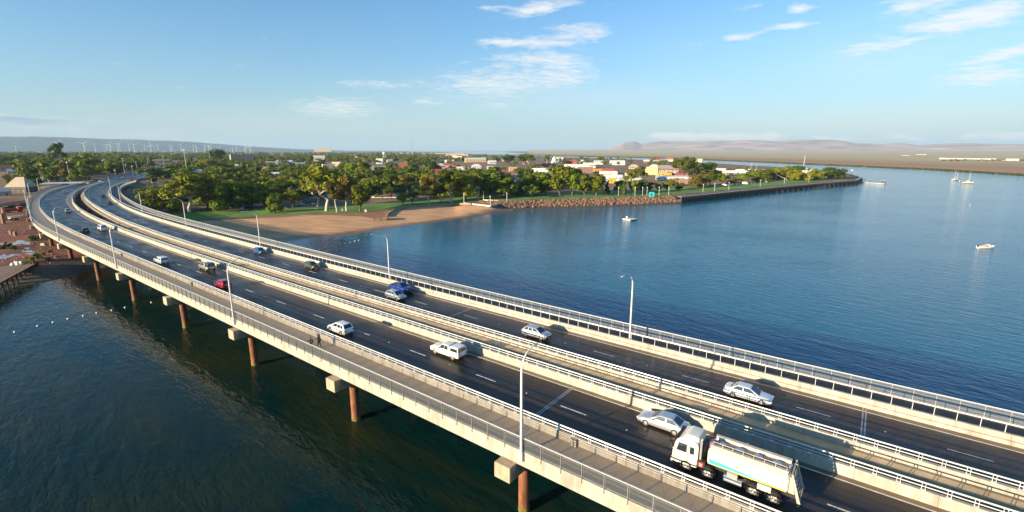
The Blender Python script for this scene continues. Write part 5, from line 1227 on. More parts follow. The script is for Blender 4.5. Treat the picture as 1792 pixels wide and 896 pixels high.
def water_tank():
    x, y, z = atg(673,282); k = math.hypot(x, y)/FPX; t = thing('water_tower', 'white round water tank on legs above the treetops', 'water tower', (x, y, z)); r = 2.7*k; zc = 12.5*k
    MB().lathe([(max(.05,r*math.cos(a)), zc+r*math.sin(a)) for a in np.linspace(-PI/2*.97,PI/2*.97,12)], 16).build('tank', roofm('white'), t, smooth=True)
    for i in range(4): a = PI/4+i*PI/2; MB().tube([(r*.75*math.cos(a),r*.75*math.sin(a),0),(r*.6*math.cos(a),r*.6*math.sin(a),zc)], .3, 6).build('leg', M_STEEL, t)
water_tank()
def mast(u, vb, vt, label, rad, lattice=False, lean=0., z=None, cat='mast', group=None):
    if z is None: x, y, z = atg(u, vb)
    else: x, y = at(u, vb, z)
    r = ray(u, vt); d = math.hypot(x, y); h = CAM_H+d*r[2]/math.hypot(r[0], r[1])-z
    t = thing('mast' if cat == 'mast' else 'light_pole', label, cat, (x, y, z-.3), 0, group)
    if lattice:
        w = rad
        for sx, sy in ((-1,-1),(1,-1),(0,1)): MB().tube([(sx*w,sy*w,0),(sx*w*.25,sy*w*.25,h)], rad*.16, 4).build('mast_leg', M_STEEL, t)
        b = MB()
        for k in range(12):
            z0, z1 = h*k/12, h*(k+1)/12; q = lambda zz: w*(1-.75*zz/h)
            b.tube([(-q(z0),-q(z0),z0),(q(z1),-q(z1),z1)], rad*.09, 4); b.tube([(q(z0),-q(z0),z0),(0,q(z1),z1)], rad*.09, 4)
        b.build('lattice', M_STEEL, t)
    else:
        MB().tube([(0,0,0),(lean*h,0,h)], [rad, rad*.6], 8).build('pole', M_RAIL, t)
        if cat == 'light pole': MB().box(lean*h,0,h,rad*7,rad*2.4,rad*1.6).build('lamp_head', M_STEEL, t)
    return t
mast(722,272,244,'slender lattice radio mast on the skyline', 4., True)
mast(694,270,262,'short mast beside the radio mast', .8)
mast(1404,303,272,'tall white pole with a slight lean near the marquee', .42, lean=.045)
mast(1313,304,285,'white mast on the yacht club roof side, taller of two', .22); mast(1323,304,286,'white mast beside the taller yacht club mast', .22)
for (u, vb, vt, lab) in [(124,321,283,'tall white pole at the near end of the bridge curve'),(219,308,277,'tallest white pole standing in the approach road median'),(223,309,287,'white pole beside the tallest median pole'),(241,303,283,'round topped high light at the approach road'),(260,294,279,'thin pole by the fuel station'),(287,290,272,'green topped pole behind the fuel station canopy'),(328,307,262,'tall light tower among trees'),(369,292,256,'very tall light tower with wide head above the treetops'),(204,316,297,'short pole at the median nose'),(234,312,290,'curved light pole on the approach road'),(275,304,290,'pole against the approach retaining wall')]:
    mast(u, vb, vt, lab, .16 if vt > 270 else .3, cat='light pole', group='light poles around the approach road')

# ------------------------------------------------------------------ trees
def leaf_material(name, col, tr=.22):
    m, nt, b = newmat(name); N = nt.nodes.new; L = nt.links.new
    tc = N('ShaderNodeTexCoord'); n = N('ShaderNodeTexNoise'); n.inputs['Scale'].default_value = .45; n.inputs['Detail'].default_value = 3; L(tc.outputs['Object'], n.inputs['Vector'])
    oi = N('ShaderNodeObjectInfo'); ad = N('ShaderNodeMath'); ad.operation = 'MULTIPLY_ADD'; L(oi.outputs['Random'], ad.inputs[0]); ad.inputs[1].default_value = .7; ad.inputs[2].default_value = -.35
    s = N('ShaderNodeMath'); L(n.outputs[0], s.inputs[0]); L(ad.outputs[0], s.inputs[1])
    r = N('ShaderNodeValToRGB'); L(s.outputs[0], r.inputs[0]); e = r.color_ramp.elements
    e[0].position = .2; e[0].color = tuple(c*.62 for c in col)+(1,); e[1].position = .8; e[1].color = (min(1,col[0]*1.55), min(1,col[1]*1.4), col[2]*1.25, 1)
    L(r.outputs[0], b.inputs['Base Color']); b.inputs['Roughness'].default_value = .6; b.inputs['Specular IOR Level'].default_value = .12
    t = N('ShaderNodeBsdfTranslucent'); L(r.outputs[0], t.inputs[0]); mx = N('ShaderNodeMixShader'); mx.inputs[0].default_value = tr
    L(b.outputs[0], mx.inputs[1]); L(t.outputs[0], mx.inputs[2]); L(mx.outputs[0], nt.nodes['Material Output'].inputs['Surface'])
    return m
LEAF = {'olive':leaf_material('leaf_olive', (.145,.172,.014)),'green':leaf_material('leaf_green', (.105,.162,.014)),'dark':leaf_material('leaf_dark', (.052,.092,.012)),'lime':leaf_material('leaf_lime', (.18,.20,.010)),'grey':leaf_material('leaf_grey', (.13,.145,.05)),'rust':leaf_material('leaf_rust', (.16,.135,.022))}
BARK = {'pale':mat('bark_pale', (.50,.42,.33), .8, var=.25, scale=2., stretch=(1,1,.3)),'brown':mat('bark_brown', (.11,.075,.05), .9, var=.3, scale=2., stretch=(1,1,.3))}
def tree_data(seed, kind, nleaf=1500):
    """unit tree 10 m tall: trunk-and-limb mesh, and leaf-face arrays"""
    rg = np.random.RandomState(seed); H = 10.
    if kind == 'gum':    base, cl = 3.6, [(rg.uniform(-2.2,2.2), rg.uniform(-2.2,2.2), rg.uniform(4.6,9.0), rg.uniform(.9,1.7), .75) for _ in range(13)]
    elif kind == 'round': base, cl = 1.8, [(1.9*math.cos(a)*q, 1.9*math.sin(a)*q, z, rg.uniform(1.2,1.9), .85) for a, q, z in zip(rg.uniform(0,6.28,15), rg.uniform(.3,1.25,15), rg.uniform(3.0,8.3,15))]
    elif kind == 'broad': base, cl = 2.2, [(4.3*math.cos(a)*q, 4.3*math.sin(a)*q, z, rg.uniform(1.4,2.2), .6) for a, q, z in zip(rg.uniform(0,6.28,17), np.sqrt(rg.uniform(.02,1.,17)), rg.uniform(4.2,8.4,17))]
    elif kind == 'bush':  base, cl = .8, [(3.4*math.cos(a)*q, 3.4*math.sin(a)*q, z, rg.uniform(1.5,2.3), .8) for a, q, z in zip(rg.uniform(0,6.28,14), np.sqrt(rg.uniform(.02,1.,14)), rg.uniform(1.8,7.6,14))]
    else:                base, cl = 1.0, [(.25*rg.randn(), .25*rg.randn(), z, max(.35, 1.5*(1-z/10.4)), .9) for z in np.linspace(1.6,9.6,14)]     # conifer
    cl = [c for c in cl]
    if kind in ('gum','round','broad'): cl.append((rg.uniform(-.5,.5), rg.uniform(-.5,.5), 8.6, 1.3, .8))
    t = MB(); bend = [(0,0,-.6)]+[(rg.uniform(-.18,.18)*i, rg.uniform(-.18,.18)*i, base*i/3) for i in range(1, 4)]
    r0 = {'gum':.24,'round':.28,'broad':.34,'bush':.28,'cone':.25}[kind]
    t.tube(bend, [r0*1.3, r0, r0*.9, r0*.75], 8, caps=False)
    top = bend[-1]
    for k, c in enumerate(cl):
        if kind == 'cone' and k < len(cl)-1: continue
        if kind == 'cone': t.tube([top, (c[0],c[1],c[2])], [r0*.7,.04], 6, caps=False); continue
        mid = ((top[0]+c[0])/2+rg.uniform(-.3,.3), (top[1]+c[1])/2+rg.uniform(-.3,.3), top[2]*.55+c[2]*.45)
        t.tube([top, mid, c[:3]], [r0*.55, r0*.33, .035], 5, caps=False)
    vol = np.array([c[3]**2 for c in cl]); cnt = (nleaf*vol/vol.sum()).astype(int)
    V = []; 
    for (cx, cy, cz, r, fl), n in zip(cl, cnt):
        d = rg.randn(n, 3); d /= np.linalg.norm(d, axis=1)[:, None]
        # sprays: leaves gather on a few twigs so that gaps show
        lobe = rg.randn(14, 3); lobe /= np.linalg.norm(lobe, axis=1)[:, None]; w = lobe[rg.randint(0, 14, n)]; d = d*.8+w*.42; d /= np.linalg.norm(d, axis=1)[:, None]
        rad = r*(.35+.68*rg.rand(n)**.55); p = d*rad[:, None]; p[:, 2] *= fl; p += (cx, cy, cz)
        nrm = d+rg.randn(n, 3)*.34+np.array([0,0,.35]); nrm /= np.linalg.norm(nrm, axis=1)[:, None]
        e1 = np.cross(nrm, rg.randn(n, 3)); e1 /= np.linalg.norm(e1, axis=1)[:, None]; e2 = np.cross(nrm, e1)
        s = rg.uniform(.20,.42, n)[:, None]*(1.25 if kind in ('round','bush') else 1.)
        V.append(np.stack([p-e1*s, p-e2*s*.6, p+e1*s, p+e2*s*.6], 1))
    V = np.concatenate(V); 
    return t, V
def quads_mesh(name, V, m):
    n = len(V); me = bpy.data.meshes.new(name); me.vertices.add(n*4); me.vertices.foreach_set('co', V.astype(np.float32).ravel())
    me.loops.add(n*4); me.loops.foreach_set('vertex_index', np.arange(n*4, dtype=np.int32)); me.polygons.add(n); me.polygons.foreach_set('loop_start', np.arange(0, n*4, 4, dtype=np.int32)); me.update(calc_edges=True)
    me.materials.append(m); return me
PROTO = {}; KSEED = {'gum':(1,2,3,4),'round':(11,12,13),'broad':(21,22,23),'bush':(31,32),'cone':(41,)}
for k, sds in KSEED.items():
    PROTO[k] = []
    for sd in sds:
        t, V = tree_data(sd, k, {'gum':2000,'round':2600,'broad':2600,'bush':2200,'cone':1200}[k]); PROTO[k].append((t, V))
TREE_MESH = {}
def tree_meshes(kind, i, tone):
    key = (kind, i, tone)
    if key not in TREE_MESH:
        t, V = PROTO[kind][i]; bk = 'pale' if kind == 'gum' else 'brown'
        if ('t', kind, i) not in TREE_MESH: TREE_MESH[('t', kind, i)] = t.mesh('trunk', BARK[bk], 60)
        TREE_MESH[key] = quads_mesh('crown', V, LEAF[tone])
    return TREE_MESH[('t', kind, i)], TREE_MESH[key]
WIDE = {'gum':1.3,'round':1.3,'broad':1.12,'bush':1.12,'cone':1.0}
import re
rt = random.Random(21); TREES = []
WORD = {'gum':'open gum tree','round':'dense round tree','broad':'spreading tree','bush':'bushy shrub tree','cone':'narrow conifer'}
TONE = {'olive':'olive','green':'green','dark':'dark green','lime':'yellow green','grey':'grey green','rust':'rusty'}
def tree(u, v, vt, kind, tone, label=None, wide=1., group='trees of the town and foreshore'):
    x, y, z = atg(u, v); d = math.hypot(x, y); r = ray(u, vt); h = CAM_H+d*r[2]/math.hypot(r[0], r[1])-z
    h = max(2.0, h); i = rt.randrange(len(PROTO[kind])); a, b = tree_meshes(kind, i, tone)
    sc = h/9.8; TREES.append([u, v, vt, kind, tone, label])
    o = copy_tree(('tree', [('trunk', a, None, []), ('crown', b, None, [])]), (x, y, z), rt.uniform(0, 6.28), (sc*wide*WIDE[kind], sc*wide*WIDE[kind], sc), label or 'x', 'tree', group)
    TREES[-1].append(o); return o
NAMED = [
 # beach and park gums
 (571,369.5,287,'gum','olive','tallest pale trunked gum leaning behind the beach',1.05),(590,371.5,318,'gum','rust','thin rusty gum on the lawn edge behind the beach',.8),(607,369.5,306,'gum','rust','slim fan crowned gum with white trunk behind the beach',.75),(631,370.5,321,'round','olive','round olive gum at the edge of the beach lawn',.95),
 (556,362,300,'gum','olive','large leaning gum behind the tallest beach gum',1.1),(489,367,335,'broad','green','small leaning tree on the lawn before the car park',.8),(512,364,333,'broad','olive','low olive tree beside the leaning lawn tree',.8),(482,372,338,'bush','green','bushy tree at the shaded edge of the lawn',.8),
 (751,357,301,'gum','rust','rusty gum with white trunk on the park lawn',.8),(771,354,312,'gum','green','thin dark gum beside the rusty park gum',.8),(790,355,298,'gum','lime','bright gum with forked pinkish trunk in the park',1.1),(722,357,334,'broad','dark','low dark tree at the bend of the sand wall',1.),(705,359,336,'broad','green','broad low tree above the sand wall',1.),
 (815,352,304,'round','lime','bright lime tree behind the netted pool',1.),(837,349,300,'gum','olive','olive gum behind the netted pool',1.),(858,347,296,'round','dark','dark pyramid tree behind the pool rail',1.2),(884,346,306,'round','green','heavy green tree where the revetment starts',1.5),(905,344,318,'bush','dark','dark low tree at the start of the revetment',1.2),
 (930,343,305,'gum','green','leafy gum above the revetment beside the big round tree',1.1),(955,342,301,'round','green','leafy park tree before the supermarket',1.),(980,343,287,'round','olive','biggest round park tree with bare trunk',1.),(1001,343,293,'round','green','second biggest round park tree with bare trunk',.85),
 (1023,343,303,'round','olive','round tree with white trunk on the lawn, before the brown office',.95),(1044,343,303,'round','olive','twin of the white trunked lawn tree',.95),(1062,342,314,'cone','dark','dark conical tree beside the twin lawn trees',1.5),
 (1085,341,315,'round','green','small ball tree nearest the slate blue roof',1.05),(1092,343,311,'cone','dark','dark spire tree among the ball trees',1.1),(1108,340,314,'round','green','ball tree in the middle of the lawn row',1.05),(1122,339,313,'round','green','ball tree with light top in the lawn row',1.),(1137,337,318,'round','lime','small lime ball tree in the lawn row',1.1),(1150,336,318,'round','olive','small olive ball tree in the lawn row',1.),(1166,335,318,'round','green','ball tree before the brown shop',1.1),(1188,333,314,'bush','green','green bush tree before the brown shop',1.),
 (1103,325,297,'gum','olive','pale olive gum beside the pale gabled shop',1.1),(1120,318,290,'gum','olive','wispy gum rising over the pale shop',1.1),
 (1219,329,297,'bush','rust','large rusty round tree by the wharf road',1.25),(1243,325,302,'broad','dark','dark spreading tree by the wharf road',1.),(1262,322,303,'round','olive','olive tree beside the wharf car park',1.1),
 (1196,311,272,'broad','olive','tall flat topped tree standing above the hall',1.),(1216,306,275,'bush','green','big green bush tree behind the long white roof',1.),(1237,305,278,'bush','green','tallest bushy tree behind the wharf road',1.1),
 (1465,313,289,'bush','dark','dark domed tree at the very end of the wharf',.85),(1449,313,292,'round','dark','dark tree beside the domed end tree',1.15),(1428,315,292,'bush','lime','bright lime tree near the wharf end',.95),(1410,316,298,'bush','lime','low lime tree beside the marquee',1.),(1389,316,293,'bush','lime','wide lime tree behind the shade sails',1.05),(1372,314,289,'broad','olive','olive tree behind the shade sails',1.),(1352,314,291,'bush','lime','lime tree left of the shade sails',1.),(1340,316,297,'round','green','green tree beside the yacht club',1.1),(1326,319,300,'bush','green','bushy tree before the yacht club',1.),(1300,321,302,'round','green','round tree before the cream boat shed',1.1),(1281,322,307,'bush','olive','low olive tree before the cream boat shed',1.),(1395,306,289,'broad','green','green spreading tree behind the tall leaning pole',1.),
 # big trees around the bridge curve
 (270,372,319,'bush','olive','olive tree pressed against the bridge fence',.8),(302,370,312,'bush','green','green tree over the mesh fence beside the first far lamps',.95),(332,372,304,'gum','olive','large gum with pale forked limbs by the bridge',1.2),(365,366,300,'broad','olive','wide crowned tree behind the far lamp posts',1.),(398,368,306,'bush','green','deep green tree next to the park car park',1.05),(418,362,309,'bush','dark','dark tree overhanging the orange kiosk',1.),(445,358,318,'broad','green','green tree shading the park cars',1.),(470,352,316,'bush','dark','dark tree behind the parked cars',1.2),(500,350,315,'broad','dark','dark wide tree behind the lawn',1.1),(525,350,318,'bush','dark','dark bush tree left of the beach gums',1.),
 (367,304,276,'broad','olive','broad isolated tree standing on the bare red slope',1.),(104,296,250,'gum','green','very tall ragged tree breaking the skyline by the ridge',.62),(150,304,260,'bush','green','huge rounded tree below the first wind turbines',1.),(123,320,282,'round','rust','autumn yellow tree at the bridge curve',1.),(140,319,287,'bush','green','green tree behind the autumn yellow tree',1.),(378,286,254,'bush','dark','tall dark tree clump on the skyline beside the light tower',1.),(205,305,277,'bush','green','green tree beside the approach road poles',.9),(60,325,296,'bush','green','green tree behind the pale pavilion',1.),(20,322,300,'bush','olive','olive tree beside the grey cottage',1.1),
 (890,290,270,'broad','dark','dark tree silhouetted against the blue back channel',1.),(920,294,268,'broad','green','tallest green tree against the back channel',1.1),(957,286,271,'gum','olive','thin tree beside the white dome',.9),(987,288,273,'cone','dark','single dark pine spire between dome and brick hall',.9),(1048,286,275,'gum','olive','small gum against the back channel',1.),
 (760,345,317,'bush','dark','dark shrub tree deep in the park shade',1.1),(738,343,314,'bush','dark','dark park tree behind the rusty gum',1.1),(684,350,326,'broad','dark','dark tree shading the long brown tiled house',1.),(655,345,318,'bush','dark','dark tree between beach lawn and brown tiled house',1.1),(690,335,302,'broad','green','green tree behind the long brown tiled house',1.1),(622,312,277,'bush','green','tall bushy tree behind the beach gums',1.),(640,318,283,'gum','olive','tall gum behind the round beach tree',1.1),(760,300,274,'bush','dark','dark clump at the foot of the radio mast',1.3),
]
for q in NAMED: tree(q[0], q[1], q[2], q[3], q[4], q[5], q[6]*(1.3 if q[0] > 1255 else 1.0))
# the rest of the tree cover, scattered where the photograph has trees
FOOTA = np.array(FOOT)
SIGHT = [(b[0], b[1], b[2]) for b in B if b[0] > 760 or b[1] < 292 and b[0] > 440]
def hides(u, v):
    return any(abs(u-bu) < bw*.62 and bv-1 < v < bv+11 for bu, bv, bw in SIGHT)
def clear(x, y, m=1.5):
    if ((FOOTA[:,0]-x)**2+(FOOTA[:,1]-y)**2 < (FOOTA[:,2]*.75+m)**2).any(): return False
    if line_d([(x, y)], APPR)[0] < 24: return False
    p = np.array([x, y]); a, l = p@D2, p@N2
    if -50 < a < 520 and lat('near_edge', a)-9 < l < lat('far_edge', a)+9: return False
    return True
ZONES = [((-40,266,272,322),250,(9,16)),((240,270,470,318),130,(8,14)),((470,268,760,345),190,(8,14)),((760,272,1240,335),170,(6,11)),((330,318,560,352),40,(9,14)),((760,315,960,342),45,(9,13)),((1215,296,1300,312),16,(4,8))]
def town_ok(u, v):
    if u > 1000 and v > 326: return False
    if 940 < u < 1240 and 292 < v < 322: return rt.random() < .35
    if 640 < u < 760 and v > 340: return False
    return True
cand = []
for (u0, v0, u1, v1), n, (h0, h1) in ZONES:
    k = 0
    while k < n:
        u = rt.uniform(u0, u1); v = v0+(v1-v0)*rt.random()**1.15
        if v < 270 or not town_ok(u, v): k += .2; continue
        if (u < 60 and v > 312) or (u < 44 and v > 300): k += .2; continue
        if hides(u, v) and rt.random() < .85: k += .2; continue
        x, y, z = atg(u, v)
        if not clear(x, y): k += .2; continue
        h = rt.uniform(h0, h1)*(1.25 if u < 260 else 1.); cand.append((v, u, x, y, z, h)); k += 1
cand.sort(reverse=True)                              # nearest first: the 300 largest are individuals
n_ind = 300-len(NAMED)
for v, u, x, y, z, h in cand[:n_ind]:
    d = math.hypot(x, y); vt = v-h*FPX/d
    kind = rt.choices(['gum','round','broad','bush','cone'], [26,20,24,28,2])[0]; tone = rt.choices(['olive','green','dark','lime','grey','rust'], [28,30,22,8,8,4] if u > 260 else [18,26,48,3,3,2])[0]  # left-hand trees lean to dark leaves, standing in for dimmer light there
    tree(u, v, vt, kind, tone, None, rt.uniform(.9,1.25))
# labels for the scattered ones: look, then the closest landmark, then order among look-alikes
seen = {}
for T_ in TREES:
    u, v, vt, kind, tone, label, o = T_
    if label: continue
    px_h = v-vt; size = 'tall' if px_h > 24 else 'small' if px_h < 13 else 'mid-sized'
    best = min(ANCH, key=lambda q: abs(q[0]-u)+2.2*abs(q[1]-v)); du, dv = u-best[0], v-best[1]
    rel = ('left of' if du < 0 else 'right of') if abs(du) > 1.3*abs(dv)*2 else ('behind' if dv < 0 else 'in front of')
    seen.setdefault('%s %s %s %s the %s' % (size, TONE[tone], WORD[kind], rel, best[2]), []).append((u, o))
ORD = ['first','second','third','fourth','fifth','sixth','seventh','eighth']
for lab, l in seen.items():
    l.sort(key=lambda q: q[0])
    for i, (u, o) in enumerate(l): 
        q = lab if len(l) == 1 else lab+', %s from left' % ORD[min(i, 7)]
        for w_ in ('mid-sized ', 'dense ', 'long ', 'bushy ', 'spreading ', ' walled', ' roofed'):
            if len(re.findall(r"[A-Za-z0-9']+", q)) > 15: q = q.replace(w_, '' if w_ != 'bushy ' else '', 1)
        if len(re.findall(r"[A-Za-z0-9']+", q)) > 15: q = q.replace(' from left', '')
        o['label'] = q
def far_wood():
    """trees past the first 300: one wooded mass of leaf clumps"""
    Vs = []; rg = np.random.RandomState(3); lim = []
    for v, u, x, y, z, h in cand[n_ind:]: lim.append((x, y, z, h))
    for u0, u1, v0, v1, n in ((-120,470,266.5,283,1900),(470,760,267,284,700),(760,900,272,284,120),(240,470,283,300,130),(40,240,283,300,190),(240,470,300,352,60),(470,760,283,336,120),(760,960,300,338,45),(950,1240,277,290,45),(1290,1440,303,310,26)):
        us, vs_ = rg.uniform(u0, u1, n), rg.uniform(v0, v1, n)
        P = np.array([at(u, v, 7.) for u, v in zip(us, vs_)]); e = poly_sd(P, SHORE_A); Z = heights(P)
        for (x, y), ee, z in zip(P, e, Z):
            if ee > 25 and clear(x, y, 3): lim.append((x, y, z, rg.uniform(6,12) if v1 < 330 else rg.uniform(8,13)))
    for x, y, z, h in lim:
        d = math.hypot(x, y); k = ('round','broad','bush')[rg.randint(3)]; V = PROTO[k][rg.randint(len(PROTO[k]))][1]
        n = int(np.clip(500*(700/d)**1.2, 70, 500)); q = V[rg.randint(0, len(V), n)]; c = q.mean(1, keepdims=True); q = c+(q-c)*(1.6+.0011*d)
        s = h/9.8; Vs.append(q*np.array([s*1.35, s*1.35, s])+np.array([x, y, z]))
    me = quads_mesh('woodland', np.concatenate(Vs), leaf_material('leaf_woodland', (.088,.122,.014))); struct(link('woodland', me), 'stuff')
far_wood()
# ------------------------------------------------------------------ wharf with timber fenders
M_WHARF = mat('tarred_timber', (.035,.030,.027), .85, var=.35, scale=.6, bump=.3)
M_PLANK = mat('weathered_planks', (.22,.15,.10), .85, var=.3, scale=1.2)
WZ = 4.0
def wharf():
    px = [(1192,355.5),(1230,351.3),(1344,338),(1430,329),(1500,322.3),(1509,317)]
    P = np.array([at(u, v, 0.) for u, v in px]); t = thing('wharf', 'long dark timber wharf wall facing the water in front of the town', 'wharf')
    mb = MB(); cap = MB(); seg = resample(P[:-1], 60); seg = np.vstack([seg, P[-1:]])
    for a, b in zip(seg[:-1], seg[1:]):
        dv = b-a; L_ = np.hypot(*dv); yw = math.atan2(dv[1], dv[0]); n = np.array([-dv[1], dv[0]])/L_; c = (a+b)/2+n*.6
        mb.box(c[0], c[1], (WZ-2)/2, L_+.03, .8, WZ+2, yw); c2 = (a+b)/2+n*1.6; cap.box(c2[0], c2[1], WZ+.1, L_+.03, 3.2, .22, yw)
    mb.build('wall', M_WHARF, t); cap.build('coping', mat('wharf_coping', (.30,.25,.20), .8, var=.2), t)
    fm = MB().box(0,0,(WZ-2)/2-.1,.55,.5,WZ+1.8).mesh('fender_pile', mat('fender_timber', (.075,.062,.052), .85, var=.3, scale=1.))
    S_ = resample(P[:-1], 86)
    for i, p in enumerate(S_):
        a, b = S_[max(i-1,0)], S_[min(i+1,len(S_)-1)]; dv = (b-a)/np.hypot(*(b-a)); n = np.array([-dv[1], dv[0]]); q = p-n*.1; link('fender_pile', fm, t, (q[0], q[1], 0), math.atan2(dv[1], dv[0]))
    rl = MB(); 
    for i, p in enumerate(resample(P[:-1], 60)):
        rl.tube([(p[0]-.3,p[1]+2.,WZ+.2),(p[0]-.3,p[1]+2.,WZ+1.25)], .05, 5)
    rr = resample(P[:-1], 60); rl.tube([(p[0]-.3,p[1]+2.,WZ+1.25) for p in rr], .04, 5); rl.tube([(p[0]-.3,p[1]+2.,WZ+.8) for p in rr], .03, 5)
    f = tag(rl.build('railing', M_STEEL), 'thin steel railing along the top of the dark wharf', 'railing')
    # outer end platform on piles, gangway and pontoon
    x, y = at(1512,319.5,0.); t2 = thing('pontoon', 'floating white pontoon with gangway off the end of the wharf', 'pontoon')
    q0, q1 = np.array(at(1507,319.5,0)), np.array(at(1548,322.0,0)); dv = q1-q0; L_ = np.hypot(*dv); yw = math.atan2(dv[1], dv[0]); c = (q0+q1)/2
    MB().box(c[0], c[1], .35, L_*.78, 2.2, .5, yw).build('gangway', mat('pale_decking', (.52,.47,.40), .7, var=.15), t2)
    e = q1-dv*.12; MB().box(e[0], e[1], .4, L_*.30, 5., .6, yw).build('float', mat('pontoon_pale', (.58,.50,.42), .7, var=.1), t2)
    e0 = q0+dv*.02; MB().box(e0[0], e0[1], 3.2, 5, 4, .5, yw).build('landing', M_WHARF, t2)
    for k, s in ((.0,1),(.0,-1),(.33,1),(.86,1),(.95,-1),(.98,1)):
        p = q0+dv*k+np.array([-dv[1], dv[0]])/L_*s*1.9; MB().tube([(p[0],p[1],-2),(p[0],p[1],3.6 if k else 3.2)], .3, 8).build('pile', M_WHARF, t2); MB().lathe([(.36,3.6),(.05,4.1)],8,(p[0],p[1],0)).build('pile_cap', M_WHITE, t2) if k else None
wharf()
# ------------------------------------------------------------------ rock revetment
def rocks():
    toe = resample([at(u, v, 0.) for u, v in [(818,361.5),(845,364),(880,367.5),(900,367.5),(950,364.6),(1000,362.8),(1100,359.4),(1196,355.2)]], 400)
    rg = np.random.RandomState(9); bm = bmesh.new(); bmesh.ops.create_icosphere(bm, subdivisions=1, radius=1.); base = np.array([v.co[:] for v in bm.verts]); F = [[v.index for v in f.verts] for f in bm.faces]; bm.free(); F = np.array(F)
    n = 5000; i = rg.randint(0, 399, n); t = rg.rand(n)
    A = toe[i]; dv = toe[np.minimum(i+1, 399)]-toe[np.maximum(i-1, 0)]; dv /= np.linalg.norm(dv, axis=1)[:, None]; nn = np.c_[-dv[:,1], dv[:,0]]
    wd = np.interp(i, [0,20,60,399], [3,6,11,11]); P = A+nn*(t*wd)[:, None]; s = .26+.8*rg.rand(n)**1.7
    Z = np.maximum(-.1, heights(P))+s*.18
    V = []; FF = []
    for k in range(n):
        q = base*(1+rg.uniform(-.28,.28,(len(base),1)))*s[k]*np.array([1,rg.uniform(.6,1),rg.uniform(.55,.9)]); a = rg.uniform(0,6.28); c, sn = math.cos(a), math.sin(a); b = rg.uniform(-.5,.5); cb, sb = math.cos(b), math.sin(b)
        q = np.c_[q[:,0]*c-q[:,1]*sn, q[:,0]*sn+q[:,1]*c, q[:,2]]; q = np.c_[q[:,0]*cb+q[:,2]*sb, q[:,1], -q[:,0]*sb+q[:,2]*cb]
        V.append(q+np.array([P[k,0], P[k,1], Z[k]])); FF.append(F+k*len(base))
    me = bpy.data.meshes.new('rock_revetment'); me.from_pydata(np.concatenate(V).tolist(), [], np.concatenate(FF).tolist())
    me.materials.append(mat('revetment_rock', (.20,.115,.075), .9, var=.7, scale=1.1, detail=1)); struct(link('rock_revetment', me), 'stuff')
rocks()
# ------------------------------------------------------------------ sand wall, timber faced point, pool deck, blue frame
def sand_wall():
    pl = [atg(u, v)[:2] for u, v in [(676,380.5),(679,376.5),(690,369),(705,365.3),(723,362.6),(748,361),(773,359.8),(800,359),(825,358.6)]]
    pl = resample(pl, 60); mb = MB()
    for a, b in zip(pl[:-1], pl[1:]):
        dv = b-a; c = (a+b)/2; mb.box(c[0], c[1], T(*c)+.1, np.hypot(*dv)+.05, .7, 2.0, math.atan2(dv[1], dv[0]))
    tag(mb.build('sea_wall', mat('sandstone_wall', (.34,.22,.14), .9, var=.2, scale=.5)), 'curved low sandy wall sweeping round the second bay of the beach', 'sea wall')
    x, y, z = atg(667,385.5); t = thing('timber_landing', 'brown timber landing on posts at the point between both sand bays', 'landing', (x, y, z-.3), .2)
    for i in range(7): MB().box(-3.+i, 0, 2.1, .94, 4.2, .12).build('plank', M_PLANK, t)
    for sx in (-3.1, 0, 3.1):
        for sy in (-1.8, 1.8): MB().tube([(sx,sy,-1),(sx,sy,2.0)], .2, 8).build('post', M_WHARF, t)
    MB().box(0,-1.9,1.5,6.4,.12,.5).build('fascia_board', M_PLANK, t); MB().box(0,1.9,2.7,6.4,.08,.08).build('rail', M_PLANK, t)
    for sx in (-3.1,0,3.1): MB().box(sx,1.9,2.4,.1,.1,.7).build('rail_post', M_PLANK, t)
sand_wall()
def pool():
    t = thing('walled_enclosure', 'white edged paddling enclosure with four lamp posts beside the revetment', 'enclosure')
    C = [np.array(at(u, v, 4.2)) for u, v in [(812,353),(858,358),(887,351.5),(846,349)]]; m = mat('whitewashed_rim', (.58,.56,.48), .7, var=.08)
    for i in range(4):
        a, b = C[i], C[(i+1)%4]; dv = b-a; c = (a+b)/2; MB().box(c[0], c[1], T(*c)+.35, np.hypot(*dv), .55, .8, math.atan2(dv[1], dv[0])).build('rim', m, t)
        MB().tube([(a[0],a[1],3),(a[0],a[1],8.6)], .16, 8).build('post', m, t); MB().lathe([(.1,8.6),(.35,8.7),(.3,9.2),(.05,9.3)],8,(a[0],a[1],0)).build('post_lamp', m, t)
pool()
def frame():
    x, y, z = atg(1140,345.2); k = math.hypot(x, y)/FPX; s = 8.6*k; w = 2.3*k; t = thing('frame_sculpture', 'bright cyan square picture frame sculpture standing on the lawn', 'sculpture', (x, y, z), math.atan2(-x, y)+.15); m = mat('cyan_gloss', (.03,.42,.55), .35, var=0)
    MB().box(0,0,w/2,s,1.5,w).build('frame_side', m, t); MB().box(0,0,s-w/2,s,1.5,w).build('frame_side', m, t)
    for q in (-1,1): MB().box(q*(s-w)/2,0,s/2,w,1.5,s-2*w).build('frame_side', m, t)
frame()
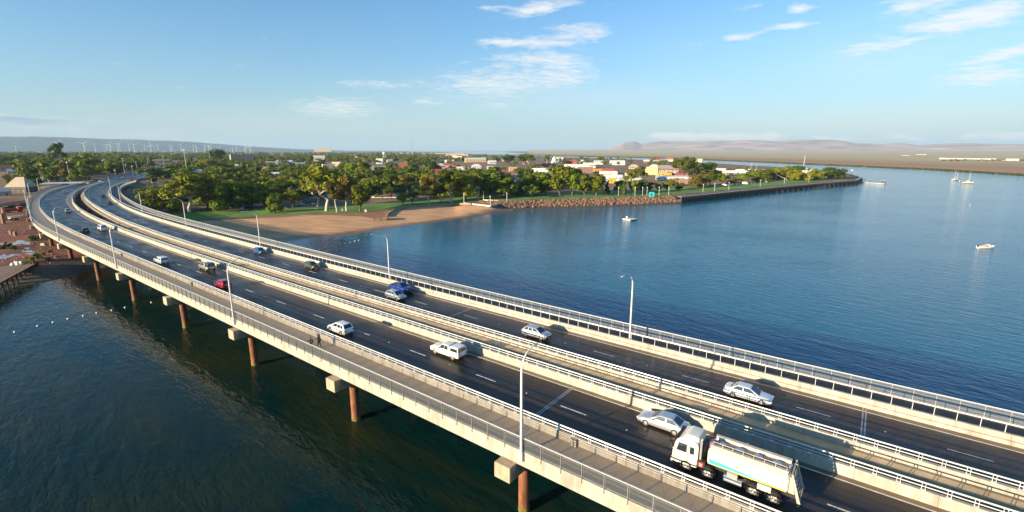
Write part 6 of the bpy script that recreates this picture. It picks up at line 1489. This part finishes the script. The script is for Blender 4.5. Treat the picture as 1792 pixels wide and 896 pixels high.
def sail(u, v, w, h, lab, flip):
    x, y, z = atg(u, v); k = math.hypot(x, y)/FPX; t = thing('shade_sail', lab, 'shade sail', (x, y, z), math.atan2(-x, y)); w *= k; h *= k; f = flip
    pts = [(-w*.5*f,0,h),(w*.5*f,-1,h*.12),(w*.35*f,4,h*.30)]; c = tuple(sum(p[i] for p in pts)/3-(h*.09 if i == 2 else 0) for i in range(3))
    V = [pts[0],pts[1],pts[2],c]; V += [(a, b, c_-.06) for a, b, c_ in V]
    MB().add(V, [(0,1,3),(1,2,3),(2,0,3),(5,4,7),(6,5,7),(4,6,7),(0,4,5,1),(1,5,6,2),(2,6,4,0)]).build('canopy', M_WHITE, t)
    for p in pts: MB().tube([(p[0],p[1],0),(p[0],p[1],p[2]+.3)], .12, 6).build('post', M_STEEL, t)
sail(1368,316,16,9,'larger white triangular shade sail among the wharf trees',1); sail(1384,315,12,6,'smaller pointed white shade sail next to the larger sail',1)
NUMW_ = ['first','second','third','fourth','fifth','sixth','seventh','eighth','ninth','tenth','eleventh','twelfth','last']
# lamp posts and bollards on the foreshore lawn
for i, u in enumerate([1082,1099,1111,1124,1132,1153,1170,1230,1250,1275,1330,1372,1415]):
    v = np.interp(u, [1082,1170,1230,1415], [343,342,336.5,319]); x, y, z = atg(u, v); sp = MB().tube([(0,0,0),(0,0,5.6)], .11, 6).mesh('pole', M_RAIL); hd = MB().lathe([(.1,5.5),(.5,5.7),(.42,6.0),(.05,6.1)], 8).mesh('lamp_head', M_RAIL)
    near_b = min(ANCH, key=lambda q: abs(q[0]-u)); copy_tree(('lamp_post', [('pole', sp, None, []), ('lamp_head', hd, None, [])]), (x, y, z), 0, 1., 'short white foreshore lamp post, %s along, in line with the %s' % (NUMW_[i], near_b[2]), 'lamp post', 'lamp posts on the foreshore')
# picnic shelters, benches, signs on the lawn
for (u, v, lab) in [(640,372.5,'small white notice board on the lawn near the sand'),(501,366,'white picnic table under the small leaning tree'),(598,371,'white marker post on the beach lawn'),(553,366,'pale bench at the lawn path by the tallest gum')]:
    x, y, z = atg(u, v); t = thing('park_table' if 'table' in lab or 'bench' in lab else 'notice_board', lab, 'table' if 'table' in lab else 'bench' if 'bench' in lab else 'sign', (x, y, z), rt.uniform(0,1))
    if 'table' in lab or 'bench' in lab: MB().box(0,0,.75,1.9,.8,.07).build('top', M_WHITE, t); MB().box(0,-.8,.45,1.9,.3,.06).build('seat', M_WHITE, t); MB().box(-.7,0,.36,.1,.6,.72).build('leg', M_STEEL, t); MB().box(.7,0,.36,.1,.6,.72).build('leg', M_STEEL, t)
    else: MB().box(0,0,1.1,1.1,.08,1.3).build('panel', M_WHITE, t); MB().box(0,.06,.6,.1,.1,1.2).build('post', M_STEEL, t)
# parked cars
PK = [((411,364.5),'suv','white','white car parked under the trees by the bridge'),((424,365.5),'sedan','silver','silver car parked by the lawn edge'),((438,362.5),'suv','navy','navy car parked beside the orange kiosk'),((452,361),'van','white','white van parked by the orange kiosk'),((466,360),'hatch','red','red car parked behind the shaded lawn'),
  ((1268,325),'suv','white','white car in the wharf car park beside the olive tree'),((1281,324.2),'sedan','silver','silver sedan in the wharf car park'),((1292,323.4),'hatch','navy','navy hatchback in the wharf car park'),((1304,322.4),'van','white','white van in the wharf car park'),((1318,321.2),'suv','black','black car in the wharf car park'),((1252,326.6),'sedan','white','white sedan at the start of the wharf car park'),((1341,319.4),'hatch','silver','silver hatchback before the shade sails'),((526,360),'suv','silver','silver car behind the beach lawn trees'),((548,358.5),'sedan','white','white sedan beside the brown shelter')]
for px, kd, mk, lab in PK:
    x, y, z = atg(*px); copy_tree(('parked_car', spec(kd, mk, {'navy':(.02,.03,.08),'red':(.42,.008,.025),'black':(.012,.013,.016)}.get(mk))[1]), (x, y, z+.05), math.atan2(-x, y)+rt.uniform(-.3,.3)+(PI/2 if rt.random()<.3 else 0), 1.05, lab, 'car', 'parked cars along the foreshore')
# ------------------------------------------------------------------ boats, buoys, markers
def hull(L_, w, h, m, name='hull', trim=None):
    st = [(-.5,.80,.0),(-.3,.96,0),(0,1.,0),(.25,.78,.06),(.42,.36,.18),(.5,.04,.32)]; V = []
    for x, k, up in st: V += [(x*L_,-w/2*k,h*(1+up)),(x*L_,-w/2*k*.82,h*.25),(x*L_,0,-h*.35+h*up),(x*L_,w/2*k*.82,h*.25),(x*L_,w/2*k,h*(1+up))]
    F = [(i*5+j, i*5+j+1, (i+1)*5+j+1, (i+1)*5+j) for i in range(5) for j in range(4)]+[(0,1,2,3,4),(25,26,27,28,29)]
    dz = h*.72; o = len(V)
    for x, k, up in st: V += [(x*L_*.97,-w/2*k*.9,dz*(1+up)),(x*L_*.97,w/2*k*.9,dz*(1+up))]
    for i in range(5): F += [(o+2*i, o+2*i+1, o+2*i+3, o+2*i+2), (i*5, (i+1)*5, o+2*i+2, o+2*i), (i*5+4, o+2*i+1, o+2*i+3, (i+1)*5+4)]
    F += [(0, o, o+1, 4)]
    return MB().add(V, F).mesh(name, m, 50)
def sailboat(u, v, L_, rz, col, masts, lab):
    x, y = at(u, v, 0); t = thing('sailboat', lab, 'sailboat', (x, y, 0), rz)
    link('hull', hull(L_, L_*.30, L_*.11, M_WHITE), t); me = hull(L_*1.005, L_*.302, L_*.055, col, 'hull_stripe'); o = link('hull_stripe', me, t); 
    MB().box(0,0,L_*.15,L_*.34,L_*.17,L_*.07,taper=.8).build('cabin', M_WHITE, t); MB().box(.02*L_,0,L_*.155,L_*.30,L_*.175,L_*.025).build('cabin_window', M_WIN, t)
    for mx, mh in masts:
        MB().tube([(mx*L_,0,L_*.1),(mx*L_,0,mh*L_)], [.11,.07], 6).build('mast', M_WHITE, t); MB().tube([(mx*L_,0,L_*.26),(mx*L_-.30*L_,0,L_*.25)], .14, 6).build('boom', M_WHITE, t)
        MB().tube([(.48*L_,0,L_*.12),(mx*L_,0,mh*L_*.97)], .025, 4).build('stay', M_STEEL, t)
sailboat(1671,315.4,10.5,.25+PI,M_WHITE,[(.08,1.12),(-.28,.85)],'white ketch with two masts moored off the far shore')
sailboat(1694,320.6,10,-.35,mat('hull_yellow',(.55,.40,.04),.4),[(.05,1.2)],'yellow hulled sailboat with one mast moored off the far shore')
def dinghy(u, v, L_, rz, lab, crew=0):
    x, y = at(u, v, 0); t = thing('dinghy', lab, 'boat', (x, y, .05), rz); link('hull', hull(L_, L_*.38, L_*.13, M_WHITE), t)
    for k in (-.2,.1): MB().box(k*L_,0,L_*.12,L_*.07,L_*.32,.05).build('thwart', M_PLANK, t)
    if crew:
        MB().box(-.5*L_,0,L_*.13,.35,.4,.8).build('outboard', M_TRIM, t)
        MB().box(.14*L_,0,L_*.18,L_*.14,L_*.22,L_*.12,taper=.8).build('console', M_WHITE, t); MB().box(-.02*L_,0,L_*.17,L_*.16,L_*.24,.35).build('bait_box', mat('bait_tan',(.36,.20,.12),.7), t)
        MB().tube([(-.15*L_,-.3,L_*.15),(.62*L_,-.5,L_*.38)], .03, 5).build('fishing_rod', M_TRIM, t)
dinghy(1725,434.5,5.6,-.05,'open white fishing boat with gear aboard on the open water',1)
for x_, lab in ((-.5,'angler in white shirt seated at the stern of the fishing boat'),(.9,'angler in tan shirt seated amidships in the fishing boat')):
    # seated anglers: one continuous body each
    bx_, by_ = at(1725,434.5,0); o = thing('person', lab, 'person', (bx_+x_, by_, .55), -.4)
    J = [(0,0,.25,.15),(0,0,.55,.16),(0,0,.78,.07),(.02,0,.95,.11),(.02,0,1.05,.08),(.38,.12,.28,.09),(.42,.12,-.1,.06),(.38,-.12,.28,.09),(.42,-.12,-.1,.06),(.06,.22,.66,.06),(.22,.22,.42,.045),(.38,.08,.48,.035),(.06,-.22,.66,.06),(.22,-.22,.42,.045),(.38,-.08,.48,.035)]
    E = [(0,1),(1,2),(2,3),(3,4),(0,5),(5,6),(0,7),(7,8),(1,9),(9,10),(10,11),(1,12),(12,13),(13,14)]
    me = bpy.data.meshes.new('body'); me.from_pydata([j[:3] for j in J], E, []); q = bpy.data.objects.new('body', me); COL.objects.link(q); q.modifiers.new('skin','SKIN')
    for i, j in enumerate(J): me.skin_vertices[0].data[i].radius = (j[3], j[3])
    q.modifiers.new('sub','SUBSURF').levels = 1; dg = bpy.context.evaluated_depsgraph_get(); m2 = bpy.data.meshes.new_from_object(q.evaluated_get(dg)); bpy.data.objects.remove(q); m2.materials.clear(); m2.materials.append(cmat('shirt_white' if x_ < 0 else 'shirt_tan', (.6,.58,.55) if x_ < 0 else (.4,.28,.18))); m2.materials.append(cmat('skin',(.36,.20,.13)))
    for p in m2.polygons: p.material_index = 1 if p.center.z > .8 else 0; p.use_smooth = True
    link('body', m2, o)
dinghy(1680.5,316.6,3.2,.4,'little white tender beside the two masted ketch')
def swim_platform():
    x, y = at(1102,385,0); t = thing('swim_platform', 'square white swimming platform floating off the revetment', 'platform', (x, y, .1), .62)
    m = mat('platform_pale',(.60,.57,.50),.7,var=.1)
    for i in range(8): MB().box(-2.45+.7*i,0,.55,.66,5.6,.1).build('plank', m, t)
    for sx in (-1,1): MB().tube([(sx*2.1,-2.6,.2),(sx*2.1,2.6,.2)], .32, 10).build('float', M_TRIM if sx > 0 else m, t)
    MB().box(0,-2.75,.36,5.7,.1,.4).box(2.8,0,.36,.1,5.6,.4).build('skirt', m, t)
    for s in (-1,1): MB().tube([(-.3+.0,s*.3+1.6,.6),(-.3,s*.3+1.6,1.7)], .05, 6).build('ladder_post', m, t)
    MB().box(-.3,1.6,1.2,.5,.8,.9).build('locker', M_WHITE, t)
swim_platform()
bm_ = MB().lathe([(.04,-.21),(.16,-.14),(.21,0),(.16,.14),(.04,.21)], 10).mesh('float_ball', M_WHITE, True)
NUMW = ['first','second','third','fourth','fifth','sixth','seventh','eighth','ninth','tenth','eleventh','twelfth']
for i, (u, v) in enumerate([(26,581.5),(66,571),(93,564.5),(119,558.5),(146,553),(169.5,548),(195.5,543.5),(219,538.5),(265,529.5),(287,525.5)]):
    x, y = at(u, v, 0.); tag(link('buoy', bm_, None, (x, y, .06)), 'white float on the line near the bridge piles, %s from the outer end' % NUMW[i], 'buoy', 'floats on the line beside the near bridge')
for i, (u, v) in enumerate([(559,437),(569,434),(578,432),(587,430),(595,428),(604,426),(612.5,424),(621,422),(628,420.5)]):
    x, y = at(u, v, 0.); tag(link('buoy', bm_, None, (x, y, .06)), 'white float on the swimming line off the beach, %s from the bridge' % NUMW[i], 'buoy', 'floats on the swimming line off the beach')
for u, v, lab in ((1698,545,'x'),(1753,323.5,'lone white mooring buoy farthest along the far shore'),(1698,359,'lone white mooring buoy in the open channel')):
    if lab != 'x': x, y = at(u, v, 0.); tag(link('buoy', bm_, None, (x, y, .1)), lab, 'buoy')
def marker(u, v, h, lab):
    x, y = at(u, v, 0); t = thing('channel_marker', lab, 'marker', (x, y, 0)); MB().tube([(0,0,-2),(0,0,h*.75)], .35, 8).build('pile', M_WHARF, t); MB().lathe([(.9,h*.72),(.9,h*.95),(.1,h*1.05)], 8).build('beacon', M_WHITE, t)
marker(1490,305.5,7,'channel marker pile with white top beyond the wharf end')
# ------------------------------------------------------------------ long jetty over the back channel
def jetty():
    t = thing('trestle_jetty', 'long trestle jetty crossing the water behind the town', 'jetty'); a, b = np.array(at(700,270.2,0)), np.array(at(812,271.6,0)); dv = b-a; L_ = np.hypot(*dv); yw = math.atan2(dv[1], dv[0]); c = (a+b)/2
    MB().box(c[0],c[1],9,L_,7,2.,yw).build('deck', wallm('stone'), t); pm_ = MB().box(0,0,3.5,3,6,9).mesh('trestle', M_WHARF)
    for i in range(40): p = a+dv*(i+.5)/40; link('trestle', pm_, t, (p[0],p[1],0), yw)
    pr = MB().box(0,0,11.5,5,1.5,4).mesh('railing_bay', wallm('white'))
    for i in range(40): p = a+dv*(i+.5)/40; link('railing_bay', pr, t, (p[0],p[1],0), yw)
jetty()
# ------------------------------------------------------------------ wind farm
def turbine_meshes():
    tw = MB().lathe([(2.4,0),(1.4,82)], 10).mesh('tower', M_WHITE, True); nc = MB().box(0,1.5,83.5,3.4,9,3.6).mesh('nacelle', M_WHITE)
    b = MB().add([(-.9,-.3,1),(.9,-.3,1),(1.7,-.25,12),(.35,-.1,52),(-.35,-.1,52),(-1.3,-.25,12),(-.9,.3,1),(.9,.3,1),(1.7,.25,12),(.35,.1,52),(-.35,.1,52),(-1.3,.25,12)], [(0,1,2,5),(5,2,3,4),(6,11,8,7),(11,10,9,8),(0,5,11,6),(5,4,10,11),(1,7,8,2),(2,8,9,3),(3,9,10,4),(0,6,7,1)]).mesh('blade', M_WHITE)
    hb = MB().lathe([(.1,-1.8),(1.7,-.6),(1.7,1.2)], 10).mesh('hub', M_WHITE); return tw, nc, b, hb
TB = turbine_meshes(); rw = random.Random(4)
TURB = [(100,250),(146,251.5),(165,251.5),(186,253.5),(192,253),(205,251.5),(208.5,252),(225,253),(234,253.5),(252,252.5),(263,254),(275,253.5),(297,253),(300,254.5),(316,253),(337.5,254.5),(342.5,253.5),(357.5,254),(367,255),(384,256.5),(406,256.5),(413,256),(429,257.5),(437,257.5),(26,254.5)]
for i, (u, v) in enumerate(TURB):
    r = ray(u, v); dist = rw.uniform(6300,7600); rh = np.hypot(r[0], r[1]); x, y = r[0]/rh*dist, r[1]/rh*dist; hub = CAM_H+dist*r[2]/rh; z = hub-83.5
    k = sorted(q[0] for q in TURB).index(u); t = thing('wind_turbine', 'white wind turbine before the blue range, %s from the left end of the row' % (['first','second','third','fourth','fifth','sixth','seventh','eighth','ninth','tenth','eleventh','twelfth','thirteenth','fourteenth','fifteenth','sixteenth','seventeenth','eighteenth','nineteenth','twentieth','twenty-first','twenty-second','twenty-third','twenty-fourth','last'][k]), 'wind turbine', (x, y, z), math.atan2(-x, y)+rw.uniform(-.5,.5), 'wind farm turbines')
    if z > 5: TBM = None
    o = link('tower', TB[0], t); o.location = (0,0,0); link('nacelle', TB[1], t); h = link('hub', TB[3], t, (0,-3.6,83.5)); h.rotation_euler = (PI/2,0,0)
    a0 = rw.uniform(0, 2.1)
    for q in range(3): bl = link('blade', TB[2], t, (0,-3.8,83.5)); bl.rotation_euler = (0, a0+q*2*PI/3, 0)
    if z > 12: MB().lathe([(2.5,-(z-8)),(2.4,0)], 10).build('tower_foot', M_WHITE, t)
# ------------------------------------------------------------------ red yard on the near shore
def puddles():
    m, nt, b = newmat('puddle_water'); b.inputs['Base Color'].default_value = (.30,.22,.20,1); b.inputs['Roughness'].default_value = .06
    rg = np.random.RandomState(2)
    for u, v, wu, wv in [(38,425,19,3.2),(10,427,12,1.6),(50,440,9,1.6),(8,449,12,3.4),(54,444,7,1.4),(26,446,9,1.),(20,437,5,1.5),(48,434.5,5,1.1)]:
        pts = []
        for k in range(22):
            a = 2*PI*k/22; q = 1+.3*math.sin(3*a+u)+.18*math.sin(5*a+v); x, y, z = atg(u+wu*q*math.cos(a), v+wv*q*math.sin(a)); pts.append((x, y))
        P = np.array(pts); zc = heights(P).max()+.04; me = bpy.data.meshes.new('puddle'); me.from_pydata([(x, y, zc) for x, y in pts]+[(x, y, zc-.5) for x, y in pts], [], [tuple(range(22))]+[(i,i+22,(i+1)%22+22,(i+1)%22) for i in range(22)]); me.materials.append(m); struct(link('puddle', me))
puddles()
def yard():
    t = thing('bridge_stub', 'pale remnant of an old concrete bridge meeting the new curve', 'bridge remnant'); a, b = np.array(at(-40,362,5.5)), np.array(at(52,349,5.5)); dv = b-a; L_ = np.hypot(*dv); yw = math.atan2(dv[1], dv[0]); c = (a+b)/2
    MB().box(c[0],c[1],4.6,L_,7,.8,yw).build('deck', M_CONC, t); n = np.array([-dv[1],dv[0]])/L_
    q = c-n*3.4; MB().box(q[0],q[1],5.6,L_,.3,1.3,yw).build('parapet', M_CONC, t)
    for k in (.3,.55,.8): p = a+dv*k; MB().box(p[0],p[1],1.6,1.2,5.5,5.2,yw).build('column', M_BLOCK, t)
    for u, v, lab, c1 in [(36,385,'red and white flatbed lorry parked in the red yard',M_WHITE),(22,372,'red tipper lorry behind the white flatbed',paint('lorry_red',(.30,.025,.02)))]:
        x, y, z = atg(u, v); q = thing('parked_lorry', lab, 'lorry', (x, y, z), 1.2); rd = paint('lorry_red',(.30,.025,.02))
        MB().box(0,0,.95,8,.9,.3).build('chassis', MATS.get('trim') or M_TRIM, q); MB().box(3.1,0,1.9,1.9,2.3,2.0,taper=.92).build('cab', rd, q); MB().box(3.62,0,2.25,1.0,2.0,.7).build('windscreen', M_GLASS, q); MB().box(-1.0,0,1.3,5.6,2.4,.25).box(-1.,1.15,1.75,5.6,.1,.7).box(-1.,-1.15,1.75,5.6,.1,.7).build('tray', c1, q)
        for wx in (3.0,-1.5,-2.8):
            for s in (-1,1): nme, dd, mm, sub = wheel_part(wx, s*1.0, 'truck'); o = link('wheel', dd, q); o.matrix_local = mm; link('rim', sub[0][1], o)
    mP = mat('old_pier_concrete',(.26,.15,.10),.9,var=.3)
    for i, (u, v, h) in enumerate([(9,386,6.5),(20,410,2.),(27,412,2.),(6,391,5.)]):
        x, y, z = atg(u, v); o = MB().box(0,0,h/2-.4,.9,1.1,h,taper=.9).build('old_pier', mP, None, (x, y, z)); tag(o, ['tall dark leftover pier in the red yard','short stump of an old pier in the red yard','second short stump beside the first in the red yard','dark leftover pier in front of the tallest one'][i], 'pier', 'leftover piers in the red yard')
    rg = random.Random(3)
    for i, (u, v, h) in enumerate([(14,433,2.6),(24,436,2.0),(58,421,3.0),(70,418,2.2),(4,436,2.2),(66,452,2.4),(55,459,2.6),(75,447,1.8),(88,442,1.6),(44,466,2.2),(62,466,2.0),(84,455,1.8)]):
        x, y, z = atg(u, v); d = math.hypot(x, y); a_, b_ = tree_meshes('bush', i % 2, 'dark' if i not in (6,7,9) else 'olive')
        copy_tree(('shrub', [('stem', a_, None, []), ('foliage', b_, None, [])]), (x, y, z-.3), i*1.3, h/9.8, ['dark shrub between two puddles','dark shrub behind the long puddle','tall dark shrub by the first dry pier','dark shrub right beside the dry pile','dark shrub at the outer edge of the yard','dark shrub on the steep black bank','olive shrub at the corner of the boardwalk','olive shrub at the crest of the bank','small shrub near the second dry pile','olive shrub by the boardwalk rail','dark shrub low on the black bank','small dark shrub above the mud'][i], 'shrub', 'shrubs around the red yard')
    # scattered rubble
    mb = MB()
    for k in range(260):
        u, v = rg.uniform(-30,105), rg.uniform(372,462); x, y, z = atg(u, v); s = rg.uniform(.12,.5); mb.box(x, y, z+s*.2, s, s*rg.uniform(.5,1.4), s*.6, rg.uniform(0,3), .8)
    struct(mb.build('rubble', mat('rubble_stone',(.30,.20,.16),.9,var=.4,scale=1.)), 'stuff')
    for i, (u, v, w) in enumerate([(29,463.5,7),(37,463,6),(22,466,4)]):
        x, y, z = atg(u, v); o = MB().box(0,0,.35,w*.16,.9,.7).box(.05,.02,.85,w*.12,.7,.3).build('board_stack', M_WHITE, None, (x, y, z)); o.rotation_euler = (0,0,.2); tag(o, ['widest stack of white boards by the boardwalk','stack of white boards nearer the bank','smallest stack of white boards by the boardwalk'][i], 'boards', 'white board stacks')
    x, y, z = atg(76,429); o = MB().box(0,0,.35,1.6,.9,.7,taper=.7).build('stone_block', M_CONC, None, (x, y, z)); tag(o, 'pale stone block lying before the dry bridge pile', 'block')
yard()
def boardwalk():
    t = thing('timber_boardwalk', 'old timber boardwalk on piles at the lower corner of the shore', 'boardwalk'); a, b = np.array(at(62,462,3.)), np.array(at(-60,528,3.)); dv = b-a; L_ = np.hypot(*dv); yw = math.atan2(dv[1], dv[0]); n = np.array([-dv[1], dv[0]])/L_
    if n@(np.array(at(0,470,3.))-a) < 0: n = -n
    w = 7.; N_ = 90; pm_ = MB().box(0,0,0,L_/N_-.02,w,.1).mesh('plank', M_PLANK)
    for i in range(N_): p = a+dv*(i+.5)/N_+n*w/2; link('plank', pm_, t, (p[0],p[1],3.05+((i*7)%5)*.006), yw)
    for i in range(14):
        p = a+dv*(i+.5)/14
        for o in (.3, w*.5, w-.4): q = p+n*o; MB().tube([(q[0],q[1],-2),(q[0]+.06*(i%3),q[1],3.)], .19, 8).build('pile', M_WHARF, t)
    c = a+dv/2+n*.15; MB().box(c[0],c[1],2.8,L_,.25,.4,yw).build('beam', M_WHARF, t)
    for i in range(30): p = a+dv*(i+.5)/30+n*.3; MB().box(p[0],p[1],3.6,.09,.09,1.1).build('rail_post', M_PLANK, t)
    for z in (3.6,4.1): c = a+dv/2+n*.3; MB().box(c[0],c[1],z,L_,.07,.07,yw).build('rail', M_PLANK, t)
boardwalk()
# ------------------------------------------------------------------ mangroves along the far shore, and behind the town
def mangroves():
    rg = np.random.RandomState(8); Vs = []; edge = resample([at(u, v, .5) for u, v in PLAIN_EDGE], 3000); V0 = PROTO['bush'][0][1]
    for i in range(0, 3000):
        p = edge[i]; d = np.hypot(*p)
        if d < 380: continue
        q = p*(1+rg.uniform(.001,.045)**1.25*1.2); n = 26; l = V0[rg.randint(0, len(V0), n)]; c = l.mean(1, keepdims=True); l = c+(l-c)*(2.2+d*.0012); s = rg.uniform(.22,.36)
        Vs.append(l*np.array([s*1.8,s*1.8,s])+np.array([q[0],q[1],.3]))
    for u0, u1, v0, v1, n in ((1238,1302,290.5,293.5,220),(1195,1245,286,289,80)):
        for k in range(n):
            p = at(rg.uniform(u0,u1), rg.uniform(v0,v1), 2.); l = V0[rg.randint(0,len(V0),60)]; c = l.mean(1, keepdims=True); l = c+(l-c)*2.2; s = rg.uniform(.3,.45); Vs.append(l*np.array([s*1.6,s*1.6,s])+np.array([p[0],p[1],.8]))
    for u0, u1, v, n in ((1650,1792,281.5,150),(1605,1660,275,26),(1780,1900,283,60)):
        for k in range(n):
            p = at(rg.uniform(u0,u1), v+rg.uniform(-1.2,.8), 3.); l = V0[rg.randint(0,len(V0),40)]; c = l.mean(1, keepdims=True); l = c+(l-c)*3.; s = rg.uniform(.4,.8); Vs.append(l*np.array([s*1.5,s*1.5,s])+np.array([p[0],p[1],2.]))
    struct(link('mangroves', quads_mesh('mangroves', np.concatenate(Vs), leaf_material('leaf_mangrove', (.105,.098,.012)))), 'stuff')
mangroves()
